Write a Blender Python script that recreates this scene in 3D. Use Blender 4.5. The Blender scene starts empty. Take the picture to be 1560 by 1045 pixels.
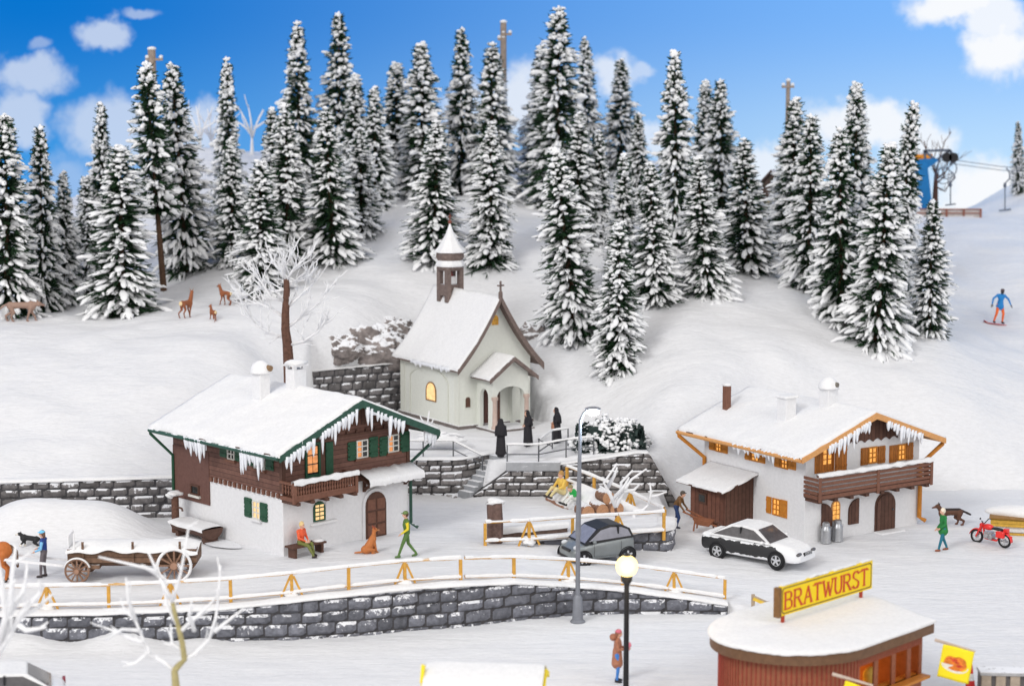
import bpy, bmesh, math, random
import numpy as np
from mathutils import Vector, Matrix, noise as mnoise

# ------------------------------------------------------------------ scene, camera
scn = bpy.context.scene
COL = scn.collection
F, CH = 2911.0, 18.0                       # focal length in photo pixels, camera height
PITCH = math.atan(382.5 / F)
CP, SP = math.cos(PITCH), math.sin(PITCH)
R = math.radians
V = Vector

cam_d = bpy.data.cameras.new('camera')
cam = bpy.data.objects.new('camera', cam_d)
COL.objects.link(cam)
cam.location = (0, 0, CH)
cam.rotation_euler = (math.pi / 2 - PITCH, 0, 0)
cam_d.sensor_width = 36
cam_d.lens = F / 1560 * 36
cam_d.clip_end = 600
cam_d.dof.use_dof = True
cam_d.dof.focus_distance = 73
cam_d.dof.aperture_fstop = 0.29
scn.camera = cam

def ray(px, py):
    a, b = (px - 780) / F, (522.5 - py) / F
    return np.array([a, CP + b * SP, -SP + b * CP])

def wz(px, py, z):
    r = ray(px, py); t = (z - CH) / r[2]
    return V((r[0] * t, r[1] * t, z))

def wy(px, py, y):
    r = ray(px, py); t = y / r[1]
    return V((r[0] * t, y, CH + r[2] * t))

# ------------------------------------------------------------------ mesh helpers
class MB:
    """collects vertices and faces of one mesh; m is the material slot of what is added next"""
    def __init__(s):
        s.v, s.f, s.mi, s.m = [], [], [], 0
    def add(s, vs, fs):
        o = len(s.v)
        s.v.extend([tuple(p) for p in vs])
        for f in fs:
            s.f.append([i + o for i in f]); s.mi.append(s.m)
        return s
    def box(s, c, d, rot=None):
        hx, hy, hz = d[0] / 2, d[1] / 2, d[2] / 2
        pts = [V((x, y, z)) for z in (-hz, hz) for y in (-hy, hy) for x in (-hx, hx)]
        if rot is not None: pts = [rot @ p for p in pts]
        c = V(c)
        return s.add([p + c for p in pts], [(0, 2, 3, 1), (4, 5, 7, 6), (0, 1, 5, 4), (2, 6, 7, 3), (0, 4, 6, 2), (1, 3, 7, 5)])
    def box2(s, a, b):
        return s.box([(a[i] + b[i]) / 2 for i in range(3)], [abs(b[i] - a[i]) for i in range(3)])
    def bar(s, a, b, w, h=None, up=(0, 0, 1)):
        a, b = V(a), V(b); d = b - a; L = d.length
        if L < 1e-6: return s
        z = d.normalized(); u = V(up)
        if abs(z.dot(u)) > .98: u = V((1, 0, 0))
        x = u.cross(z).normalized(); y = z.cross(x)
        M = Matrix((x, y, z)).transposed()
        return s.box((a + b) / 2, (w, h or w, L), M)
    def tube(s, pts, rad, n=8, cap=True):
        pts = [V(p) for p in pts]
        if not hasattr(rad, '__len__'): rad = [rad] * len(pts)
        vs, fs = [], []
        prev = None
        for i, p in enumerate(pts):
            t = (pts[min(i + 1, len(pts) - 1)] - pts[max(i - 1, 0)])
            t = t.normalized() if t.length > 1e-9 else V((0, 0, 1))
            if prev is None:
                u = V((0, 0, 1)) if abs(t.z) < .9 else V((1, 0, 0))
                x = u.cross(t).normalized()
            else:
                x = (prev - t * prev.dot(t))
                x = x.normalized() if x.length > 1e-6 else V((1, 0, 0))
            prev = x; y = t.cross(x)
            for k in range(n):
                a = 2 * math.pi * k / n
                vs.append(p + (x * math.cos(a) + y * math.sin(a)) * rad[i])
        for i in range(len(pts) - 1):
            for k in range(n):
                k2 = (k + 1) % n
                fs.append((i * n + k, i * n + k2, (i + 1) * n + k2, (i + 1) * n + k))
        if cap:
            fs.append(tuple(reversed(range(n)))); fs.append(tuple(range((len(pts) - 1) * n, len(pts) * n)))
        return s.add(vs, fs)
    def cyl(s, a, b, r, n=16): return s.tube([a, b], r, n)
    def lathe(s, c, prof, n=20, axis='z'):
        c = V(c); vs, fs = [], []
        for r, h in prof:
            for k in range(n):
                a = 2 * math.pi * k / n
                p = V((r * math.cos(a), r * math.sin(a), h))
                if axis == 'y': p = V((p.x, p.z, p.y))
                if axis == 'x': p = V((p.z, p.x, p.y))
                vs.append(c + p)
        m = len(prof)
        for i in range(m - 1):
            for k in range(n):
                k2 = (k + 1) % n
                fs.append((i * n + k, i * n + k2, (i + 1) * n + k2, (i + 1) * n + k))
        fs.append(tuple(reversed(range(n)))); fs.append(tuple(range((m - 1) * n, m * n)))
        return s.add(vs, fs)
    def ell(s, c, r, n=12, m=8, rot=None, nz=0, seed=0):
        c = V(c); vs, fs = [], []
        rr = (r, r, r) if not hasattr(r, '__len__') else r
        for i in range(m + 1):
            th = math.pi * i / m
            for k in range(n):
                a = 2 * math.pi * k / n
                d = V((math.sin(th) * math.cos(a), math.sin(th) * math.sin(a), math.cos(th)))
                q = 1 + (nz * mnoise.noise(d * 1.7 + V((seed * 7.1, seed * 3.3, seed))) if nz else 0)
                p = V((d.x * rr[0], d.y * rr[1], d.z * rr[2])) * q
                if rot is not None: p = rot @ p
                vs.append(c + p)
        for i in range(m):
            for k in range(n):
                k2 = (k + 1) % n
                fs.append((i * n + k, (i + 1) * n + k, (i + 1) * n + k2, i * n + k2))
        return s.add(vs, fs)
    def prism(s, poly, off):
        """polygon (list of 3-D points) swept by the vector off"""
        poly = [V(p) for p in poly]; off = V(off); n = len(poly)
        vs = poly + [p + off for p in poly]
        fs = [tuple(range(n)), tuple(reversed(range(n, 2 * n)))]
        for i in range(n):
            j = (i + 1) % n
            fs.append((i, i + n, j + n, j))
        return s.add(vs, fs)
    def sheet(s, rows):
        n = len(rows[0]); vs = [p for r in rows for p in r]; fs = []
        for i in range(len(rows) - 1):
            for k in range(n - 1):
                fs.append((i * n + k, i * n + k + 1, (i + 1) * n + k + 1, (i + 1) * n + k))
        return s.add(vs, fs)
    def torus(s, c, Rr, r, axis='y', n=28, m=8):
        pts = []
        c = V(c); vs, fs = [], []
        for i in range(n):
            a = 2 * math.pi * i / n
            for k in range(m):
                b = 2 * math.pi * k / m
                q = Rr + r * math.cos(b); h = r * math.sin(b)
                p = V((q * math.cos(a), h, q * math.sin(a))) if axis == 'y' else (V((h, q * math.cos(a), q * math.sin(a))) if axis == 'x' else V((q * math.cos(a), q * math.sin(a), h)))
                vs.append(c + p)
        for i in range(n):
            for k in range(m):
                i2, k2 = (i + 1) % n, (k + 1) % m
                fs.append((i * m + k, i2 * m + k, i2 * m + k2, i * m + k2))
        return s.add(vs, fs)

def mk_mesh(name, mb, mats, smooth=False, fixn=True):
    me = bpy.data.meshes.new(name)
    me.from_pydata(mb.v, [], mb.f)
    for m in (mats if isinstance(mats, (list, tuple)) else [mats]): me.materials.append(m)
    me.polygons.foreach_set('material_index', mb.mi)
    if fixn:
        bm = bmesh.new(); bm.from_mesh(me)
        bmesh.ops.recalc_face_normals(bm, faces=bm.faces)
        bm.to_mesh(me); bm.free()
    if smooth:
        me.polygons.foreach_set('use_smooth', [True] * len(me.polygons))
        if smooth != 'all': 
            try: me.set_sharp_from_angle(angle=R(38))
            except Exception: pass
    me.update()
    return me

def link(name, me, parent=None):
    o = bpy.data.objects.new(name, me); COL.objects.link(o)
    if parent is not None: o.parent = parent
    return o

def obj(name, mb, mats, parent=None, smooth=False, bevel=0, fixn=True, label=None):
    o = link(name, mk_mesh(name, mb, mats, smooth, fixn), parent)
    if bevel:
        b = o.modifiers.new('bevel', 'BEVEL'); b.width = bevel; b.segments = 2; b.limit_method = 'ANGLE'; b.angle_limit = R(40)
    if label: o['label'] = label
    return o

def tag(o, label, cat, group=None):
    o['label'] = label; o['category'] = cat
    if group: o['group'] = group
    return o

def thing(name, label, cat, loc=(0, 0, 0), rotz=0, group=None):
    o = bpy.data.objects.new(name, None); COL.objects.link(o)
    o.empty_display_size = .2
    o.location = loc; o.rotation_euler = (0, 0, rotz)
    return tag(o, label, cat, group)

def struct(name, mb, mats, **k):
    o = obj(name, mb, mats, **k); o['kind'] = 'structure'; return o

def dup(root, loc, rotz, label, scale=None):
    r = root.copy(); COL.objects.link(r); r.location = loc; r.rotation_euler = (0, 0, rotz) if not hasattr(rotz, '__len__') else rotz
    r['label'] = label
    if scale is not None: r.scale = scale
    for ch in list(root.children):
        c = ch.copy(); COL.objects.link(c); c.parent = r
        for g in ch.children:
            d = g.copy(); COL.objects.link(d); d.parent = c
    return r

# ------------------------------------------------------------------ materials
def _nt(name):
    m = bpy.data.materials.new(name); m.use_nodes = True
    nt = m.node_tree
    return m, nt, nt.nodes, nt.links, nt.nodes['Principled BSDF']

def mat(name, col, rough=.6, var=.18, scale=6, bump=.15, dust=0, metal=0, planks=None, spec=.3, dscale=2.5, coat=0, island=0, dcol=(.86, .87, .9), trans=0, coord='Object', patch=0, dn=.45):
    m, nt, N, L, B = _nt(name)
    B.inputs['Roughness'].default_value = rough
    B.inputs['Metallic'].default_value = metal
    B.inputs['Specular IOR Level'].default_value = spec
    if coat: B.inputs['Coat Weight'].default_value = coat; B.inputs['Coat Roughness'].default_value = .08
    if trans: B.inputs['Transmission Weight'].default_value = trans
    tc = N.new('ShaderNodeTexCoord')
    nz = N.new('ShaderNodeTexNoise'); nz.inputs['Scale'].default_value = scale; nz.inputs['Detail'].default_value = 6; nz.inputs['Roughness'].default_value = .65
    L.new(tc.outputs[coord], nz.inputs['Vector'])
    mr = N.new('ShaderNodeMapRange'); mr.inputs['From Min'].default_value = .3; mr.inputs['From Max'].default_value = .7
    mr.inputs['To Min'].default_value = 1 - var; mr.inputs['To Max'].default_value = 1 + var
    L.new(nz.outputs['Fac'], mr.inputs['Value'])
    val = mr.outputs['Result']
    if island:
        g0 = N.new('ShaderNodeNewGeometry')
        mi = N.new('ShaderNodeMapRange'); mi.inputs['To Min'].default_value = 1 - island; mi.inputs['To Max'].default_value = 1 + island
        L.new(g0.outputs['Random Per Island'], mi.inputs['Value'])
        mm = N.new('ShaderNodeMath'); mm.operation = 'MULTIPLY'; L.new(val, mm.inputs[0]); L.new(mi.outputs['Result'], mm.inputs[1]); val = mm.outputs[0]
    bump_src = nz.outputs['Fac']
    if planks:
        sx = N.new('ShaderNodeSeparateXYZ'); L.new(tc.outputs['Object'], sx.inputs[0])
        d = N.new('ShaderNodeMath'); d.operation = 'DIVIDE'; L.new(sx.outputs[planks[0]], d.inputs[0]); d.inputs[1].default_value = planks[1]
        fr = N.new('ShaderNodeMath'); fr.operation = 'FRACT'; L.new(d.outputs[0], fr.inputs[0])
        pp = N.new('ShaderNodeMath'); pp.operation = 'PINGPONG'; L.new(fr.outputs[0], pp.inputs[0]); pp.inputs[1].default_value = .5
        gm = N.new('ShaderNodeMapRange'); gm.inputs['From Min'].default_value = .02; gm.inputs['From Max'].default_value = .1
        gm.inputs['To Min'].default_value = .35; L.new(pp.outputs[0], gm.inputs['Value'])
        fl = N.new('ShaderNodeMath'); fl.operation = 'FLOOR'; L.new(d.outputs[0], fl.inputs[0])
        wn = N.new('ShaderNodeTexWhiteNoise'); wn.noise_dimensions = '1D'; L.new(fl.outputs[0], wn.inputs['W'])
        wm = N.new('ShaderNodeMapRange'); wm.inputs['To Min'].default_value = .82; wm.inputs['To Max'].default_value = 1.15; L.new(wn.outputs['Value'], wm.inputs['Value'])
        m1 = N.new('ShaderNodeMath'); m1.operation = 'MULTIPLY'; L.new(gm.outputs[0], m1.inputs[0]); L.new(wm.outputs[0], m1.inputs[1])
        m2 = N.new('ShaderNodeMath'); m2.operation = 'MULTIPLY'; L.new(m1.outputs[0], m2.inputs[0]); L.new(val, m2.inputs[1]); val = m2.outputs[0]
    mx = N.new('ShaderNodeVectorMath'); mx.operation = 'SCALE'; mx.inputs[0].default_value = col[:3]
    L.new(val, mx.inputs['Scale'])
    out = mx.outputs[0]
    if dust:
        g = N.new('ShaderNodeNewGeometry'); s2 = N.new('ShaderNodeSeparateXYZ'); L.new(g.outputs['Normal'], s2.inputs[0])
        n2 = N.new('ShaderNodeTexNoise'); n2.inputs['Scale'].default_value = dscale; n2.inputs['Detail'].default_value = 8; n2.inputs['Roughness'].default_value = .7
        L.new(tc.outputs[coord], n2.inputs['Vector'])
        a = N.new('ShaderNodeMath'); a.operation = 'MULTIPLY_ADD'; L.new(s2.outputs['Z'], a.inputs[0]); a.inputs[1].default_value = dn; L.new(n2.outputs['Fac'], a.inputs[2])
        if patch:
            n3 = N.new('ShaderNodeTexNoise'); n3.inputs['Scale'].default_value = .55; n3.inputs['Detail'].default_value = 3; L.new(tc.outputs[coord], n3.inputs['Vector'])
            g3 = N.new('ShaderNodeNewGeometry'); ad = N.new('ShaderNodeMath'); ad.operation = 'MULTIPLY_ADD'; L.new(g3.outputs['Random Per Island'], ad.inputs[0]); ad.inputs[1].default_value = .5; L.new(n3.outputs['Fac'], ad.inputs[2])
            s3 = N.new('ShaderNodeMath'); s3.operation = 'SUBTRACT'; L.new(ad.outputs[0], s3.inputs[0]); s3.inputs[1].default_value = .75
            a2 = N.new('ShaderNodeMath'); a2.operation = 'MULTIPLY_ADD'; L.new(s3.outputs[0], a2.inputs[0]); a2.inputs[1].default_value = patch; L.new(a.outputs[0], a2.inputs[2]); a = a2
        r2 = N.new('ShaderNodeMapRange'); r2.interpolation_type = 'SMOOTHSTEP'
        r2.inputs['From Min'].default_value = .92 - dust * .55; r2.inputs['From Max'].default_value = 1.0 - dust * .55
        L.new(a.outputs[0], r2.inputs['Value'])
        mc = N.new('ShaderNodeMix'); mc.data_type = 'RGBA'
        L.new(r2.outputs['Result'], mc.inputs['Factor']); L.new(out, mc.inputs['A']); mc.inputs['B'].default_value = (*dcol, 1)
        out = mc.outputs['Result']
    L.new(out, B.inputs['Base Color'])
    if bump:
        bp = N.new('ShaderNodeBump'); bp.inputs['Strength'].default_value = bump; bp.inputs['Distance'].default_value = .05
        L.new(bump_src, bp.inputs['Height']); L.new(bp.outputs[0], B.inputs['Normal'])
    return m

def glow(name, col, st, var=.3, scale=3):
    m, nt, N, L, B = _nt(name)
    B.inputs['Base Color'].default_value = (col[0] * .4, col[1] * .4, col[2] * .4, 1)
    tc = N.new('ShaderNodeTexCoord'); nz = N.new('ShaderNodeTexNoise'); nz.inputs['Scale'].default_value = scale
    L.new(tc.outputs['Object'], nz.inputs['Vector'])
    mr = N.new('ShaderNodeMapRange'); mr.inputs['From Min'].default_value = .3; mr.inputs['From Max'].default_value = .7
    mr.inputs['To Min'].default_value = st * (1 - var); mr.inputs['To Max'].default_value = st * (1 + var)
    L.new(nz.outputs['Fac'], mr.inputs['Value'])
    B.inputs['Emission Color'].default_value = (*col, 1)
    L.new(mr.outputs[0], B.inputs['Emission Strength'])
    return m

def snow_mat(name, col=(.86, .86, .865), bump=.35, s1=.7, s2=7, streak=False):
    """painted snow: soft waves, fine grain, faint brushing"""
    m, nt, N, L, B = _nt(name)
    B.inputs['Roughness'].default_value = .75; B.inputs['Specular IOR Level'].default_value = .25
    tc = N.new('ShaderNodeTexCoord')
    mp = N.new('ShaderNodeMapping'); L.new(tc.outputs['Object'], mp.inputs['Vector'])
    if streak: mp.inputs['Scale'].default_value = (.5, 1.6, 1.0); mp.inputs['Rotation'].default_value = (0, 0, R(-14))
    a = N.new('ShaderNodeTexNoise'); a.inputs['Scale'].default_value = s1; a.inputs['Detail'].default_value = 7; a.inputs['Roughness'].default_value = .6
    b = N.new('ShaderNodeTexNoise'); b.inputs['Scale'].default_value = s2; b.inputs['Detail'].default_value = 8; b.inputs['Roughness'].default_value = .75
    L.new(mp.outputs[0], a.inputs['Vector']); L.new(mp.outputs[0], b.inputs['Vector'])
    h = N.new('ShaderNodeMath'); h.operation = 'MULTIPLY_ADD'; L.new(b.outputs['Fac'], h.inputs[0]); h.inputs[1].default_value = .22; L.new(a.outputs['Fac'], h.inputs[2])
    if streak:
        m2 = N.new('ShaderNodeMapping'); m2.inputs['Scale'].default_value = (.22, 3.2, .6); m2.inputs['Rotation'].default_value = (0, 0, R(9)); L.new(tc.outputs['Object'], m2.inputs['Vector'])
        c = N.new('ShaderNodeTexNoise'); c.inputs['Scale'].default_value = 1.1; c.inputs['Detail'].default_value = 5; c.inputs['Roughness'].default_value = .7; L.new(m2.outputs[0], c.inputs['Vector'])
        h2 = N.new('ShaderNodeMath'); h2.operation = 'MULTIPLY_ADD'; L.new(c.outputs['Fac'], h2.inputs[0]); h2.inputs[1].default_value = .22; L.new(h.outputs[0], h2.inputs[2]); h = h2
    bp = N.new('ShaderNodeBump'); bp.inputs['Strength'].default_value = bump; bp.inputs['Distance'].default_value = .22
    L.new(h.outputs[0], bp.inputs['Height']); L.new(bp.outputs[0], B.inputs['Normal'])
    mr = N.new('ShaderNodeMapRange'); mr.inputs['From Min'].default_value = .35; mr.inputs['From Max'].default_value = .65
    mr.inputs['To Min'].default_value = .93; mr.inputs['To Max'].default_value = 1.04
    L.new(b.outputs['Fac'], mr.inputs['Value'])
    mx = N.new('ShaderNodeVectorMath'); mx.operation = 'SCALE'; mx.inputs[0].default_value = col; L.new(mr.outputs[0], mx.inputs['Scale'])
    L.new(mx.outputs[0], B.inputs['Base Color'])
    return m

M = {}
M['ground'] = snow_mat('snow ground', (.825, .83, .85), bump=.75, streak=True)
M['snow'] = snow_mat('snow', bump=.3, s1=1.5, s2=9)
M['treesnow'] = mat('branch snow', (.92, .925, .935), .8, .03, 6, .1)
M['needle'] = mat('fir needles', (.016, .048, .018), .7, .5, 3, 0)
M['bark'] = mat('bark', (.09, .05, .03), .9, .35, 9, .6)
M['stone_front'] = mat('grey blue stone', (.15, .155, .18), .75, .4, 5, .8, dust=.44, dscale=8.0, island=.3, patch=.35, dn=.3)
M['stone_dark'] = mat('dark stone', (.16, .15, .15), .85, .4, 5, .8, dust=.46, dscale=3.4, island=.35, patch=.4)
M['stone_terr'] = mat('terrace stone', (.21, .195, .19), .85, .4, 5, .8, dust=.5, dscale=3.2, island=.35, patch=.6)
M['mortar'] = mat('dark joints', (.06, .058, .062), .9, .3, 5, .4)
M['mortar_l'] = mat('brown grey joints', (.05, .046, .046), .9, .3, 5, .4)
M['rock'] = mat('bare rock', (.24, .21, .20), .9, .6, 2.0, 1.0, dust=.36, dscale=.8)
M['concrete'] = mat('concrete', (.36, .37, .39), .85, .12, 4, .2, dust=.35)
M['metal_rail'] = mat('grey railing', (.10, .105, .115), .5, .1, 4, 0)
M['timber'] = mat('yellow timber', (.62, .33, .06), .6, .2, 7, .1, dust=.12)
M['ice'] = mat('icicles', (.84, .86, .90), .3, .05, 6, .2, spec=.5)
WORLD, KEY, FILL = .76, 166000, 70000
# ------------------------------------------------------------------ terrain
def tps(pts, lam=.02):
    P = np.array([[p[0], p[1]] for p in pts]); z = np.array([p[2] for p in pts]); n = len(P)
    def U(r2): return np.where(r2 > 1e-9, r2 * np.log(np.maximum(r2, 1e-9)) * .5, 0)
    d2 = ((P[:, None] - P[None]) ** 2).sum(-1)
    A = np.zeros((n + 3, n + 3)); A[:n, :n] = U(d2) + lam * np.eye(n) * 50
    A[:n, n] = 1; A[:n, n + 1:] = P; A[n, :n] = 1; A[n + 1:, :n] = P.T
    w = np.linalg.solve(A, np.concatenate([z, [0, 0, 0]]))
    def f(x, y):
        x = np.asarray(x, float); y = np.asarray(y, float)
        o = w[n] + w[n + 1] * x + w[n + 2] * y
        for i in range(n):
            o = o + w[i] * U((x - P[i, 0]) ** 2 + (y - P[i, 1]) ** 2)
        return o
    return f

def inpoly(poly, x, y):
    c = np.zeros(np.shape(x), bool); n = len(poly)
    for i in range(n):
        (x1, y1), (x2, y2) = poly[i], poly[(i + 1) % n]
        if y1 == y2: continue
        t = ((y1 > y) != (y2 > y)) & (x < (x2 - x1) * (y - y1) / (y2 - y1) + x1)
        c ^= t
    return c

def sstep(a, b, x):
    t = np.clip((np.asarray(x, float) - a) / (b - a), 0, 1); return t * t * (3 - 2 * t)

FRONT = [wz(a, b, 0) for a, b in ((-260, 982), (-60, 979), (25, 976), (150, 976), (350, 972), (450, 970), (550, 964), (620, 957), (700, 951), (780, 942), (860, 934), (950, 931), (1050, 931), (1108, 932))]
FX, FY = [p.x for p in FRONT], [p.y for p in FRONT]
XEND = FX[-1]
ZB = [(a, b, c) for a, b, c in (tuple(wz(*q)) for q in (
    (-260, 945, .9), (-60, 940, .92), (150, 936, .97), (350, 925, 1.1), (450, 912, 1.3), (550, 903, 1.42), (700, 888, 1.43), (780, 882, 1.3), (860, 885, 1.03), (950, 895, .8),
    (1050, 908, .5), (1105, 915, .33), (0, 890, 1.1), (120, 885, 1.15), (265, 880, 1.2), (432, 847, 1.4), (620, 850, 1.42), (560, 845, 1.42), (700, 800, 1.4), (640, 757, 1.35),
    (720, 757, 1.35), (270, 790, 1.4), (0, 775, 1.3), (-200, 780, 1.3), (200, 775, 1.35), (1000, 770, 1.1), (830, 765, 1.35), (800, 850, 1.3), (920, 866, .95), (1030, 852, .65), (1100, 850, .6), (1160, 855, .55),
    (1225, 829, .6), (1398, 806, .62), (1435, 840, .55), (1515, 830, .55), (1560, 750, .7), (1700, 760, .7), (1420, 770, .7), (1040, 775, .8), (1110, 945, 0), (1200, 960, 0),
    (1300, 930, .15), (1400, 900, .3), (1560, 900, .3), (1700, 900, .3), (1560, 980, 0), (1400, 1000, 0), (1250, 880, .4)))]
fB = tps(ZB, .05)
ZD = [tuple(wy(*q)) for q in (
    (-250, 745, 72.6), (0, 742, 73.2), (0, 600, 80), (0, 512, 86), (0, 488, 89.5), (-300, 600, 80), (-300, 490, 89.5), (130, 738, 73.8), (130, 600, 80), (130, 512, 86), (130, 488, 89.5), (0, 466, 96), (150, 460, 96), (-300, 460, 98),
    (250, 728, 74.6), (250, 600, 80), (250, 520, 85), (250, 487, 88.5), (285, 478, 90), (340, 462, 93), (250, 450, 95), (290, 420, 98), (100, 330, 112), (-200, 330, 115), (330, 240, 116), (300, 228, 119), (150, 300, 120), (-100, 310, 122),
    (450, 590, 80), (380, 540, 84), (440, 500, 87.5), (500, 560, 86.2), (545, 562, 88.3), (600, 560, 89.6), (540, 482, 90.2), (500, 470, 90.5), (600, 480, 92), (520, 420, 96), (560, 385, 99), (640, 350, 102), (450, 400, 98), (450, 330, 106), (500, 260, 116), (420, 240, 118),
    (690, 470, 93.5), (720, 420, 96), (800, 350, 102), (800, 500, 91.8), (760, 470, 93.6), (830, 540, 88.6), (870, 600, 86.4), (880, 640, 84.8), (850, 480, 92), (830, 400, 97), (800, 330, 106), (700, 300, 110), (600, 290, 114), (760, 300, 114), (600, 238, 122), (760, 235, 122), (900, 235, 122),
    (880, 527, 89.5), (943, 577, 86), (940, 640, 83), (1000, 640, 81), (985, 690, 79), (1010, 740, 78.2), (1040, 762, 78.2), (1000, 500, 89), (990, 465, 92), (1063, 450, 93), (1133, 420, 97), (1240, 447, 95), (1282, 500, 91.5), (1335, 530, 89.5), (1417, 515, 90.6), (1100, 520, 87.5), (1100, 600, 83), (1150, 480, 91), (1200, 560, 86),
    (1070, 400, 100), (1000, 350, 106), (950, 300, 114), (1050, 290, 116), (1150, 330, 112), (1000, 245, 122),
    (1440, 640, 84.6), (1440, 560, 88), (1560, 640, 86.2), (1560, 560, 91), (1520, 500, 97), (1480, 420, 104), (1480, 345, 113), (1440, 332, 117), (1560, 330, 117), (1300, 360, 112), (1200, 335, 115), (1560, 415, 104), (1700, 500, 97), (1700, 640, 86), (1700, 330, 117), (1560, 285, 122.5), (1640, 240, 126), (1480, 328, 122), (1380, 330, 122), (1560, 752, 82.4), (1700, 755, 82.6), (1420, 772, 82), (1480, 762, 82.2), (1200, 750, 82.0))]
ZD += [(8.5, 78.6, 1.0), (12, 81.2, .75), (5.6, 80.5, 3.2), (4.4, 82.9, 3.25), (1.2, 87.3, 4.0), (-2, 92, 5.6), (-9.4, 80, 3.2), (-9.4, 85, 4.6), (0, 130, 12.0), (-14, 132, 12), (-30, 128, 9.6), (-24, 124, 10.2), (-45, 130, 9), (12, 130, 9.6), (22, 128, 8.8), (28.5, 128, 9.4), (36, 130, 12), (44, 130, 12.4)]
fD = tps(ZD, .02)
HILL = [(-60, 72.5), (-26, 72.7), (-13, 74.1), (-11, 76.8), (-9.3, 79), (-9.3, 87.9), (-5.2, 89.8), (-2, 91.6), (.4, 89.5), (1.1, 87.0), (2.6, 84.9), (4.4, 82.7), (5.5, 80.3), (5.6, 78.05), (7.2, 78.05), (8.5, 78.5), (12, 81.1), (16, 82), (22, 82.3), (60, 82.5), (60, 140), (-60, 140)]
TERR = [(-9.3, 78.55), (-2.5, 78.55), (-1.5, 78.0), (5.65, 78.0), (5.6, 80.2), (4.5, 82.6), (2.7, 84.8), (1.2, 86.9), (.5, 89.4), (-2, 91.7), (-5.2, 89.9), (-9.3, 88)]
GARD = [(.55, 70.0), (3.0, 70.4), (5.9, 70.9), (6.0, 73.5), (6.3, 78.05), (-1.5, 78.05), (-.5, 74)]

def terrain(x, y):
    x = np.asarray(x, float); y = np.asarray(y, float)
    b = np.clip(fB(x, y), -.05, 1.6)
    # snow heap behind the wagon
    b = b + 1.25 * np.exp(-(((x + 16.9) / 2.9) ** 2) ** 2 - (((y - 71.2) / 1.5) ** 2) ** 1.2)
    b = b + .5 * np.exp(-(((x + 20.5) / 2.5) ** 2) - (((y - 71.0) / 1.3) ** 2))
    fy = np.interp(x, FX, FY)
    a = .42 * np.exp(-((y - fy + .1) / .75) ** 2) * sstep(-9, -12, x) * (.55 + .45 * np.sin(x * 1.9 + 1)) + 0 * x
    k = np.where(y > fy, 1.0, sstep(XEND - .05, XEND + 2.5, x)) * np.where(x > XEND, sstep(56, 62, y), 1)
    h = a * (1 - k) + b * k
    g = inpoly(GARD, x, y)
    h = np.where(g, np.maximum(1.38 + .16 * sstep(1, 5.5, x), 0), h)
    t = inpoly(TERR, x, y)
    h = np.where(t, 2.80 + .2 * sstep(79.5, 83, y) + .3 * sstep(0, 5, x), h)
    d = inpoly(HILL, x, y)
    h = np.where(d, np.maximum(fD(x, y), 0), h)
    # the cut of the stairs
    sx, sy = .73, .683
    u = (x + 2.02) * sx + (y - 78.0) * sy; w = -(x + 2.02) * sy + (y - 78.0) * sx
    cut = (u > -.4) & (u < 1.75) & (np.abs(w - .35) < .75)
    h = np.where(cut, np.minimum(h, 1.2 + np.clip(u, 0, 2.2) * .7), h)
    return h

def gz(x, y): return float(terrain(np.array([x]), np.array([y]))[0])

def G(px, py, y0=50, y1=130):
    """where the view through this spot of the photo meets the ground"""
    r = ray(px, py); ys = np.arange(y0, y1, .05); t = ys / r[1]
    hx = terrain(r[0] * t, ys); zz = CH + r[2] * t
    i = np.argmax(zz <= hx)
    if zz[i] > hx[i]: i = len(ys) - 1
    return V((float(r[0] * t[i]), float(ys[i]), float(hx[i])))

def build_ground():
    xs = np.concatenate([np.arange(-58, -34, .8), np.arange(-34, 34, .22), np.arange(34, 58.1, .8)])
    ys = np.concatenate([np.arange(20, 56, .6), np.arange(56, 96, .22), np.arange(96, 136, .45)])
    X, Y = np.meshgrid(xs, ys)
    Z = terrain(X, Y)
    D = inpoly(HILL, X, Y)
    nx, ny = len(xs), len(ys)
    nzv = np.zeros_like(Z)
    for j in range(ny):
        for i in range(nx):
            p = V((X[j, i], Y[j, i], 0))
            if D[j, i]:
                nzv[j, i] = .18 * mnoise.noise(p * .55) + .035 * mnoise.noise(V((p.x * 1.1, p.y * 2.4, 3))) + .022 * mnoise.noise(p * 3.8)
            else:
                nzv[j, i] = .025 * mnoise.noise(p * .9) + .018 * mnoise.noise(V((p.x * .8, p.y * 3.0, 1)))
    Z = Z + nzv
    verts = np.stack([X, Y, Z], -1).reshape(-1, 3)
    idx = np.arange(nx * ny).reshape(ny, nx)
    q = np.stack([idx[:-1, :-1], idx[:-1, 1:], idx[1:, 1:], idx[1:, :-1]], -1).reshape(-1, 4)
    me = bpy.data.meshes.new('snow_ground')
    me.from_pydata(verts.tolist(), [], q.tolist())
    me.materials.append(M['ground'])
    me.polygons.foreach_set('use_smooth', [True] * len(me.polygons))
    o = link('snow_ground', me); o['kind'] = 'structure'
build_ground()

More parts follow.
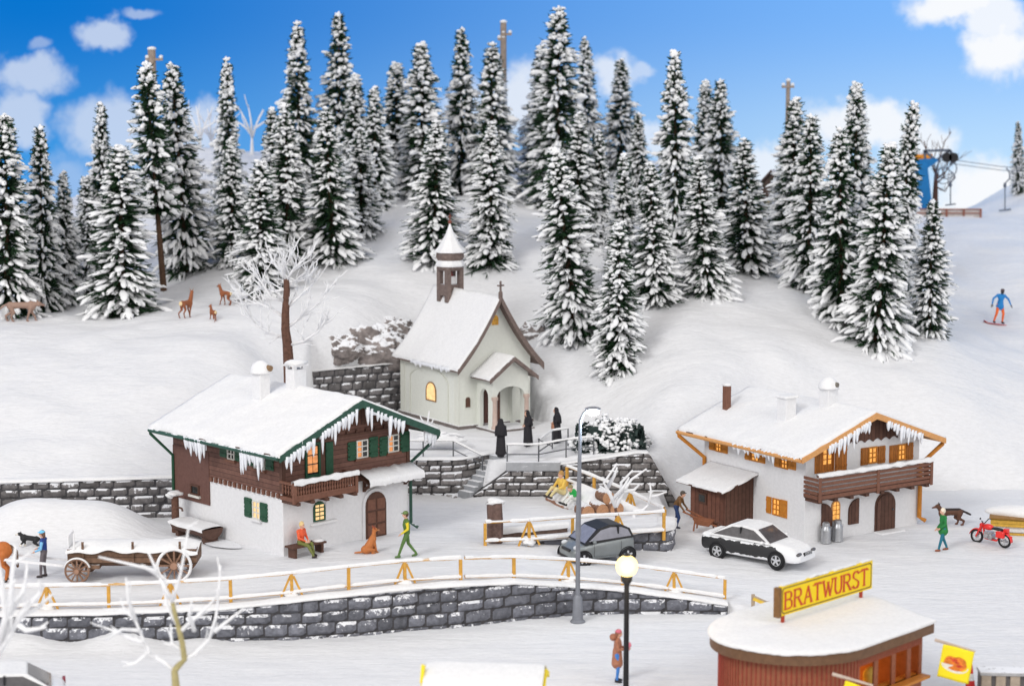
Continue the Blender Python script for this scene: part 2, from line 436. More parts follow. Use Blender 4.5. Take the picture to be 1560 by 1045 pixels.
# ------------------------------------------------------------------ the sky backdrop
def build_sky():
    m = bpy.data.materials.new('sky'); m.use_nodes = True
    nt = m.node_tree; N, L = nt.nodes, nt.links; N.clear()
    out = N.new('ShaderNodeOutputMaterial'); em = N.new('ShaderNodeEmission'); L.new(em.outputs[0], out.inputs[0])
    tc = N.new('ShaderNodeTexCoord'); sep = N.new('ShaderNodeSeparateXYZ'); L.new(tc.outputs['Object'], sep.inputs[0])
    nz = N.new('ShaderNodeTexNoise'); nz.inputs['Scale'].default_value = .42; nz.inputs['Detail'].default_value = 7; nz.inputs['Roughness'].default_value = .6
    L.new(tc.outputs['Object'], nz.inputs['Vector'])
    sub = N.new('ShaderNodeVectorMath'); sub.operation = 'SUBTRACT'; L.new(nz.outputs['Color'], sub.inputs[0]); sub.inputs[1].default_value = (.5, .5, .5)
    def ramp(src, a, b):
        r = N.new('ShaderNodeMapRange'); r.interpolation_type = 'SMOOTHSTEP'
        r.inputs['From Min'].default_value = a; r.inputs['From Max'].default_value = b; L.new(src, r.inputs['Value']); return r.outputs['Result']
    def mix(f, a, b):
        x = N.new('ShaderNodeMix'); x.data_type = 'RGBA'; L.new(f, x.inputs['Factor'])
        for s, k in ((a, 'A'), (b, 'B')):
            if isinstance(s, tuple): x.inputs[k].default_value = (*s, 1)
            else: L.new(s, x.inputs[k])
        return x.outputs['Result']
    lr = ramp(sep.outputs['X'], -34, 40)
    top = mix(lr, (.003, .18, .63), (.22, .50, 1.0))
    low = mix(lr, (.06, .34, .80), (.55, .78, 1.0))
    col = mix(ramp(sep.outputs['Z'], 24.5, 10.5), top, low)
    SY = 134
    def place(px, py): return wy(px, py, SY)
    acc = None
    for px, py, rx, rz, w in ((165, 50, 38, 28, .75), (215, 20, 26, 8, .5), (45, 115, 56, 36, .75), (30, 182, 52, 46, .75), (170, 200, 78, 54, .75), (300, 205, 50, 50, .8), (60, 66, 18, 10, .4), (800, 150, 66, 52, .9),
                          (720, 170, 50, 50, .7), (935, 112, 42, 34, .8), (972, 112, 22, 22, .5), (1460, 8, 80, 34, 1), (1528, 78, 60, 50, 1), (1520, 30, 55, 35, .9), (1320, 190, 95, 36, .95), (1400, 220, 60, 36, .85),
                          (1165, 250, 60, 36, .8), (1505, 290, 85, 52, 1), (1460, 330, 130, 30, .9), (1010, 210, 30, 26, .7), (100, 300, 60, 60, .4), (640, 260, 60, 60, .5)):
        c = place(px, py); q = SY / F
        amp = .9 if rz < 20 else 2.4
        dv = N.new('ShaderNodeVectorMath'); dv.operation = 'MULTIPLY_ADD'; L.new(sub.outputs[0], dv.inputs[0]); dv.inputs[1].default_value = (amp * 1.6, 0, amp * 1.6); L.new(tc.outputs['Object'], dv.inputs[2])
        s1 = N.new('ShaderNodeVectorMath'); s1.operation = 'SUBTRACT'; L.new(dv.outputs[0], s1.inputs[0]); s1.inputs[1].default_value = (c.x, 0, c.z)
        s2 = N.new('ShaderNodeVectorMath'); s2.operation = 'MULTIPLY'; L.new(s1.outputs[0], s2.inputs[0]); s2.inputs[1].default_value = (1 / (rx * q), 0, 1 / (rz * q))
        ln = N.new('ShaderNodeVectorMath'); ln.operation = 'LENGTH'; L.new(s2.outputs[0], ln.inputs[0])
        r = N.new('ShaderNodeMapRange'); r.interpolation_type = 'SMOOTHSTEP'
        r.inputs['From Min'].default_value = 1.25; r.inputs['From Max'].default_value = .55; r.inputs['To Max'].default_value = w
        L.new(ln.outputs['Value'], r.inputs['Value'])
        if acc is None: acc = r.outputs['Result']
        else:
            mx = N.new('ShaderNodeMath'); mx.operation = 'MAXIMUM'; L.new(acc, mx.inputs[0]); L.new(r.outputs['Result'], mx.inputs[1]); acc = mx.outputs[0]
    cloud = mix(lr, (.66, .75, .90), (.95, .97, 1.0))
    col = mix(acc, col, cloud)
    L.new(col, em.inputs['Color']); em.inputs['Strength'].default_value = 1.0
    mb = MB()
    rows = []
    for z in (-6, 20, 60):
        rows.append([V((x, 134 - (abs(x) / 90) ** 3 * 30 if abs(x) > 40 else 134, z)) for x in range(-110, 111, 10)])
    mb.sheet(rows)
    o = struct('sky', mb, m, fixn=False)
build_sky()

# ------------------------------------------------------------------ rock faces in the snow slope
def rock(px, py, y, rx, ry, rz, seed, rotz=0):
    c = wy(px, py, y); mb = MB()
    n, m_ = 84, 50; vs, fs = [], []
    for i in range(m_ + 1):
        th = math.pi * i / m_
        for k in range(n):
            a = 2 * math.pi * k / n
            d = V((math.sin(th) * math.cos(a), math.sin(th) * math.sin(a), math.cos(th)))
            q = 1 + .35 * mnoise.noise(d * 1.6 + V((seed, 0, 0))) + .16 * mnoise.noise(d * 4.5 + V((seed, 5, 0))) + .10 * mnoise.noise(d * 10) + .06 * mnoise.noise(d * 22)
            vs.append(V((d.x * rx, d.y * ry, d.z * rz)) * q)
    for i in range(m_):
        for k in range(n):
            k2 = (k + 1) % n
            fs.append((i * n + k, (i + 1) * n + k, (i + 1) * n + k2, i * n + k2))
    mb.add(vs, fs)
    o = struct('rock_face', mb, M['rock'], smooth='all'); o.location = c; o.rotation_euler = (R(-18), 0, rotz)
    return o
rock(560, 534, 89.8, 1.9, .65, 1.1, 3)
rock(518, 532, 88.8, 1.0, .5, .7, 5)
rock(602, 512, 91.3, 1.1, .5, .95, 9)
rock(812, 512, 91.0, .8, .4, .6, 12)

# ------------------------------------------------------------------ stone walls
def stone_wall(name, label, path, zb, zt, course, lens, mats, seed, group, cap=.1, off=.28, rough=.07, capmat=None, cap_lo=0, cap_hi=1):
    """path: xy points; zb, zt: heights of foot and top at each point (lists)"""
    rnd = random.Random(seed)
    P = [V((p[0], p[1], 0)) for p in path]
    S = [0]
    for a, b in zip(P, P[1:]): S.append(S[-1] + (b - a).length)
    def at(s):
        s = min(max(s, 0), S[-1])
        for i in range(len(S) - 1):
            if s <= S[i + 1] + 1e-9: break
        t = (s - S[i]) / (S[i + 1] - S[i]); p = P[i].lerp(P[i + 1], t)
        d = (P[i + 1] - P[i]).normalized(); n = V((d.y, -d.x, 0))
        return p, n
    fzb = lambda s: float(np.interp(s, S, zb)); fzt = lambda s: float(np.interp(s, S, zt))
    def wp(s, z, d):
        p, n = at(s); q = p + n * (off + d); return V((q.x, q.y, z))
    root = thing(name, label, 'wall', (0, 0, 0), 0, group)
    # backing
    mb = MB(); ns = max(2, int(S[-1] / .35)); rf, rbk = [], []
    ss = [S[-1] * i / ns for i in range(ns + 1)]
    rows = [[wp(s, fzb(s) - .5, 0) for s in ss], [wp(s, fzt(s), 0) for s in ss], [wp(s, fzt(s), -.55) for s in ss], [wp(s, fzb(s) - .5, -.55) for s in ss]]
    mb.sheet(rows)
    for e in (0, -1): mb.add([r[e] for r in rows], [(0, 1, 2, 3)])
    obj('joints', mb, mats[1], root)
    mb = MB()
    zmin, zmax = min(zb) - .15, max(zt)
    z0 = zmin; ci = 0
    while z0 < zmax - .02:
        ch = course * rnd.uniform(.88, 1.12); s0 = -rnd.uniform(0, lens[1])
        while s0 < S[-1]:
            ln = rnd.uniform(*lens); a, b = max(s0, 0), min(s0 + ln, S[-1]); s0 += ln
            if b - a < .08: continue
            sm = (a + b) / 2
            za, zz = max(z0, fzb(sm) - .25), min(z0 + ch, max(fzt(a), fzt(b), fzt(sm)))
            if zz - za < .07: continue
            g = .012; a += g; b -= g; za += g; zz -= g
            nu, nv = 6, 5; grid = []
            bul = rough * rnd.uniform(.6, 1.3); sd = rnd.random() * 50
            j1, j2, j3, j4 = [rnd.uniform(-.02, .02) for _ in range(4)]
            for j in range(nv):
                tv = j / (nv - 1); row = []
                for i in range(nu):
                    tu = i / (nu - 1)
                    eu = min(tu, 1 - tu); ev = min(tv, 1 - tv)
                    e = min(1, eu * 8) * min(1, ev * 5.5)
                    s_ = a + (b - a) * tu + (j1 if j in (0, nv - 1) else 0) * .5; z_ = za + max(min(zz, fzt(s_) - .01) - za, .004) * tv + (j2 * (1 - tu) + j3 * tu) * .6
                    e *= min(1, max(0, (min(zz, fzt(s_) - .01) - za) / .08)); d = -.01 + e * (bul + .6 * rough * mnoise.noise(V((s_ * 3.1, z_ * 3.7, sd))))
                    row.append(wp(s_, z_, d))
                grid.append(row)
            mb.sheet(grid)
        z0 += ch; ci += 1
    obj('stones', mb, mats[0], root, smooth=True)
    if cap:
        mb = MB(); rows = []
        ns = max(4, int(S[-1] / .12)); ss = [S[-1] * (cap_lo + (cap_hi - cap_lo) * i / ns) for i in range(ns + 1)]
        prof = ((.02, -.10), (.10, -.03), (.11, .35), (0, .8), (-.3, 1.0), (-.62, .55), (-.64, -.2))
        for k, (d, h) in enumerate(prof):
            rows.append([wp(s, fzt(s) + h * cap * (1 + .5 * mnoise.noise(V((s * .9, 3, seed)))) - (.13 * max(0, mnoise.noise(V((s * 2.3, k * .1, seed * 2.0)))) if k == 0 else 0), d + .035 * mnoise.noise(V((s * 2.1, k * .7, seed)))) for s in ss])
        mb.sheet(rows)
        obj('snow_cap', mb, M['snow'], root, smooth='all')
    return root

fr = [(p.x, p.y) for p in FRONT]
ftop = [.88, .92, .93, .97, 1.08, 1.28, 1.40, 1.43, 1.42, 1.30, 1.03, .80, .50, .32]
stone_wall('stone_wall', 'long grey blue stone retaining wall curving below the yellow timber fence', fr, [-.1] * 14, ftop, .385, (.5, 1.0), (M['stone_front'], M['mortar']), 1, 'stone retaining walls', cap=.1, rough=.09)
stone_wall('stone_wall', 'dark stone retaining wall along the foot of the hill left of the brown chalet', [(-34, 72.45), (-26, 72.7), (-13, 74.1), (-11, 76.8)], [1.1, 1.2, 1.35, 1.35], [2.85, 2.85, 2.95, 2.95], .31, (.45, .95), (M['stone_dark'], M['mortar']), 2, 'stone retaining walls', cap=.12)
stone_wall('stone_wall', 'snowy stone terrace wall between the brown chalet and the steps', [(-9.2, 78.55), (-5.5, 78.5), (-3.0, 78.5), (-2.35, 78.5), (-1.75, 79.1), (-.85, 79.95)], [1.3] * 6, [2.82, 2.82, 2.82, 2.82, 2.82, 2.82], .29, (.4, .85), (M['stone_terr'], M['mortar_l']), 3, 'stone retaining walls', cap=.07)
stone_wall('stone_wall', 'stone terrace wall right of the steps with a sloping end below the snowy hedge', [(-1.6, 78.0), (-1.15, 78), (-.7, 78.0), (.05, 78.0), (2.0, 78.0), (5.2, 78.0), (5.65, 78.0), (6.8, 78.1)], [1.25] * 6 + [1.1, 1.0], [1.42, 1.75, 2.05, 2.62, 2.72, 3.2, 3.2, 1.15], .29, (.4, .85), (M['stone_terr'], M['mortar_l']), 4, 'stone retaining walls', cap=.06, cap_lo=.2, cap_hi=.87)
stone_wall('stone_wall', 'tall dark stone wall beside the pale chapel under the bare rock', [(-11.5, 87.3), (-9.3, 88.0), (-5.3, 89.8), (-4.0, 90.6)], [2.9] * 4, [5.0, 5.15, 5.3, 5.3], .36, (.4, .8), (M['stone_dark'], M['mortar']), 5, 'stone retaining walls', cap=.05)
stone_wall('stone_wall', 'short low stone wall behind the small grey car', [(.5, 70.0), (3.0, 70.4), (5.85, 70.9), (6.0, 71.4), (6.1, 73)], [1.1, .8, .55, .55, .7], [1.36, 1.48, 1.56, 1.56, 1.5], .36, (.5, .95), (M['stone_front'], M['mortar']), 6, 'stone retaining walls', cap=.12, off=.2)

# steps up to the chapel terrace
def steps():
    root = thing('stone_steps', 'snow dusted stone steps climbing to the chapel terrace', 'steps', (-2.02, 78.0, 0), math.atan2(.683, .73))
    mb = MB(); n = 8; run, rise = 1.95 / 8, 1.46 / 8
    for i in range(n):
        mb.box2((i * run, -.4, 1.0), (i * run + run + .02 if i < n - 1 else i * run + .6, 1.0, 1.36 + (i + 1) * rise))
    obj('treads', mb, M['concrete'], root, bevel=.02)
steps()
mb = MB(); mb.box2((-.25, 77.60, 2.46), (2.0, 77.95, 2.84))
tag(obj('coping_slab', mb, M['concrete'], bevel=.03), 'plain grey concrete edge slab on top of the terrace wall by the steps', 'coping')
# ------------------------------------------------------------------ snowy firs
def fir_meshes(seed, H=9.0, Rb=1.75, bare=0.0, snow=1.0, pw=.85):
    rnd = random.Random(seed)
    crown, sn, trunk = MB(), MB(), MB()
    trunk.tube([(0, 0, -.4), (rnd.uniform(-.05, .05), rnd.uniform(-.05, .05), H * .5), (0, 0, H * .97)], [.17, .1, .02], 8)
    def lump(c, d, ln, w, h):
        """irregular elongated snow pad lying along direction d"""
        d = d.normalized(); s = V((0, 0, 1)).cross(d)
        s = s.normalized() if s.length > .05 else V((1, 0, 0)); u = d.cross(s)
        n, m = 6, 5; vs, fs = [], []
        sd = rnd.random() * 90
        kz = 1 - .08 * min(1, max(0, c.z / H)); q_ = rnd.uniform(.62, 1.3); w *= kz * q_; h *= kz * q_
        tw = [rnd.uniform(.75, 1.2) for _ in range(m + 1)]
        bend = rnd.uniform(-.3, .3) * w; sag = rnd.uniform(0, .25) * ln
        for i in range(m + 1):
            t = i / m; r = math.sin(math.pi * (.07 + .86 * t)) ** .6 * tw[i]
            cc = c + d * ((t - .5) * ln) + s * (bend * math.sin(t * 3)) - V((0, 0, sag * t * t))
            for k in range(n):
                a = 2 * math.pi * k / n; q = r * rnd.uniform(.78, 1.2)
                vs.append(cc + s * (math.cos(a) * w * q) + u * (math.sin(a) * h * q))
        for i in range(m):
            for k in range(n):
                k2 = (k + 1) % n; fs.append((i * n + k, i * n + k2, (i + 1) * n + k2, (i + 1) * n + k))
        fs.append(tuple(reversed(range(n)))); fs.append(tuple(range(m * n, (m + 1) * n)))
        sn.add(vs, fs)
    def twig(p, d, ln, w):
        d = d.normalized(); s = V((0, 0, 1)).cross(d); s = s.normalized() if s.length > .05 else V((1, 0, 0))
        s = (s * math.cos(1.0) + d.cross(s) * rnd.uniform(-1, 1)).normalized()
        q = p + d * ln
        crown.add([p - s * w * .5, p + s * w * .5, q + s * w * .15, q - s * w * .15], [(0, 1, 2, 3)])
    z = H * (bare if bare else .015)
    lev = 0
    while z < H * .985:
        t = z / H
        rr = Rb * (1 - t) ** pw * (1 - .12 * math.sin(t * 9 + seed)) + .15
        if t < .07 and not bare: rr *= .92
        nb = max(5, int(5 + 9 * rr / Rb * 1.15))
        ph = rnd.random() * 6.28
        for k in range(nb):
            a = ph + 2 * math.pi * (k + rnd.uniform(-.35, .35)) / nb
            L = rr * rnd.uniform(.62, 1.18) * (1 + .22 * mnoise.noise(V((math.cos(a) * 1.2, math.sin(a) * 1.2, z * .9 + seed))))
            el = R(-24 + 46 * t + rnd.uniform(-14, 14))
            d = V((math.cos(a) * math.cos(el), math.sin(a) * math.cos(el), math.sin(el)))
            p0 = V((0, 0, z + rnd.uniform(-.1, .1)))
            # dark needle spray
            nn = 10 if L > .6 else 6
            for q in range(nn):
                f = rnd.uniform(.05, .75)
                pp = p0 + d * (L * f)
                dd = (d + V((rnd.uniform(-.6, .6), rnd.uniform(-.6, .6), rnd.uniform(-.55, .35)))).normalized()
                twig(pp, dd, rnd.uniform(.25, .5) * (.4 + .6 * min(1, L)), rnd.uniform(.05, .10))
            twig(p0, d, L * 1.0, .09)
            # snow on the outer part of the branch, heavy in places and thin in others
            den = mnoise.noise(V((math.cos(a) * 1.5, math.sin(a) * 1.5, z * 1.1 + seed * 3))) * 2.0 + .76 * snow + .8 * max(0, (t - .7) / .3)
            if rnd.random() < den + .25:
                pos = rnd.uniform(.62, .86)
                ln = L * rnd.uniform(.38, .72) if L > .5 else rnd.uniform(.18, .34)
                ln = min(ln, .85)
                lump(p0 + d * (L * pos) + V((0, 0, .05)), d + V((0, 0, rnd.uniform(-.15, .12))), ln, rnd.uniform(.08, .16), rnd.uniform(.07, .13))
            if L > .45 and rnd.random() < den * .85:
                e = d.cross(V((0, 0, 1))).normalized() * rnd.choice((-1, 1))
                lump(p0 + d * (L * rnd.uniform(.5, .85)) + e * rnd.uniform(.08, .2) * L, d * .8 + e * rnd.uniform(.2, .7) + V((0, 0, rnd.uniform(-.3, 0))), rnd.uniform(.28, .62) * min(1, L), rnd.uniform(.055, .12), rnd.uniform(.05, .10))
            if L > .45 and rnd.random() < den * .45:
                e = d.cross(V((0, 0, 1))).normalized() * rnd.choice((-1, 1))
                lump(p0 + d * (L * rnd.uniform(.72, 1.0)) + e * rnd.uniform(.02, .12) * L, d + e * rnd.uniform(-.5, .5) + V((0, 0, rnd.uniform(-.7, .1))), rnd.uniform(.2, .5) * min(1, L), rnd.uniform(.035, .07), rnd.uniform(.035, .06))
            if L > .8 and rnd.random() < den * .5:
                lump(p0 + d * (L * rnd.uniform(.3, .55)) + V((0, 0, .1)), d, rnd.uniform(.25, .5), rnd.uniform(.05, .1), rnd.uniform(.05, .08))
        z += (.175 + .11 * (1 - t)) * rnd.uniform(.85, 1.15)
        lev += 1
    # dark inner mass
    for _ in range(1100):
        t = rnd.random() ** 1.3; t = max(t, bare)
        rr = Rb * (1 - t) ** pw * .62 * math.sqrt(rnd.random()); a = rnd.random() * 6.28
        p = V((rr * math.cos(a), rr * math.sin(a), t * H * .97))
        twig(p, V((math.cos(a), math.sin(a), rnd.uniform(-.6, .5))), rnd.uniform(.25, .5), rnd.uniform(.10, .18))
    for _ in range(5):
        lump(V((rnd.uniform(-.05, .05), rnd.uniform(-.05, .05), H * rnd.uniform(.955, 1.0))), V((rnd.uniform(-.4, .4), rnd.uniform(-.4, .4), 1)), .28, .08, .08)
    return (mk_mesh('trunk', trunk, M['bark'], True), mk_mesh('crown', crown, M['needle'], False, False), mk_mesh('branch_snow', sn, M['treesnow'], 'all', False))

FIRS = [fir_meshes(11, pw=.8), fir_meshes(12, Rb=1.6, snow=1.1, pw=.88), fir_meshes(13, Rb=1.9, snow=.85, pw=.76), fir_meshes(14, Rb=1.5, snow=1.2, pw=.7), fir_meshes(15, Rb=1.75, snow=1.0, pw=.85),
        fir_meshes(16, Rb=1.8, bare=.38, snow=.8, pw=.7), fir_meshes(17, H=9.0, Rb=2.2, snow=.75, pw=.78)]
BASE_R = [1.75, 1.6, 1.9, 1.5, 1.75, 1.8, 2.2]

# tip x, tip y, foot x, foot y, half width at the foot, ground distance, kind, label
TREES = [
 (7, 175, 12, 492, 66, 91.5, 0, 'big snowy fir at the far left behind the grey brown wolf'),
 (60, 192, 66, 480, 46, 94, 2, 'dark slender fir second from the left end of the row'),
 (96, 262, 100, 478, 36, 95.5, 1, 'small pale fir squeezed in right of the second fir on the left'),
 (154, 158, 156, 440, 42, 99, 1, 'slim white fir rising left of the fir with the bare trunk'),
 (130, 268, 134, 455, 32, 98, 3, 'low frosted fir at the gap of blue sky on the left'),
 (183, 222, 186, 487, 74, 91.5, 0, 'wide snowy fir standing left of the largest deer'),
 (222, 95, 250, 450, 60, 96, 5, 'leaning fir with a long bare brown trunk near the deer'),
 (261, 97, 285, 418, 62, 99, 2, 'tall dark fir just right of the fir with the bare trunk'),
 (345, 90, 350, 400, 42, 106, 4, 'narrow spire fir in front of the bare white saplings on the hill'),
 (352, 210, 354, 432, 46, 99, 1, 'shorter fir below the narrow spire left of the bare brown tree'),
 (397, 244, 398, 470, 52, 93.5, 3, 'snow laden fir directly behind the crown of the bare brown tree'),
 (453, 35, 455, 300, 46, 112, 4, 'tall pale fir on the skyline, left one of two towering over the chalet roof'),
 (414, 165, 418, 385, 40, 101, 1, 'white fir half hidden at the left of the group above the chalet'),
 (434, 158, 440, 405, 56, 98, 0, 'snowy fir with a dark lower side up the slope from the bare brown tree'),
 (516, 20, 518, 290, 52, 113, 2, 'very tall dark fir on the skyline above the brown chalet'),
 (541, 112, 542, 330, 36, 108, 3, 'frosted fir overlapping the right side of the very tall dark fir'),
 (495, 165, 508, 402, 60, 98, 4, 'bushy fir at the front of the slope above the chalet roof'),
 (548, 195, 552, 378, 46, 102, 0, 'compact green fir on the slope left of the snow clearing'),
 (570, 133, 574, 340, 44, 107, 1, 'thin fir with a white tip behind the compact green fir'),
 (604, 95, 606, 300, 42, 113, 3, 'white tipped fir standing between two gaps of blue sky'),
 (642, 65, 644, 325, 56, 110, 0, 'tall fir rising up the slope left of the chapel belfry'),
 (665, 185, 660, 396, 58, 97.5, 4, 'broad fir on the slope directly left of the chapel belfry spire'),
 (703, 43, 704, 300, 46, 113, 2, 'tall slender dark fir on the skyline above the chapel belfry'),
 (750, 67, 752, 318, 58, 112, 4, 'fir on the skyline just left of the middle wooden pole'),
 (748, 187, 746, 408, 54, 97, 1, 'isolated fir on the slope right of the chapel belfry'),
 (851, 13, 850, 328, 76, 110, 6, 'the tallest and thickest fir with large snow clumps on dark green'),
 (825, 68, 824, 300, 40, 114, 3, 'pale fir mostly hidden behind the left side of the thickest fir'),
 (891, 58, 894, 260, 38, 118, 4, 'thin fir on the skyline right of the thickest fir'),
 (946, 90, 946, 270, 40, 118, 2, 'slim dark fir standing alone against the sky right of the thickest fir'),
 (845, 226, 880, 525, 64, 90.5, 0, 'leaning snowy fir on the bank behind the chapel gable'),
 (882, 172, 880, 390, 50, 100, 1, 'frosty fir below the right side of the thickest fir'),
 (912, 200, 914, 400, 40, 100.5, 4, 'plain fir in the middle of the dense group on the right of the chapel'),
 (943, 338, 942, 577, 50, 87, 3, 'low white fir nearest the terrace lamp, furthest down the bank'),
 (950, 235, 950, 470, 46, 94.5, 1, 'fir straight up the bank behind the lowest white fir'),
 (972, 172, 972, 330, 34, 110, 2, 'small dark fir low against the sky in the middle of the group'),
 (990, 250, 1000, 468, 56, 92.5, 4, 'fir with drooping white branches right of the lowest white fir'),
 (1028, 78, 1030, 390, 48, 102, 0, 'tall narrow fir towering over the group right of the chapel'),
 (1063, 238, 1078, 452, 58, 93.5, 0, 'snow streaked fir at the edge of the open snow slope above the white house'),
 (1075, 122, 1074, 335, 34, 110, 3, 'left one of two firs with touching tips on the skyline'),
 (1097, 122, 1100, 345, 50, 109, 2, 'right one of two firs with touching tips on the skyline'),
 (1133, 212, 1140, 420, 56, 98, 4, 'dark centred fir left of the brown hut in the wood'),
 (1212, 150, 1205, 385, 56, 103, 1, 'tall fir beside the brown hut and the right wooden pole'),
 (1236, 175, 1232, 447, 62, 96, 2, 'green fir in front of the tall one beside the brown hut'),
 (1279, 197, 1282, 500, 62, 92.5, 4, 'fir with long hanging white branches left of the largest front fir'),
 (1305, 125, 1304, 400, 44, 102, 3, 'slender spire fir rising behind the front right group'),
 (1357, 218, 1334, 530, 68, 90.2, 0, 'largest front fir on the right leaning over the open slope'),
 (1393, 155, 1364, 420, 38, 99, 3, 'thin fir leaning right towards the blue lift mast'),
 (1422, 305, 1415, 516, 50, 91.5, 2, 'shortest fir in front of the foot of the blue lift mast'),
 (1551, 185, 1552, 292, 17, 122, 2, 'lone dark fir on the crest at the far right by the lift cable'),
 (1186, 262, 1183, 372, 34, 106, 1, 'grey frosted fir tucked against the front of the brown hut'),
]
_rt = random.Random(5)
for (tx, ty, bx, by, hw, y, kind, lab) in TREES:
    b = wy(bx, by, y); t = wy(tx, ty, y)
    h = (t - b).length
    g = gz(b.x, b.y)
    b.z = min(b.z, g + .1) if abs(b.z - g) < 2.5 else b.z
    if b.z < g - 1.2: b.z = g - 1.2
    h = (t - b).length
    root = thing('fir_tree', lab, 'fir tree', b, 0, 'snow covered fir trees')
    me = FIRS[kind]
    rw = hw * y / F / BASE_R[kind] * .95 * _rt.uniform(.95, 1.08)
    ax = (t - b).normalized()
    q = V((0, 0, 1)).rotation_difference(ax)
    root.rotation_mode = 'QUATERNION'
    from mathutils import Quaternion
    root.rotation_quaternion = q @ Quaternion((0, 0, 1), _rt.random() * 6.28)
    root.scale = (rw, rw, h / 9.0)
    link('trunk', me[0], root); cr = link('crown', me[1], root); link('branch_snow', me[2], cr)
# ------------------------------------------------------------------ houses
M['plaster'] = mat('white rough plaster', (.80, .80, .81), .85, .05, 7, .35)
M['brown'] = mat('brown boards', (.17, .085, .064), .7, .2, 6, .2, planks=(2, .17))
M['brownp'] = mat('plain brown panel', (.15, .075, .06), .75, .15, 8, .25)
M['brownv'] = mat('brown upright boards', (.12, .058, .04), .7, .2, 6, .2, planks=(0, .2))
M['brownd'] = mat('dark brown wood', (.105, .05, .034), .6, .2, 7, .15)
M['browntrim'] = mat('brown carved wood', (.19, .085, .055), .6, .2, 7, .15)
M['green'] = mat('dark green paint', (.022, .085, .045), .5, .2, 7, .12)
M['greend'] = mat('dark green edge board', (.03, .085, .06), .5, .2, 7, .12, dust=.1)
M['orange'] = mat('orange stained wood', (.56, .215, .03), .55, .2, 8, .15)
M['orangeb'] = mat('orange brown boards', (.45, .16, .028), .55, .2, 8, .15, planks=(0, .14))
M['orangel'] = mat('light orange wood', (.66, .33, .12), .55, .15, 8, .1)
M['pane'] = glow('lit window', (1.0, .66, .30), .85, .25, 6)
M['paneo'] = glow('warm lit window', (1.0, .48, .11), .85, .35, 9)
M['panered'] = glow('dim orange window', (1.0, .40, .14), .6, .3, 9)
M['pane_dark'] = mat('dark window', (.02, .022, .02), .15, .1, 4, 0, spec=.6)
M['cream'] = mat('pale grey green plaster', (.735, .75, .69), .85, .04, 7, .2)
M['creamt'] = mat('pale cream trim', (.70, .71, .64), .85, .04, 7, .15)
M['shingle'] = mat('brown shingles', (.18, .135, .12), .8, .3, 9, .5, dust=.15)
M['pink'] = mat('pinkish stone', (.55, .42, .36), .8, .1, 6, .2)
M['plinth'] = mat('grey brown plinth', (.17, .145, .135), .9, .3, 6, .4, dust=.3)
M['white_frame'] = mat('off white frame', (.72, .71, .66), .6, .05, 8, 0)

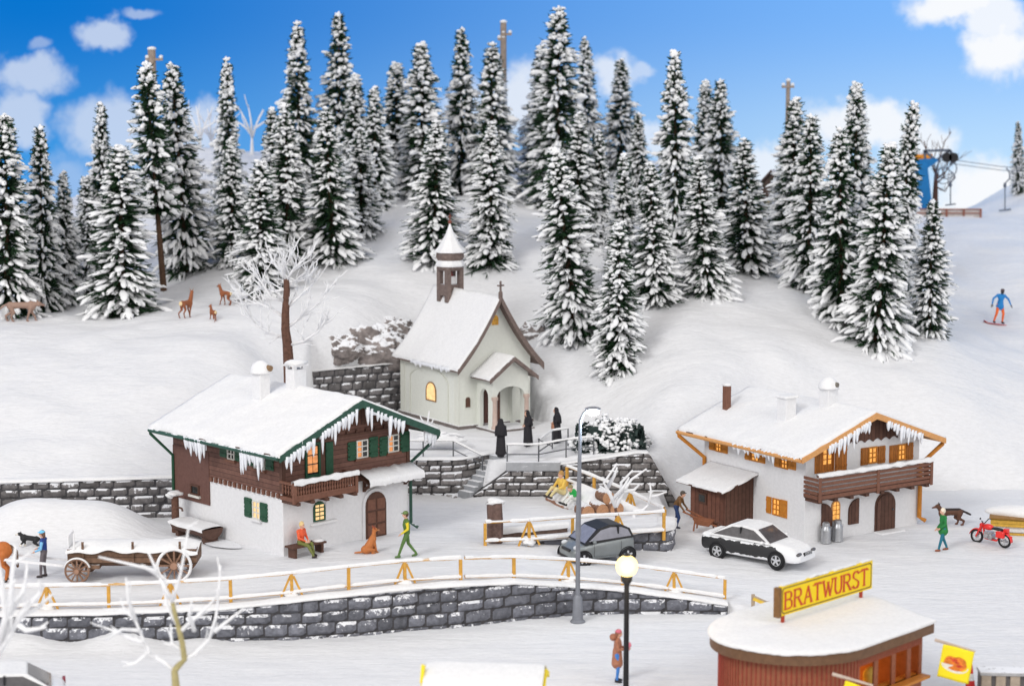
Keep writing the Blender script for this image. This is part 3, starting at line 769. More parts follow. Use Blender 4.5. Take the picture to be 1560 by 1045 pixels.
class House:
    def __init__(s, name, label, cpx, z0, th, W, L):
        s.C = wz(cpx[0], cpx[1], z0); s.th = R(th); s.W, s.L = W, L
        s.root = thing(name, label, 'house' if 'chapel' not in name else 'chapel', s.C, s.th)
        s.u = V((math.cos(s.th), math.sin(s.th), 0)); s.v = V((-math.sin(s.th), math.cos(s.th), 0))
    def fr(s, px, py, off=0):
        r = V(ray(px, py)); o = V((0, 0, CH)) - s.C
        t = (-off - o.dot(s.v)) / r.dot(s.v); p = o + r * t
        return p.dot(s.u), p.z
    def sd(s, px, py, off=0):
        r = V(ray(px, py)); o = V((0, 0, CH)) - s.C
        t = (-off - o.dot(s.u)) / r.dot(s.u); p = o + r * t
        return p.dot(s.v), p.z
    def rect(s, face, xl, yt, xr, yb, off=0, skew=.2):
        f = s.fr if face == 'f' else s.sd
        xm, ym = (xl + xr) / 2, (yt + yb) / 2
        h = max(4, abs(yb - yt) - skew * abs(xr - xl))
        a0, a1 = f(xl, ym, off)[0], f(xr, ym, off)[0]
        z1, z0 = f(xm, ym - h / 2, off)[1], f(xm, ym + h / 2, off)[1]
        return min(a0, a1), max(a0, a1), z0, z1
    def P(s, face, a, z, d):
        return V((a, -d, z)) if face == 'f' else V((-d, a, z))
    def fb(s, mb, face, a0, a1, z0, z1, d0, d1):
        return mb.box2(s.P(face, a0, z0, d0), s.P(face, a1, z1, d1))
    def window(s, face, r, frame, pane, bars=(1, 2), fw=.05, d=.04, sill=None, name='window', b0=0):
        a0, a1, z0, z1 = r; mb = MB()
        for (p, q, e, g) in ((a0, a1, z1 - fw, z1), (a0, a1, z0, z0 + fw), (a0, a0 + fw, z0 + fw, z1 - fw), (a1 - fw, a1, z0 + fw, z1 - fw)):
            s.fb(mb, face, p, q, e, g, -.02, d)
        w = obj(name, mb, frame, s.root)
        mb = MB(); s.fb(mb, face, a0 + fw, a1 - fw, z0 + fw, z1 - fw, -.02, .006 + b0)
        obj('pane', mb, pane, w)
        if bars:
            mb = MB(); nx, nz = bars; b = .022
            for i in range(1, nx + 1):
                c = a0 + fw + (a1 - a0 - 2 * fw) * i / (nx + 1); s.fb(mb, face, c - b, c + b, z0 + fw, z1 - fw, .006 + b0, d - .012)
            for j in range(1, nz + 1):
                c = z0 + fw + (z1 - z0 - 2 * fw) * j / (nz + 1); s.fb(mb, face, a0 + fw, a1 - fw, c - b, c + b, .007 + b0, d - .009)
            obj('glazing_bars', mb, frame, w)
        if sill is not None:
            mb = MB(); s.fb(mb, face, a0 - .08, a1 + .08, z0 - .09, z0 - .002, -.01, .14)
            obj('sill', mb, sill, w)
        return w
    def shutter(s, face, r, m, wavy=False, slats=True):
        a0, a1, z0, z1 = r; mb = MB()
        s.fb(mb, face, a0, a1, z0, z1, -.01, .05)
        if slats:
            for zz in (z0 + (z1 - z0) * .2, z0 + (z1 - z0) * .8): s.fb(mb, face, a0 + .01, a1 - .01, zz - .04, zz + .04, .05, .075)
            for i in range(1, 3):
                c = a0 + (a1 - a0) * i / 3
        if wavy:
            n = 5
            for i in range(n):
                zz = z0 + (z1 - z0) * (i + .5) / n
                for c in (a0, a1):
                    mb.lathe(s.P(face, c, zz, -.005), [(.075, 0.0), (.075, .0)], 8) if False else mb.ell(s.P(face, c, zz, .022), (.03, .06, .07) if face == 's' else (.06, .03, .07), 8, 6)
        return obj('shutter', mb, m, s.root)
    def arch(s, face, a0, a1, z0, z1, d0, d1, mb, n=10, rise=None):
        """panel with a rounded head"""
        c, r = (a0 + a1) / 2, (a1 - a0) / 2; rs = rise or r
        pts = [(a0, z0), (a1, z0)] + [(c + r * math.cos(math.pi * i / n), z1 - rs + rs * math.sin(math.pi * i / n)) for i in range(n + 1)]
        A = [s.P(face, p[0], p[1], d0) for p in pts]; off = s.P(face, 0, 0, d1) - s.P(face, 0, 0, d0)
        mb.prism(A, off); return mb

def roof_snow(parent, xs, zs, y0, y1, thick, seed, lip=.10, name='roof_snow', ny=50):
    """a blanket over the profile (xs, zs) from y0 to y1 with soft uneven borders"""
    mb = MB(); P = []
    fine = []
    for i in range(len(xs) - 1):
        k = max(2, int(math.hypot(xs[i + 1] - xs[i], zs[i + 1] - zs[i]) / .13))
        for j in range(k): fine.append((xs[i] + (xs[i + 1] - xs[i]) * j / k, zs[i] + (zs[i + 1] - zs[i]) * j / k))
    fine.append((xs[-1], zs[-1])); n = len(fine)
    rows = []
    for j in range(-1, ny + 2):
        t = min(max(j, 0), ny) / ny; y = y0 + (y1 - y0) * t; row = []
        ed_y = j in (-1, ny + 1)
        for i in range(-1, n + 1):
            ii = min(max(i, 0), n - 1); x, z = fine[ii]; edge = i in (-1, n)
            q = mnoise.noise(V((x * 1.1, y * 1.1, seed))) * .5 + mnoise.noise(V((x * 3.3, y * 3.3, seed + 9))) * .3
            h = thick * (1 + .6 * q)
            e = min(ii, n - 1 - ii, j if j > -1 else 0, ny - j if j <= ny else 0)
            h *= (.72, .9, .98)[e] if 0 <= e < 3 else 1
            wob = .06 * mnoise.noise(V((x * 2.2, y * 2.2, seed + 20)))
            px, py = x, y
            if ii == 0: px -= wob + .02
            if ii == n - 1: px += wob + .02
            if j <= 0: py -= .03 + wob
            if j >= ny: py += .03 + wob
            zz = z - lip * (.55 + .8 * abs(mnoise.noise(V((x * 2.7, y * 2.7, seed + 33))))) if (edge or ed_y) else z + h
            row.append(V((px, py, zz)))
        rows.append(row)
    mb.sheet(rows)
    return obj(name, mb, M['snow'], parent, smooth='all')

def icicles(parent, a, b, n, lo, hi, seed, wall=.22, name='icicles', up=0):
    """a ragged row of icicles hanging from the line a-b"""
    rnd = random.Random(seed); mb = MB(); a, b = V(a), V(b)
    for i in range(n):
        t = (i + rnd.uniform(.2, .8)) / n; p = a.lerp(b, t) + V((0, 0, up)); L = rnd.uniform(lo, hi) * (1 if rnd.random() < .6 else .55); r = rnd.uniform(.06, .095)
        dr = V((rnd.uniform(-.02, .02), rnd.uniform(-.02, .02), 0))
        mb.tube([p + V((0, 0, .08)), p - V((0, 0, L * .3)), p + dr - V((0, 0, L * .75)), p + dr - V((0, 0, L))], [r * 1.2, r, r * .6, r * .12], 7)
    # the frozen curtain that joins them
    d = (b - a); m = max(6, n * 2); rows = [[], []]
    for i in range(m + 1):
        p = a.lerp(b, i / m)
        rows[0].append(p + V((0, 0, .06 + up))); rows[1].append(p - V((0, 0, wall * (.5 + .7 * abs(mnoise.noise(V((i * .6, seed, 0)))))- up)))
    o = len(mb.v)
    nrm = V((d.y, -d.x, 0)).normalized() * .035
    rows2 = [[p + nrm for p in rows[0]], [p + nrm for p in rows[1]], [p - nrm for p in rows[1]], [p - nrm for p in rows[0]]]
    mb.sheet(rows2)
    return obj(name, mb, M['ice'], parent, smooth='all')

def gable_roof(h, ze, zr, of, os_, ob, edge, under, snow_t=.13, board=.26):
    W, L = h.W, h.L; c = W / 2
    xs = [-os_, c, W + os_]; k = (zr - ze) / (c + os_)
    st = snow_t
    zt = [ze - st, zr - st, ze - st]           # top of the boarding
    mb = MB(); t = .10
    for sgn in (0, 1):
        if sgn == 0: poly = [(-os_, -of, ze - st), (c, -of, zr - st), (c, -of, zr - st - t), (-os_, -of, ze - st - t)]
        else: poly = [(c, -of, zr - st), (W + os_, -of, ze - st), (W + os_, -of, ze - st - t), (c, -of, zr - st - t)]
        mb.prism(poly, (0, L + of + ob, 0))
    rf = obj('roof', mb, under, h.root)
    roof_snow(rf, xs, [z + .005 for z in zt], -of, L + ob, st, hash(h.root.name) % 50)
    mb = MB()
    for (x0, z0, x1, z1) in ((-os_ - .02, ze - st, c, zr - st), (W + os_ + .02, ze - st, c, zr - st)):
        mb.prism([(x0, -of - .07, z0 + .03), (x1, -of - .07, z1 + .03), (x1, -of - .07, z1 - board), (x0, -of - .07, z0 - board * .85)], (0, .066, 0))
    obj('gable_board', mb, edge, rf)
    mb = MB()
    for x in (-os_ - .05, W + os_ + .05):
        mb.tube([(x, -of + .02, ze - st - .1), (x, L + ob - .02, ze - st - .1)], .075, 8)
    obj('gutter', mb, edge, rf, smooth=True)
    return k

def walls(h, zb, ze, zr, os_, lower, upper, st, under_gap=.12):
    W, L, c = h.W, h.L, h.W / 2; k = (zr - ze) / (c + os_)
    top = lambda x: zr - st - .11 - k * abs(x - c)
    mb = MB(); mb.box2((0, 0, -.4), (W, L, zb)); lw = obj('lower_wall', mb, lower, h.root, bevel=.02)
    e = .03 if upper is not lower else .0
    mb = MB(); mb.prism([(-e, -e, zb), (W + e, -e, zb), (W + e, -e, top(W + e)), (c, -e, top(c)), (-e, -e, top(-e))], (0, L + 2 * e, 0))
    return lw, obj('upper_wall', mb, upper, h.root)

# ---- the brown chalet
def left_house():
    h = House('chalet', 'brown and white alpine chalet with dark green shutters and snowy roof', (432, 847), 1.4, 43.9, 5.94, 6.83)
    W, L = h.W, h.L; ze, zr, of, os_, ob = 4.02, 5.59, .89, .78, .46; st = .14
    zb = (h.sd(429, 752)[1] + h.sd(322, 726)[1]) / 2
    lw, uw = walls(h, zb, ze, zr, os_, M['plaster'], M['brown'], st)
    k = gable_roof(h, ze, zr, of, os_, ob, M['greend'], M['brownd'], st)
    # gable boards + bands
    mb = MB(); zg = h.fr(540, 648)[1]; c = W / 2; tp = zr - st - .13; half = (tp - zg) / k - .05
    mb.prism([(c - half, -.05, zg), (c + half, -.05, zg), (c, -.05, tp - .02)], (0, -.03, 0)); obj('gable_boarding', mb, M['brownv'], h.root)
    mb = MB(); h.fb(mb, 'f', -.05, W + .05, zg - .35, zg - .27, .03, .10); h.fb(mb, 'f', -.04, W + .04, zb - .02, zb + .1, .03, .09)
    for i in range(13):
        h.fb(mb, 'f', .2 + i * .45, .3 + i * .45, zg - .25, zg - .17, .03, .10)
    obj('cross_band', mb, M['brownd'], h.root)
    mb = MB()
    n = 15
    a0, a1 = .05, h.sd(320, 730)[0]
    for i in range(n):
        p = a0 + (a1 - a0) * (i + .5) / n; h.fb(mb, 's', p - .07, p + .07, zb - .17, zb - .001, .0, .09)
    obj('dentils', mb, M['browntrim'], h.root)
    mb = MB(); zq = (h.sd(318, 768)[1] + h.sd(270, 757)[1]) / 2; h.fb(mb, 's', a1, L + .035, zq, zb + .9, .005, .05); obj('side_panel', mb, M['brownp'], h.root)
    # upper corner posts
    mb = MB(); h.fb(mb, 'f', -.05, .1, zb + .1, ze - .2, .032, .07); h.fb(mb, 's', -.07, .1, zb + .1, ze - .2, .032, .06); obj('corner_post', mb, M['brownd'], h.root)
    mb = MB(); h.fb(mb, 'f', W - .1, W + .05, zb + .1, ze - .2, .032, .07); obj('corner_post', mb, M['brownd'], h.root)
    # front windows
    for f, s1, s2 in (((542, 668, 559.5, 699), (531, 672, 541, 702), (563.5, 664, 574.5, 697)), ((590, 660, 606.5, 690), (579.5, 664, 589, 695), (611, 656, 622.5, 689))):
        r = h.rect('f', *f, off=.03); w = h.window('f', r, M['white_frame'], M['panered'], (1, 2), .05, .09, M['browntrim'], b0=.035)
        mb = MB(); m_ = (r[0] * .46 + r[1] * .54); h.fb(mb, 'f', m_, r[1] - .055, r[2] + .055, r[3] - .055, .03, .075); obj('dark_casement', mb, M['pane_dark'], w)
        for q in (s1, s2): h.shutter('f', h.rect('f', *q, off=.05), M['green'], True).location = (0, -.035, 0)
    # balcony door
    r = h.rect('f', 464, 672, 487, 733, off=.03); d = h.window('f', (r[0], r[1], zb + .12, r[3]), M['green'], M['pane_dark'], None, .09, .10, None, 'balcony_door', b0=.04)
    mb = MB(); h.fb(mb, 'f', r[0] + .09, r[1] - .09, zb + .15, zb + .55, .045, .085); obj('door_panel', mb, M['green'], d)
    mb = MB()
    for i in range(2):
        for j in range(3):
            ww = (r[1] - r[0] - .22) / 2; x0 = r[0] + .11 + i * (ww); z0 = zb + .62 + j * .33; h.fb(mb, 'f', x0 + .02, x0 + ww - .02, z0, z0 + .28, .045, .075)
    obj('lit_panes', mb, M['panered'], d)
    mb = MB(); h.fb(mb, 'f', r[1] + .03, r[1] + .2, zb + .12, r[3], .03, .06); obj('door_post', mb, M['brownd'], h.root)
    r2 = h.rect('f', 496, 672, 507, 722, off=.05); h.shutter('f', (r2[0], r2[1], zb + .15, r2[3]), M['green']).location = (0, -.035, 0)
    # side windows
    for f, s1, s2 in (((347.5, 675, 358.5, 701), (336, 672, 346, 697), (359.5, 678, 367, 703)), ((388, 688, 404, 716), (378, 686, 386.5, 710), (406, 692, 415.5, 717))):
        h.window('s', h.rect('s', *f, off=.03), M['white_frame'], M['pane_dark'], (1, 2), .05, .09, M['browntrim'], b0=.035)
        for q in (s1, s2):
            h.shutter('s', h.rect('s', *q, off=.05), M['green'], True).location = (-.035, 0, 0)
    h.window('s', h.rect('s', 291, 737, 304, 755, off=.05), M['brownd'], M['pane_dark'], None, .06, .10, M['white_frame'], b0=.055)
    h.window('s', h.rect('s', 386, 762, 397.5, 791), M['white_frame'], M['pane'], (1, 2), .04, .06, M['plaster'])
    h.shutter('s', h.rect('s', 374, 757, 383.5, 788), M['green'], True); h.shutter('s', h.rect('s', 397.8, 765, 407, 795), M['green'], True)
    # lower arched window and niche
    r = h.rect('f', 477.5, 763, 494, 794); mb = MB(); h.arch('f', r[0] - .02, r[1] + .02, r[2] - .02, r[3] + .04, -.02, .05, mb); w = obj('arched_window', mb, M['green'], h.root)
    mb = MB(); ww = (r[1] - r[0])
    for i in range(2):
        for j in range(4):
            x0 = r[0] + ww * (.12 + .42 * i); z0 = r[2] + (r[3] - r[2]) * (.06 + .23 * j); h.fb(mb, 'f', x0, x0 + ww * .33, z0, z0 + (r[3] - r[2]) * (.16 if j < 3 else .12), .03, .058)
    obj('lit_panes', mb, M['pane'], w)
    mb = MB(); h.fb(mb, 'f', r[0] - .15, r[1] + .55, r[2] - .16, r[2] - .05, -.02, .12); obj('sill', mb, M['snow'], w, bevel=.03)
    mb = MB(); h.arch('f', r[1] + .05, r[1] + .42, r[2] - .05, r[3] + .08, -.05, .03, mb); obj('window_reveal', mb, M['plaster'], h.root, bevel=.02)
    # front door
    r = h.rect('f', 555, 745, 586, 812); r = (r[0], r[1], -.02, r[3])
    mb = MB(); h.arch('f', r[0] - .12, r[1] + .12, 0, r[3] + .14, -.03, .07, mb); obj('door_surround', mb, M['plaster'], h.root, bevel=.02)
    mb = MB(); h.arch('f', r[0], r[1], r[2], r[3], .02, .10, mb); d = obj('front_door', mb, M['brownd'], h.root)
    mb = MB(); ww = r[1] - r[0]
    for i in range(2):
        for j in range(3):
            x0 = r[0] + ww * (.08 + .46 * i); z0 = r[2] + .12 + j * (r[3] - r[2] - .3) / 3; h.fb(mb, 'f', x0, x0 + ww * .38, z0, z0 + (r[3] - r[2] - .3) / 3 - .08, .09, .125)
    obj('door_panel', mb, M['browntrim'], d, bevel=.015)
    # canopy
    x0, z0 = h.fr(549, 730, .15); x1, _ = h.fr(622, 717, .1)
    mb = MB(); zc = z0 + .02
    mb.prism([(x0 - .05, .02, zc + .18), (x0 - .05, -.78, zc - .16), (x0 - .05, -.78, zc - .22), (x0 - .05, .02, zc + .1)], (x1 - x0 + .2, 0, 0)); cn = obj('door_canopy', mb, M['brownd'], h.root)
    rows = []
    rn = random.Random(4)
    for i in range(30):
        t = i / 29; x = x0 - .1 + (x1 - x0 + .3) * t; ds = [(.0, .16), (-.1, .30), (-.45, .17), (-.78, .05), (-.84, -.06), (-.82, -.20 - .1 * abs(mnoise.noise(V((x * 4, 0, 3)))))]
        rows.append([V((x, y, zc + z + .05 * mnoise.noise(V((x * 4, y * 5, 1))))) for y, z in ds])
    mb = MB(); mb.sheet(rows); obj('snow_cap', mb, M['snow'], cn, smooth='all')
    mb = MB()
    for x in (x0 + .28, x1 - .1):
        mb.bar((x, -.02, zc - .55), (x, -.02, zc + .02), .12); mb.bar((x, 0, zc - .5), (x, -.6, zc - .14), .1)
    obj('bracket', mb, M['brownd'], cn)
    # balcony
    bx0, bx1, bd = -.12, h.fr(545, 735, .85)[0], .85
    zt = (h.fr(459, 734, bd)[1] + h.fr(544, 721, bd)[1]) / 2; zf = (h.fr(459, 762, bd)[1] + h.fr(544, 747, bd)[1]) / 2
    mb = MB(); mb.box2((bx0, -bd, zf - .05), (bx1, .0, zf + .1)); b = obj('balcony', mb, M['browntrim'], h.root, bevel=.01)
    mb = MB()
    for i in range(5):
        x = bx0 + .15 + (bx1 - bx0 - .3) * i / 4; mb.box2((x - .07, -bd - .08, zf - .17), (x + .07, .0, zf - .052))
    obj('balcony_beam', mb, M['brownd'], b)
    mb = MB()
    mb.box2((bx0 - .03, -bd - .03, zt - .09), (bx1 + .03, -bd + .07, zt)); mb.box2((bx0 - .03, -bd + .072, zt - .09), (bx0 + .07, 0, zt)); mb.box2((bx1 - .07, -bd + .072, zt - .09), (bx1 + .03, 0, zt))
    mb.box2((bx0, -bd, zf + .102), (bx1, -bd + .06, zf + .19))
    for x, y in ((bx0, -bd), (bx1 - .1, -bd)): mb.box2((x - .01, y - .01, zf - .1), (x + .12, y + .12, zt - .092))
    obj('balcony_rail', mb, M['browntrim'], b)
    mb = MB(); n = 22
    def bal(x, y):
        H = zt - .09 - zf - .19; z = zf + .19
        mb.lathe((x, y, z), [(.05, 0), (.035, H * .08), (.06, H * .25), (.04, H * .42), (.03, H * .5), (.04, H * .58), (.06, H * .75), (.035, H * .92), (.05, H)], 6)
    for i in range(n): bal(bx0 + .2 + (bx1 - bx0 - .4) * i / (n - 1), -bd + .04)
    for i in range(4): bal(bx0 + .04, -bd + .2 + i * .17)
    obj('balusters', mb, M['browntrim'], b, smooth='all')
    rows = []
    for i in range(40):
        x = bx0 - .05 + (bx1 - bx0 + .1) * i / 39; q = 1 + .6 * mnoise.noise(V((x * 2.5, 5, 0))); 
        rows.append([V((x, -bd + y, zt + z * q)) for y, z in ((-.06, -.04 - .04 * q), (-.07, .04), (-.02, .10), (.06, .10), (.11, .04), (.10, -.05))])
    mb = MB(); mb.sheet(rows); obj('snow_strip', mb, M['snow'], b, smooth='all')
    mb = MB()
    for i in range(30): mb.ell((bx0 + .2 + (bx1 - bx0 - .5) * ((i * 7) % 30) / 30, -bd - .05 + .03 * (i % 3), zt - .02), (.06, .05, .07), 6, 4, None, .5, i)
    # icicles
    gy = -of - .03
    e = lambda x: zr - st - k * abs(x - c) - .24
    icicles(h.root, (-os_ + .25, gy, e(-os_ + .25)), (.75, gy, e(.75)), 9, .3, .75, 1)
    icicles(h.root, (1.0, gy, e(1.0)), (2.75, gy, e(2.75)), 11, .3, .75, 2)
    icicles(h.root, (3.15, gy, e(3.15)), (5.0, gy, e(5.0)), 9, .3, .85, 3)
    icicles(h.root, (W + .15, gy + .1, e(W + .15)), (W + os_ - .1, gy + .1, e(W + os_ - .1)), 5, .4, .8, 4, .35)
    ex = -os_ - .02; ez = ze - st - .1
    v0, v1 = h.sd(282, 670, os_)[0], h.sd(314, 676, os_)[0]
    icicles(h.root, (ex, v0, ez), (ex, v1, ez), 8, .55, .85, 5, .3)
    v0, v1 = h.sd(366, 690, os_)[0], h.sd(402, 694, os_)[0]
    icicles(h.root, (ex, v0, ez), (ex, v1, ez), 10, .5, .95, 6, .35)
    # downpipes
    mb = MB(); mb.tube([(-os_ - .05, L + ob - .1, ez), (-os_ - .05, L + ob - .1, ez - .12), (-.09, L - .02, ez - 1.0), (-.09, L - .02, .25)], .06, 8); obj('downpipe', mb, M['green'], h.root, smooth=True)
    mb = MB(); mb.tube([(W + os_ + .05, -of + .1, ez), (W + os_ + .05, -of + .1, ez - .15), (W + .08, -.06, ez - 1.15), (W + .08, -.06, .28), (W + .25, -.28, .12)], .065, 8); obj('downpipe', mb, M['greend'], h.root, smooth=True)
    # chimneys on the left slope
    def on_roof(px, py):      # point of the left slope seen there
        r = V(ray(px, py)); o = V((0, 0, CH)) - h.C
        d = V((r.dot(h.u), r.dot(h.v), r.z)); q = V((o.dot(h.u), o.dot(h.v), o.z))
        # z = zr - k*(c - x)
        t = (zr - k * c + k * q.x - q.z) / (d.z - k * d.x); return q + d * t
    p = on_roof(398, 604); hh = .9
    mb = MB(); mb.box2((p.x - .24, p.y - .26, p.z - .35), (p.x + .24, p.y + .26, p.z + hh)); ch = obj('chimney', mb, M['plaster'], h.root, bevel=.03)
    mb = MB(); mb.lathe((p.x, p.y, p.z + hh + .002), [(.40, 0), (.41, .05), (.38, .18), (.29, .36), (.14, .45), (.02, .48)], 18); obj('chimney_cap', mb, M['snow'], ch, smooth='all')
    mb = MB(); mb.cyl((p.x + .1, p.y - .25, p.z + hh + .22), (p.x + .14, p.y - .46, p.z + hh + .2), .11, 14); obj('smoke_hole', mb, mat('smoke hole clay', (.25, .16, .09), .8), ch)
    p = V((c - .1, h.L * .55, zr - .05)); p = V((c + .25, 3.4, zr - .1)); q = on_roof(507, 592); p = V((q.x, q.y, q.z)) if q.x < c else V((c, 3.0, zr))
    mb = MB(); mb.box2((p.x - .3, p.y - .26, p.z - .5), (p.x + .3, p.y + .26, p.z + .62)); ch = obj('chimney', mb, M['plaster'], h.root, bevel=.02)
    mb = MB(); mb.box2((p.x - .36, p.y - .32, p.z + .74), (p.x + .36, p.y + .32, p.z + .80))
    for sx in (-.22, .22):
        for sy in (-.2, .2): mb.box2((p.x + sx - .07, p.y + sy - .06, p.z + .622), (p.x + sx + .07, p.y + sy + .06, p.z + .738))
    obj('chimney_cap', mb, M['plaster'], ch)
    mb = MB(); mb.ell((p.x, p.y, p.z + .83), (.45, .4, .13), 16, 8, None, .35, 3); obj('snow_cap', mb, M['snow'], ch, smooth='all')
    return h
HL = left_house()

# ---- the white house with orange shutters
def right_house():
    h = House('farmhouse', 'white plastered house with orange shutters, long brown balcony and snowy roof', (1225, 829), .6, 33.5, 6.11, 6.14)
    W, L = h.W, h.L; ze, zr, of, os_, ob = 3.69, 5.08, .63, .77, .83; st = .13; c = W / 2
    lw, uw = walls(h, 1.8, ze, zr, os_, M['plaster'], M['plaster'], st)
    k = gable_roof(h, ze, zr, of, os_, ob, M['orangel'], M['brownd'], st, board=.22)
    zg = h.fr(1335, 670)[1]; tp = zr - st - .13; half = (tp - zg) / k - .02
    x0, x1 = h.fr(1296, 676)[0], h.fr(1390, 664)[0]
    hw2 = min(half, (x1 - x0) / 2 + .1)
    pts = [(c - hw2, zg)]; n = 8
    for i in range(n):
        for j in range(1, 7):
            t = (i + j / 6) / n; pts.append((c - hw2 + 2 * hw2 * t, zg - .03 + .11 * abs(math.sin(math.pi * (j / 6))) ))
    zs = tp - k * hw2
    pts += [(c + hw2, max(zs, zg + .1)), (c, tp - .02), (c - hw2, max(zs, zg + .1))]
    mb = MB(); mb.prism([(a, -.005, b) for a, b in pts], (0, -.06, 0)); obj('gable_boarding', mb, M['brownv'], h.root)
    for f, s1, s2 in (((1322, 679, 1335.5, 707), (1311, 681, 1321.3, 709), (1337, 678, 1347.5, 706)), ((1367, 675, 1379, 702), (1354.5, 677, 1366, 705), (1379.6, 673, 1390, 701))):
        h.window('f', h.rect('f', *f), M['orange'], M['paneo'], (1, 2), .06, .05)
        h.shutter('f', h.rect('f', *s1), M['orangeb']); h.shutter('f', h.rect('f', *s2), M['orangeb'])
    zbal = None
    r = h.rect('f', 1241, 676, 1270, 722)
    d = h.window('f', r, M['orangeb'], M['orangeb'], None, .06, .05, None, 'balcony_door')
    mb = MB()
    for i in range(2):
        for j in range(3):
            x = r[0] + (r[1] - r[0]) * (.45 + .25 * i); z = r[2] + (r[3] - r[2]) * (.3 + .2 * j); h.fb(mb, 'f', x, x + .13, z, z + .16, .006, .04)
    obj('lit_panes', mb, M['paneo'], d)
    r = h.rect('f', 1272, 676, 1289, 718); h.shutter('f', r, M['orangeb'])
    # side windows
    for s1, f, s2 in (((1081.5, 665, 1089.5, 686), (1090.5, 667, 1100, 689), (1100.6, 668.5, 1109, 691)), ((1136, 682, 1144, 701), (1145, 683, 1157, 704), (1158, 688, 1166, 706)), ((1181, 691, 1189.5, 712), (1190.5, 692, 1201, 715), (1202, 695, 1213, 716)), ((1168.5, 755.5, 1175.5, 782), (1177.5, 758, 1189, 786), (1189.6, 760.5, 1199.5, 789))):
        h.window('s', h.rect('s', *f), M['orange'], M['paneo'], (1, 2), .05, .05)
        h.shutter('s', h.rect('s', *s1), M['orange']); h.shutter('s', h.rect('s', *s2), M['orange'])
    # lower arched window, brown half round shutters, door
    r = h.rect('f', 1267, 763, 1278, 792); mb = MB(); h.arch('f', r[0] - .04, r[1] + .04, r[2] - .04, r[3] + .06, -.02, .04, mb); w = obj('arched_window', mb, M['orangel'], h.root)
    mb = MB(); h.arch('f', r[0] + .03, r[1] - .03, r[2] + .02, r[3], .01, .048, mb); obj('pane', mb, M['paneo'], w)
    mb = MB(); m_ = (r[0] + r[1]) / 2; h.fb(mb, 'f', m_ - .015, m_ + .015, r[2], r[3], .048, .06)
    for t in (.3, .55, .8): h.fb(mb, 'f', r[0], r[1], r[2] + (r[3] - r[2]) * t - .012, r[2] + (r[3] - r[2]) * t + .012, .0485, .062)
    obj('glazing_bars', mb, M['orange'], w)
    for q, side in (((1251, 764, 1266.5, 804), 1), ((1292, 758, 1307, 799), -1)):
        a0, a1, z0, z1 = h.rect('f', *q); n = 8; w_ = a1 - a0
        pts = [(a0, z0), (a1, z0)]
        arc = [(a0 + w_ * math.sin(math.pi / 2 * i / n), z1 - w_ * .9 + w_ * .9 * math.cos(math.pi / 2 * i / n)) for i in range(n, -1, -1)]
        pts += arc
        if side < 0: pts = [(a0 + a1 - a, z) for a, z in pts]
        mb = MB(); mb.prism([(a, -.0, z) for a, z in pts], (0, -.07, 0)); obj('shutter', mb, M['brownv'], h.root)
    r = h.rect('f', 1334, 750, 1360, 812); r = (r[0], r[1], .0, r[3])
    mb = MB(); h.arch('f', r[0] - .06, r[1] + .1, 0, r[3] + .1, -.03, .045, mb); obj('door_surround', mb, M['brownd'], h.root)
    mb = MB(); h.arch('f', r[0], r[1], 0, r[3], .02, .075, mb); d = obj('front_door', mb, M['brownv'], h.root)
    mb = MB(); mb.ell((r[1] - .1, -.1, .85), .04, 8, 6); obj('handle', mb, M['metal_rail'], d)
    mb = MB(); mb.box2((r[0] - .15, -.55, -.1), (r[1] + .2, -.05, .05)); obj('doorstep', mb, M['snow'], h.root, bevel=.03)
    # balcony
    bd = .8; bx0 = h.fr(1247, 730, bd)[0]; bx1 = h.fr(1418.5, 720, bd)[0]
    zt = (h.fr(1254, 723, bd)[1] + h.fr(1418, 706, bd)[1]) / 2; zf = (h.fr(1254, 757, bd)[1] + h.fr(1418, 740, bd)[1]) / 2
    mb = MB(); mb.box2((bx0, -bd, zf - .02), (bx1, -.002, zf + .08)); b = obj('balcony', mb, M['brownd'], h.root)
    mb = MB()
    for i in range(8):
        x = bx0 + .15 + (bx1 - bx0 - .3) * i / 7; mb.box2((x - .09, -bd + .02, zf - .14), (x + .09, -.002, zf - .022))
    obj('balcony_beam', mb, M['brownd'], b)
    mb = MB(); nb = 5; H = zt - zf - .02
    for j in range(nb):
        z0 = zf + .03 + H * j / nb; z1 = z0 + H / nb * (.66 if j else .8)
        mb.box2((bx0, -bd - .04, z0), (bx1, -bd, z1)); mb.box2((bx0 - .04, -bd, z0), (bx0, -.002, z1)); mb.box2((bx1, -bd, z0), (bx1 + .04, -.002, z1))
    obj('balcony_board', mb, M['browntrim'], b, bevel=.008)
    mb = MB()
    for x in (bx0 - .03, (bx0 + bx1) / 2, bx1 - .1): mb.box2((x, -bd - .075, zf - .06), (x + .14, -bd - .042, zt + .01))
    mb.box2((bx0 - .05, -bd - .08, zt + .012), (bx1 + .05, -bd + .06, zt + .06))
    obj('balcony_post', mb, M['browntrim'], b)
    rows = []
    for i in range(50):
        x = bx0 - .08 + (bx1 - bx0 + .16) * i / 49; q = 1 + .6 * mnoise.noise(V((x * 2.5, 9, 0)))
        rows.append([V((x, -bd + y, zt + .055 + z * q)) for y, z in ((-.10, -.05 * q), (-.11, .03), (-.03, .09), (.06, .09), (.10, .02), (.09, -.06))])
    mb = MB(); mb.sheet(rows); obj('snow_strip', mb, M['snow'], b, smooth='all')
    # icicles
    gy = -of - .03; e = lambda x: zr - st - k * abs(x - c) - .2
    icicles(h.root, (.55, gy, e(.55)), (2.2, gy, e(2.2)), 11, .3, .8, 11); icicles(h.root, (2.2, gy, e(2.2)), (2.75, gy, e(2.75)), 4, .25, .5, 12)
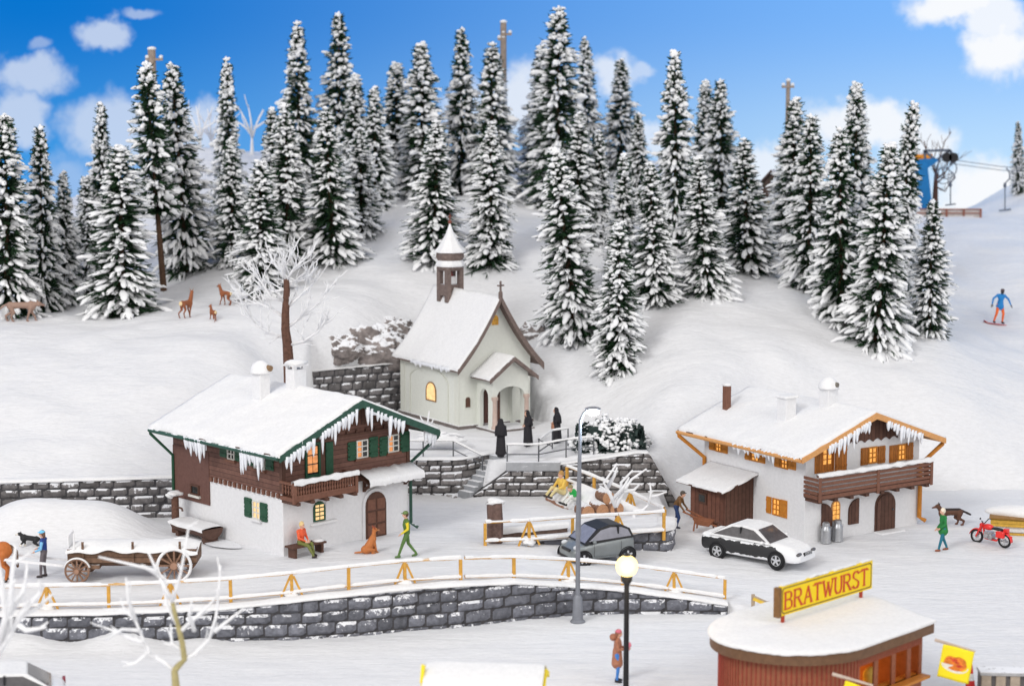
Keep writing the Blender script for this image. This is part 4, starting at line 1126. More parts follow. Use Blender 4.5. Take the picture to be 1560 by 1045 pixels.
    icicles(h.root, (3.65, gy, e(3.65)), (5.6, gy, e(5.6)), 12, .25, .75, 13)
    ex = -os_ - .02; ez = ze - st - .08
    v0, v1 = h.sd(1118, 680, os_)[0], h.sd(1180, 690, os_)[0]
    icicles(h.root, (ex, v0, ez), (ex, v1, ez), 12, .2, .45, 14, .2)
    v0, v1 = h.sd(1185, 690, os_)[0], h.sd(1215, 697, os_)[0]
    icicles(h.root, (ex, v0, ez), (ex, v1, ez), 6, .1, .3, 15, .12)
    mb = MB(); mb.tube([(-os_ - .05, L + ob - .15, ez), (-os_ - .05, L + ob - .15, ez - .15), (-.09, L - .1, ez - 1.0), (-.09, L - .1, .3)], .085, 8); obj('downpipe', mb, M['orange'], h.root, smooth=True)
    mb = MB(); mb.tube([(W + os_ + .05, -of + .15, ez), (W + os_ + .05, -of + .15, ez - .15), (W - .02, -.12, ez - .95), (W - .02, -.12, .35), (W + .2, -.25, .2)], .09, 8); obj('downpipe', mb, M['orange'], h.root, smooth=True)
    def on_roof(px, py):
        r = V(ray(px, py)); o = V((0, 0, CH)) - h.C
        d = V((r.dot(h.u), r.dot(h.v), r.z)); q = V((o.dot(h.u), o.dot(h.v), o.z))
        t = (zr - k * c + k * q.x - q.z) / (d.z - k * d.x); return q + d * t
    p = on_roof(1107, 622); mb = MB(); mb.box2((p.x - .13, p.y - .13, p.z - .3), (p.x + .13, p.y + .13, p.z + .95)); ch = obj('stove_pipe', mb, M['browntrim'], h.root, bevel=.02)
    mb = MB(); mb.ell((p.x, p.y, p.z + .99), (.2, .2, .08), 12, 6, None, .3, 1); obj('snow_cap', mb, M['snow'], ch, smooth='all')
    p = on_roof(1198, 636); mb = MB(); mb.box2((p.x - .27, p.y - .27, p.z - .3), (p.x + .27, p.y + .27, p.z + .8)); ch = obj('chimney', mb, M['plaster'], h.root, bevel=.02)
    mb = MB(); mb.box2((p.x - .36, p.y - .36, p.z + .802), (p.x + .36, p.y + .36, p.z + .92)); obj('snow_cap', mb, M['snow'], ch, bevel=.05)
    p = on_roof(1262, 615); p.x = min(p.x, c - .1); mb = MB(); mb.box2((p.x - .27, p.y - .27, p.z - .5), (p.x + .27, p.y + .27, p.z + .62)); ch = obj('chimney', mb, M['plaster'], h.root, bevel=.02)
    mb = MB(); mb.lathe((p.x, p.y, p.z + .622), [(.42, 0), (.42, .06), (.36, .25), (.2, .42), (.02, .47)], 16); obj('chimney_cap', mb, M['snow'], ch, smooth='all')
    mb = MB(); mb.cyl((p.x + .08, p.y - .25, p.z + .8), (p.x + .1, p.y - .4, p.z + .79), .11, 12); obj('smoke_hole', mb, mat('grey smoke hole', (.2, .18, .15), .8), ch)
    # lean-to shed on the side wall
    v0 = h.sd(1147, 760)[0]
    wd = 1.05
    for _ in range(30):
        q = h.sd(1105, 790, wd); 
        if q[0] > v0: wd += .03
    va, vb = h.sd(1105, 780, wd)[0], h.sd(1052, 770, wd)[0]
    va = v0
    zl = h.sd(1080, 737, wd)[1]; zh = zl + .45
    mb = MB(); mb.prism([(-.002, va, -.2), (-wd, va, -.2), (-wd, va, zl - .05), (-.002, va, zh - .05)], (0, vb - va, 0)); sh = obj('shed', mb, mat('brown shed boards', (.17, .07, .045), .65, .2, 6, .2, planks=(1, .26)), h.root)
    mb = MB(); mb.prism([(0, va - .001, -.2), (-wd, va - .001, -.2), (-wd, va - .001, zl - .05), (0, va - .001, zh - .05)], (0, -.03, 0)); obj('shed_end', mb, M['brownv'], sh)
    a = h.rect('s', 1064, 749, 1077, 768, wd); mb = MB(); mb.box2((-wd - .04, a[0], a[2]), (-wd + .01, a[1], a[3])); w = obj('shed_window', mb, M['brownd'], sh)
    mb = MB(); mb.box2((-wd - .05, a[0] + .09, a[2] + .08), (-wd - .0401, a[1] - .09, a[3] - .08)); obj('pane', mb, M['pane_dark'], w)
    mb = MB(); sl = .45 / wd
    X0 = -wd - .4
    mb.prism([(.0, va - .3, zh + .03), (X0, va - .3, zh + .03 + sl * X0), (X0, va - .3, zh - .03 + sl * X0), (0, va - .3, zh - .03)], (0, vb - va + .75, 0)); rf = obj('shed_roof', mb, M['brownd'], sh)
    roof_snow(rf, [X0, 0], [zh + .035 + sl * X0, zh + .035], va - .3, vb + .45, .06, 8, .06)
    return h
HR = right_house()

# ---- the chapel
def chapel():
    h = House('chapel', 'small pale grey green chapel with steep snowy roof, belfry and arched porch', (700, 654), 3.0, 33.0, 3.8, 5.25)
    W, L, c = h.W, h.L, h.W / 2; ze, zr, of, os_, ob = 2.85, 5.99, .51, .38, .12
    prof = lambda t: (zr - .1) - (zr - ze) * (t + .075 * math.sin(math.pi * t))
    n = 10
    zx = lambda x: prof(abs(x - c) / (c + os_))
    mb = MB(); pts = [(0, -.3), (W, -.3)] + [(W - W * i / 20, zx(W - W * i / 20) - .13) for i in range(21)]
    mb.prism([(a, 0, z) for a, z in pts], (0, L, 0)); obj('wall', mb, M['cream'], h.root)
    mb = MB(); mb.box2((-.12, -.12, -.5), (W + .12, L + .1, .16)); obj('plinth', mb, M['plinth'], h.root, bevel=.03)
    # corner pilasters and the shallow side arch
    mb = MB()
    for (a0, a1) in ((.0, .38), (L - .38, L)): h.fb(mb, 's', a0, a1, .16, ze - .1, -.01, .04)
    h.fb(mb, 's', .38, L - .38, ze - .42, ze - .1, -.01, .041)
    obj('pilaster', mb, M['creamt'], h.root)
    v0, v1 = h.sd(682, 600)[0], h.sd(626, 590)[0]
    mb = MB(); nn = 14; cz = ze - 1.0; vc, vr = (v0 + v1) / 2, abs(v1 - v0) / 2
    arc = [(vc + vr * math.cos(math.pi * i / nn), cz + .55 * math.sin(math.pi * i / nn)) for i in range(nn + 1)]
    outer = [(vc + (vr + .10) * math.cos(math.pi * i / nn), cz + .65 * math.sin(math.pi * i / nn)) for i in range(nn + 1)]
    path = [(vc + vr, .2)] + arc + [(vc - vr, .2)]; po = [(vc + vr + .10, .2)] + outer + [(vc - vr - .10, .2)]
    for i in range(len(path) - 1):
        q = [path[i], path[i + 1], po[i + 1], po[i]]
        mb.prism([h.P('s', a, z, .0) for a, z in q], h.P('s', 0, 0, .05))
    obj('blind_arch', mb, M['creamt'], h.root)
    r = h.rect('s', 650, 581, 664.5, 612); mb = MB(); h.arch('s', r[0] - .02, r[1] + .02, r[2], r[3] + .03, -.02, .05, mb); w = obj('arched_window', mb, mat('brown window reveal', (.28, .14, .05), .7), h.root)
    mb = MB(); h.arch('s', r[0] + .02, r[1] - .1, r[2] + .06, r[3] - .02, .0, .06, mb); obj('pane', mb, M['pane'], w)
    r = h.rect('f', 708.5, 604, 715.7, 621); mb = MB(); h.arch('f', r[0] - .04, r[1] + .04, r[2] - .03, r[3] + .04, -.02, .04, mb); w = obj('small_window', mb, M['creamt'], h.root)
    mb = MB(); h.arch('f', r[0], r[1], r[2], r[3], .0, .05, mb); obj('pane', mb, M['brownd'], w)
    r = h.rect('f', 748.5, 479, 758.5, 496); mb = MB(); h.arch('f', r[0] - .05, r[1] + .05, r[2] - .04, r[3] + .05, -.02, .04, mb); w = obj('gable_niche', mb, M['creamt'], h.root)
    mb = MB(); h.arch('f', r[0], r[1], r[2], r[3], .0, .05, mb); ni = obj('niche_picture', mb, mat('orange gold niche', (.62, .32, .05), .5, .5, 14, .2), w)
    # roof
    mb = MB(); N_ = 12
    for sgn in (-1, 1):
        top, bot = [], []
        for i in range(N_ + 1):
            t = i / N_; x = c + sgn * t * (c + os_); top.append((x, prof(t))); bot.append((x, prof(t) - .12))
        mb.prism([(a, -of, z) for a, z in top + bot[::-1]], (0, L + of + ob, 0))
    rf = obj('roof', mb, M['shingle'], h.root)
    xs, zs = [], []
    for i in range(-N_, N_ + 1):
        t = abs(i) / N_; xs.append(c + (i / N_) * (c + os_)); zs.append(prof(t) + .004)
    roof_snow(rf, xs, zs, -of + .05, L + ob, .08, 31, .07)
    mb = MB()
    for sgn in (-1, 1):
        a = []
        for i in range(N_ + 1):
            t = i / N_; a.append((c + sgn * (t * (c + os_) + .01), prof(t) + .03, prof(t) - (.30 if sgn > 0 else .2)))
        mb.prism([(x, -of - .06, z) for x, z, _ in a] + [(x, -of - .06, z) for x, _, z in a[::-1]], (0, .055, 0))
    obj('gable_board', mb, M['shingle'], rf)
    icicles(h.root, (-os_ - .02, .2, ze - .14), (-os_ - .02, 3.6, ze - .14), 26, .08, .22, 21, .1)
    mb = MB(); z = zr - .1; mb.lathe((c, -of + .05, z - .15), [(.10, 0), (.10, .35), (.06, .42)], 8); mb.bar((c, -of + .05, z + .2), (c, -of + .05, z + .72), .07); mb.bar((c - .17, -of + .05, z + .52), (c + .17, -of + .05, z + .52), .07)
    obj('cross', mb, M['shingle'], rf)
    # belfry astride the ridge
    py = h.L - .25
    best = None
    for i in range(200):
        y = i * .03; p = h.C + h.u * c + h.v * y + V((0, 0, zr))
        d = p - V((0, 0, CH)); dep = d.y * CP - d.z * SP; px = 780 + F * d.x / dep
        if best is None or abs(px - 686) < best[0]: best = (abs(px - 686), y, dep)
    y = best[1]; s = best[2] / F
    hw = .44
    mb = MB(); zb = zr - .7
    wz_ = lambda q: wy(686, q, (h.C + h.u * c + h.v * y).y - .4).z - h.C.z
    zc = wz_(409)
    for sx in (-1, 1):
        for sy in (-1, 1): mb.box2((c + sx * hw - .2 * (sx > 0), y + sy * hw * .8 - .14, zb), (c + sx * hw + .2 * (sx < 0), y + sy * hw * .8 + .14, zc))
    bf = obj('belfry', mb, M['shingle'], h.root)
    mb = MB(); mb.box2((c - hw + .01, y - hw * .8, zb + .3), (c + hw - .01, y + hw * .8, zr + .12)); obj('belfry_base', mb, M['shingle'], bf)
    mb = MB(); mb.lathe((c, y, zc - .5), [(.22, 0), (.2, .05), (.14, .2), (.12, .33), (.04, .4)], 12); obj('bell', mb, mat('red brown bell', (.25, .06, .05), .4, metal=.3), bf, smooth=True)
    mb = MB(); mb.box2((c - .2, y - .25, zr + .121), (c + .2, y + .25, zr + .5)); obj('bell_snow', mb, M['snow'], bf, bevel=.05)
    def oct_(mb, prof_, rot=22.5, n=8):
        vs = []
        for r_, z_ in prof_:
            for k_ in range(n):
                a = R(rot) + 2 * math.pi * k_ / n; vs.append((c + r_ * math.cos(a), y + r_ * math.sin(a), z_))
        fs = []
        for i in range(len(prof_) - 1):
            for k_ in range(n): fs.append((i * n + k_, i * n + (k_ + 1) % n, (i + 1) * n + (k_ + 1) % n, (i + 1) * n + k_))
        fs.append(tuple(range(n))[::-1]); fs.append(tuple(range((len(prof_) - 1) * n, len(prof_) * n))); mb.add(vs, fs)
    mb = MB(); oct_(mb, [(.52, zc - .12), (.64, zc), (.62, zc + .06)]); oct_(mb, [(.58, zc + .33), (.66, zc + .5), (.64, zc + .78)]); obj('belfry_hood', mb, M['shingle'], bf)
    mb = MB(); oct_(mb, [(.68, zc + .061), (.71, zc + .14), (.6, zc + .36), (.44, zc + .37)]); obj('snow_ring', mb, M['snow'], bf, bevel=.03)
    mb = MB(); oct_(mb, [(.76, zc + .72), (.74, zc + .80), (.58, zc + .95), (.41, zc + 1.2), (.24, zc + 1.5), (.10, zc + 1.85), (.04, zc + 2.05)]); obj('spire', mb, M['snow'], bf, bevel=.02)
    mb = MB(); mb.ell((c, y, zc + 2.12), .09, 10, 8); mb.bar((c, y, zc + 2.18), (c, y, zc + 2.5), .04); mb.bar((c - .1, y, zc + 2.37), (c + .1, y, zc + 2.37), .04); obj('finial', mb, mat('red brown finial', (.22, .07, .05), .5), bf)
    # porch
    pd = 1.35; x0 = h.fr(726, 600)[0]; x1 = h.fr(804.5, 600, pd)[0]; pc = (x0 + x1) / 2
    zp = h.fr(790, 541, pd + .3)[1]; zq = h.fr(756, 575, pd + .3)[1]
    kk = (zp - zq) / (pc - x0 + .3)
    H = lambda x: zp - .12 - kk * abs(x - pc)
    mb = MB(); th = .17
    def arched_face(mb, a0, a1, ztopf, P, off, o0, o1, zs, rise):
        n = 12; cc, rr = (o0 + o1) / 2, (o1 - o0) / 2
        arc = [(cc - rr * math.cos(math.pi * i / n), zs + rise * math.sin(math.pi * i / n)) for i in range(n + 1)]
        # left pier, right pier and the field over the arch as a strip of quads
        mb.prism([P(a0, -.1), P(o0, -.1), P(o0, zs), P(o0, ztopf(o0)), P(a0, ztopf(a0))], off)
        mb.prism([P(o1, -.1), P(a1, -.1), P(a1, ztopf(a1)), P(o1, ztopf(o1)), P(o1, zs)], off)
        for i in range(n):
            (p, z), (q, w_) = arc[i], arc[i + 1]
            mb.prism([P(p, z), P(q, w_), P(q, ztopf(q)), P(p, ztopf(p))], off)
    arched_face(mb, x0, x1, H, lambda a, z: V((a, -pd, z)), V((0, th, 0)), x0 + .24, x1 - .2, 1.55, .42)
    ft = lambda y_: H(x0) - .0
    arched_face(mb, .0, pd - th - .001, lambda q: H(x0), lambda a, z: V((x0, -a, z)), V((th, 0, 0)), .3, pd - th - .2, 1.5, .35)
    arched_face(mb, .0, pd - th - .001, lambda q: H(x1), lambda a, z: V((x1 - th, -a, z)), V((th, 0, 0)), .3, pd - th - .2, 1.5, .35)
    pr = obj('porch', mb, M['cream'], h.root)
    mb = MB(); mb.box2((x0 - .15, -pd - .35, -.5), (x1 + .15, -.13, .1)); mb.box2((x0 + .2, -pd - .65, -.5), (x1 - .1, -pd - .352, -.02)); obj('porch_step', mb, M['plinth'], pr, bevel=.03)
    mb = MB()
    for x in (x0 + .1, x1 - .1): mb.lathe((x, -pd - .02, .1), [(.15, 0), (.15, .1), (.115, .16), (.10, 1.25), (.15, 1.34), (.15, 1.45)], 12)
    obj('porch_column', mb, M['pink'], pr, smooth=True)
    mb = MB()
    for a, b in ((x0 + .38, x0 + .78), (x0 + .82, x0 + 1.22)): mb.box2((a, -.06, .1), (b, .01, 1.85))
    obj('church_door', mb, mat('brown red church door', (.10, .045, .035), .6, .2, 7), h.root)
    mb = MB(); t = .1
    for a, b in (((x0 - .32), pc), (x1 + .32, pc)):
        za = zp - .08 - kk * abs(a - pc); mb.prism([(a, -pd - .3, za), (b, -pd - .3, zp - .08), (b, -pd - .3, zp - .08 - t), (a, -pd - .3, za - t)], (0, pd + .28, 0))
    prf = obj('porch_roof', mb, M['shingle'], pr)
    zz = zp - .075 - kk * (pc - x0 + .32)
    roof_snow(prf, [x0 - .32, pc, x1 + .32], [zz, zp - .075, zz], -pd - .26, -.05, .07, 44, .05, ny=20)
    mb = MB()
    for a in (x0 - .34, x1 + .34):
        za = zp - .05 - kk * abs(a - pc); mb.prism([(a, -pd - .36, za), (pc, -pd - .36, zp - .04), (pc, -pd - .36, zp - .24), (a, -pd - .36, za - .19)], (0, .055, 0))
    obj('gable_board', mb, M['shingle'], prf)
    print('porch', x0, x1, zp, zq, 'belfry y', y)
    return h
HC = chapel()
# ------------------------------------------------------------------ fences
def timber_fence(label, posts, hgt=.78, group='snowy yellow timber fences', low=True, seed=1, ends=None):
    """posts: (xyz, kind) along the fence; kind P plain post, A braced post, N rail joint without a post"""
    root = thing('timber_fence', label, 'fence', posts[0][0], 0, group); O = V(posts[0][0]); rnd = random.Random(seed)
    pts = [V(p) - O for p, _ in posts]
    for i, (p, (_, kd)) in enumerate(zip(pts, posts)):
        if kd == 'N': continue
        a = pts[max(i - 1, 0)]; b = pts[min(i + 1, len(pts) - 1)]; d = (b - a); d.z = 0; d.normalize()
        mb = MB(); mb.bar(p + V((0, 0, -.25)), p + V((rnd.uniform(-.015, .015), 0, hgt - .03)), .11, .11, d)
        po = obj('post', mb, M['timber'], root, bevel=.012)
        if kd == 'A':
            mb = MB()
            for s in (-1, 1): mb.bar(p + d * (.40 * s) + V((0, 0, -.1)), p + d * (.05 * s) + V((0, 0, hgt - .1)), .055, .07, d)
            obj('brace', mb, M['timber'], po)
            mb = MB(); mb.ell(p + V((0, 0, .02)), (.26, .22, .13), 12, 8, None, .5, i + seed); obj('snow_clump', mb, M['snow'], po, smooth='all')
    for i in range(len(pts) - 1):
        a, b = pts[i], pts[i + 1]
        for h_, on in ((hgt, True), (.14, low)):
            if not on: continue
            A, B = a + V((0, 0, h_ - .0)), b + V((0, 0, h_ - .0))
            mb = MB(); n = 6
            mb.tube([A.lerp(B, t / n) + V((0, 0, rnd.uniform(-.012, .012))) for t in range(n + 1)], .05, 6); r = obj('rail', mb, M['timber'], root, smooth=True)
            rows = []; n = max(8, int((B - A).length / .09)); d = (B - A).normalized(); s = V((-d.y, d.x, 0))
            for k in range(n + 1):
                c = A.lerp(B, k / n); q = 1 + .7 * mnoise.noise(V((c.x * 2 + seed, c.y * 2, h_ * 5))); q = max(q, .25)
                gap = mnoise.noise(V((c.x * .9, c.y * .9, seed + h_))) < -.36
                if gap: q = .12
                rows.append([c + s * y + V((0, 0, z)) for y, z in ((-.055, -.02 * q), (-.062 * (.6 + .4 * q), .03 * q + .015), (-.03, .04 + .05 * q), (.03, .04 + .05 * q), (.06 * (.6 + .4 * q), .03 * q + .015), (.055, -.02))])
            mb = MB(); mb.sheet(rows); obj('snow_strip', mb, M['snow'], r, smooth='all')
    return root

def fpt(px, py, depth_guess=None):
    return G(px, py)

def along_wall(px, back=.35):
    """a place on top of the front wall under this photo column"""
    lo, hi = FX[0], FX[-1]
    for _ in range(40):
        x = (lo + hi) / 2; y = float(np.interp(x, FX, FY)) + back; z = gz(x, y); d = y * CP - (z - CH) * SP
        if 780 + F * x / d < px: lo = x
        else: hi = x
    return V((x, y, z))
P1 = [(-110, 'P'), (-10, 'P'), (72, 'A'), (166, 'P'), (260, 'A'), (352, 'P'), (445, 'A'), (531, 'P'), (617, 'A'), (702, 'P')]
timber_fence('yellow timber fence with snowy rails running left along the front stone wall', [(along_wall(x), k) for x, k in P1], .80, seed=3)
P2 = [(708, 'N'), (783, 'P'), (866, 'A'), (948, 'P'), (1027, 'A'), (1104, 'P')]
timber_fence('yellow timber fence with snowy rails on the right end of the front stone wall', [(along_wall(x), k) for x, k in P2], .80, seed=7)
gp = []
for px, py, k in ((739, 832, 'P'), (806, 829, 'A'), (872, 824, 'P'), (942, 820, 'A'), (1012, 815, 'P')):
    p = wz(px, py, 1.40 if px < 900 else 1.5); p.y += .25; gp.append((p, k))
timber_fence('yellow timber fence above the short stone wall behind the small grey car', gp, .85, seed=11)
sl = [wy(864, 736, 77.2), wy(905, 752, 76.4), wy(960, 776, 75.3), wy(1012, 802, 73.6)]
timber_fence('slanting brown timber fence running down behind the white snow heap and bare sapling', [(p, k) for p, k in zip(sl, 'PPAP')], .72, seed=13)

# metal railings of the terrace
def railing(label, pts, h=.72, rails=(.72, .36), snow=True, diag=None):
    root = thing('metal_railing', label, 'railing', pts[0], 0, 'metal terrace railings'); O = V(pts[0]); q = [V(p) - O for p in pts]
    for p in q:
        mb = MB(); mb.bar(p + V((0, 0, -.1)), p + V((0, 0, h)), .055); obj('post', mb, M['metal_rail'], root)
    for a, b in zip(q, q[1:]):
        for r in rails:
            mb = MB(); mb.bar(a + V((0, 0, r)), b + V((0, 0, r)), .04); ra = obj('rail', mb, M['metal_rail'], root)
            if snow and r == rails[0]:
                n = 14; rows = []; d = (b - a).normalized(); s = V((-d.y, d.x, 0))
                for k in range(n + 1):
                    c = a.lerp(b, k / n) + V((0, 0, r)); e = 1 + .5 * mnoise.noise((c + O) * 2.3)
                    rows.append([c + s * y + V((0, 0, z)) for y, z in ((-.04, -.0), (-.045, .05 * e), (0, .085 * e), (.045, .05 * e), (.04, 0))])
                mb = MB(); mb.sheet(rows); obj('snow_strip', mb, M['snow'], ra, smooth='all')
    if diag:
        mb = MB(); mb.bar(q[diag[0]] + V((0, 0, h)), q[diag[1]] + V((0, 0, .12)), .035); obj('brace', mb, M['metal_rail'], root)
    return root
railing('grey metal railing on the terrace wall just right of the brown chalet', [V((x, 78.75, gz(x, 79.2))) for x in (-5.1, -3.72, -2.46, -1.24)])
railing('grey metal railing with snowy top bar along the concrete edge right of the steps', [V((-.2, 77.75, 2.72)), V((1.1, 77.75, 2.72)), V((2.25, 78.25, 2.85)), V((3.4, 78.3, 2.95))], .82, (.82, .42))
railing('short grey railing behind the concrete edge reaching back to the hedge', [V((1.12, 78.6, 2.8)), V((1.72, 80.3, 2.88)), V((2.4, 80.6, 2.92))], .8, (.8, .3), True, (0, 1))

# ------------------------------------------------------------------ bare trees
M['twig'] = mat('snow coated twig', (.88, .88, .89), .8, .05, 9, .2)
M['trunkb'] = mat('brown trunk', (.13, .065, .045), .85, .35, 8, .6, dust=.1)
M['trunky'] = mat('olive yellow trunk', (.42, .36, .17), .7, .2, 6, .2, dust=.25)
def twigs(mb, p, d, L, r, depth, rnd, spread=.8, n=3, curl=.25):
    d = d.normalized(); q = [p]; dd = d
    for i in range(3):
        dd = (dd + V((rnd.uniform(-curl, curl), rnd.uniform(-curl, curl), rnd.uniform(-curl * .5, curl)))).normalized(); q.append(q[-1] + dd * (L / 3))
    mb.tube(q, [r, r * .85, r * .7, r * .45], 6)
    if depth > 0:
        for i in range(n):
            b = q[rnd.choice((1, 2, 2, 3))]
            nd = (dd + V((rnd.uniform(-1, 1), rnd.uniform(-1, 1), rnd.uniform(-.5, .9))) * spread).normalized()
            twigs(mb, b, nd, L * rnd.uniform(.5, .8), r * .65, depth - 1, rnd, spread, n, curl)
def poly_tree(name, label, D, trunk, limbs, tr, lr, mats, seed, cat='bare tree', group=None, twn=2, twl=.8, twd=1, jit=.5, tsp=.8):
    """trunk, limbs: polylines given as photo points at ground distance D"""
    rnd = random.Random(seed)
    T = [wy(x, y, D) for x, y in trunk]; O = T[0].copy(); root = thing(name, label, cat, O, 0, group)
    mb = MB(); T2 = [p - O for p in T]
    if len(T2) < 3: T2 = [T2[0], T2[0].lerp(T2[-1], .5), T2[-1]]
    mb.tube([T2[0] - V((0, 0, .3))] + T2, [tr * 1.25] + [tr * (1 - .55 * i / (len(T2) - 1)) for i in range(len(T2))], 9); obj('trunk', mb, mats[0], root, smooth=True)
    mb = MB()
    for L in limbs:
        w_ = rnd.uniform(-jit, jit); Q = []
        for i, (x, y) in enumerate(L):
            p = wy(x, y, D); k = i / max(1, len(L) - 1); p = p + (p - V((0, 0, CH))) * (w_ * k / D); Q.append(p - O)
        mb.tube(Q, [lr * (1 - .6 * i / max(1, len(Q) - 1)) for i in range(len(Q))], 7)
        for i in range(1, len(Q)):
            for _ in range(twn):
                d = (Q[i] - Q[i - 1]).normalized()
                twigs(mb, Q[i - 1].lerp(Q[i], rnd.random()), d + V((rnd.uniform(-1, 1), rnd.uniform(-1, 1), rnd.uniform(-.4, .9))) * tsp, twl * rnd.uniform(.5, 1), lr * .5, twd, rnd, .7, 2)
    obj('snowy_branches', mb, mats[1], root, smooth='all')
    return root
poly_tree('bare_tree', 'frosted bare tree with thick brown trunk rising behind the brown chalet roof', 81, [(442, 592), (440, 556), (438, 524), (435, 502), (435, 476), (437, 443), (436, 424)],
          [[(436, 428), (446, 412), (458, 400), (474, 388)], [(436, 426), (424, 408), (412, 398)], [(436, 440), (420, 445), (396, 440), (372, 452)], [(434, 514), (414, 510), (392, 496), (374, 474), (362, 446)], [(440, 526), (462, 520), (484, 506), (506, 480)],
           [(436, 470), (456, 452), (470, 438), (482, 426)], [(435, 486), (414, 470), (394, 462), (378, 464)], [(436, 436), (456, 426), (476, 418)], [(436, 460), (412, 452), (398, 430), (386, 416)], [(437, 500), (458, 484), (486, 462), (500, 442)], [(436, 428), (430, 412), (440, 394)]],
          .26, .068, (M['trunkb'], M['twig']), 21, twn=4, twl=1.0, twd=1, jit=1.2)
poly_tree('bare_tree', 'blurred bare white tree with olive yellow trunk in the near left foreground', 48, [(269, 1075), (268, 1044), (266, 1020), (281, 1003), (278, 980), (269, 944), (262, 914)],
          [[(262, 914), (250, 893), (240, 872), (222, 832)], [(262, 916), (270, 893), (276, 870), (288, 800)], [(266, 1022), (250, 1008), (231, 998), (219, 976), (206, 944), (190, 930), (174, 928)], [(281, 1004), (296, 996), (318, 974), (329, 940), (334, 890), (336, 860)],
           [(326, 962), (346, 946), (372, 926)], [(219, 978), (204, 974), (178, 962), (150, 952)], [(228, 992), (206, 1010), (188, 1014)], [(276, 960), (294, 944), (318, 922), (330, 908)], [(206, 944), (196, 915), (192, 880)], [(270, 950), (254, 920), (250, 900)], [(240, 872), (228, 866), (150, 848)], [(280, 990), (262, 980), (260, 950)], [(212, 960), (186, 958), (160, 975)], [(296, 960), (288, 936), (292, 915)]],
          .115, .062, (M['trunky'], M['twig']), 5, twn=1, twl=.5, twd=0, jit=1.0)
poly_tree('bare_tree', 'blurred bare white tree cut off by the left edge in the near foreground', 47, [(-22, 1075), (-14, 1020), (-4, 985)],
          [[(-6, 1000), (14, 968), (30, 940), (58, 925), (80, 905)], [(10, 975), (16, 930), (18, 880), (24, 830)], [(-6, 990), (8, 940), (4, 890), (-4, 850)], [(24, 948), (40, 960), (70, 955)], [(16, 930), (34, 905), (40, 880)], [(12, 965), (36, 930), (60, 905), (66, 890)], [(14, 920), (0, 900), (-10, 895)]],
          .13, .095, (M['twig'], M['twig']), 9, twn=1, twl=.6, twd=0, jit=.8)
poly_tree('bare_sapling', 'leafless white coated sapling standing right of the log pile', 72.8, [(942, 806), (940, 790), (937, 770)],
          [[(938, 772), (950, 748), (962, 730), (985, 714)], [(938, 772), (928, 750), (920, 735), (940, 706)], [(948, 750), (946, 735), (964, 716)], [(934, 760), (950, 742), (958, 728)], [(930, 752), (914, 740)], [(926, 742), (936, 724), (940, 712)], [(950, 748), (966, 746), (974, 738)]],
          .10, .085, (M['trunkb'], M['twig']), 15, 'sapling', twn=0, twl=.5, twd=0, jit=.4)
poly_tree('bare_sapling', 'small forked white twig stuck in the snow by the end of the fence', 73.2, [(966, 778), (980, 776), (990, 766)],
          [[(988, 768), (992, 750), (990, 735)], [(992, 756), (1002, 754), (1016, 749)]], .07, .06, (M['twig'], M['twig']), 16, 'sapling', twn=0, jit=.2)
for i, (x, y, D, lab) in enumerate(((305, 232, 118, 'pale bare sapling on the hilltop left of the narrow spire fir'), (384, 230, 118, 'pale forked bare sapling on the hilltop right of the narrow spire fir'), (322, 236, 119, 'faint white sapling on the hilltop beside the first pale one'))):
    poly_tree('bare_sapling', lab, D, [(x, y), (x, y - 14), (x, y - 24)], [[(x, y - 20), (x - 10, y - 46), (x - 18, y - 62)], [(x, y - 20), (x + 8, y - 44), (x + 18, y - 62)], [(x, y - 24), (x - 2, y - 48), (x - 6, y - 70)], [(x + 4, y - 34), (x + 16, y - 42), (x + 28, y - 50)], [(x - 4, y - 30), (x - 16, y - 40), (x - 26, y - 46)]],
              .12, .085, (M['twig'], M['twig']), 30 + i, 'sapling', 'pale saplings on the hilltop', twn=1, twl=1.0, twd=0)
poly_tree('bare_tree', 'thin dark bare tree standing behind the blue lift mast', 120, [(1424, 322), (1425, 290), (1426, 262)],
          [[(1425, 275), (1440, 262), (1450, 250)], [(1426, 264), (1414, 240), (1408, 215)], [(1426, 264), (1432, 240), (1440, 214)], [(1425, 284), (1440, 292), (1448, 276)], [(1426, 268), (1420, 252), (1426, 230)], [(1426, 280), (1438, 270), (1442, 258)]], .22, .06, (M['trunkb'], M['trunkb']), 41, twn=2, twl=1.0, twd=1)
poly_tree('spiky_plant', 'small spiky snow covered plant poking up behind the chalet roof', 78.9, [(651, 662), (651, 655)],
          [[(651, 657), (646, 645), (640, 634)], [(651, 657), (652, 640), (654, 626)], [(651, 657), (658, 644), (660, 638)], [(651, 657), (642, 648)]], .05, .055, (M['twig'], M['twig']), 51, 'plant', twn=0)
def branch_heap():
    root = thing('branch_heap', 'low heap of snowy branches at the corner of the chapel plinth', 'branch heap', wy(672, 668, 80.5)); mb = MB(); rnd = random.Random(8)
    for i in range(16):
        a = rnd.uniform(-1.3, 1.3); p = V((rnd.uniform(-.7, .7), rnd.uniform(-.3, .3), rnd.uniform(0, .25)))
        d = V((math.cos(a * .5) * rnd.choice((-1, 1)), rnd.uniform(-.3, .3), rnd.uniform(-.15, .3))) * rnd.uniform(.5, .9); mb.tube([p - d * .5, p + V((0, 0, .06)), p + d * .5], [.05, .07, .035], 6)
    mb.ell((0, 0, 0), (1.0, .5, .2), 14, 8, None, .5, 4)
    obj('snowy_branches', mb, M['twig'], root, smooth='all')
branch_heap()

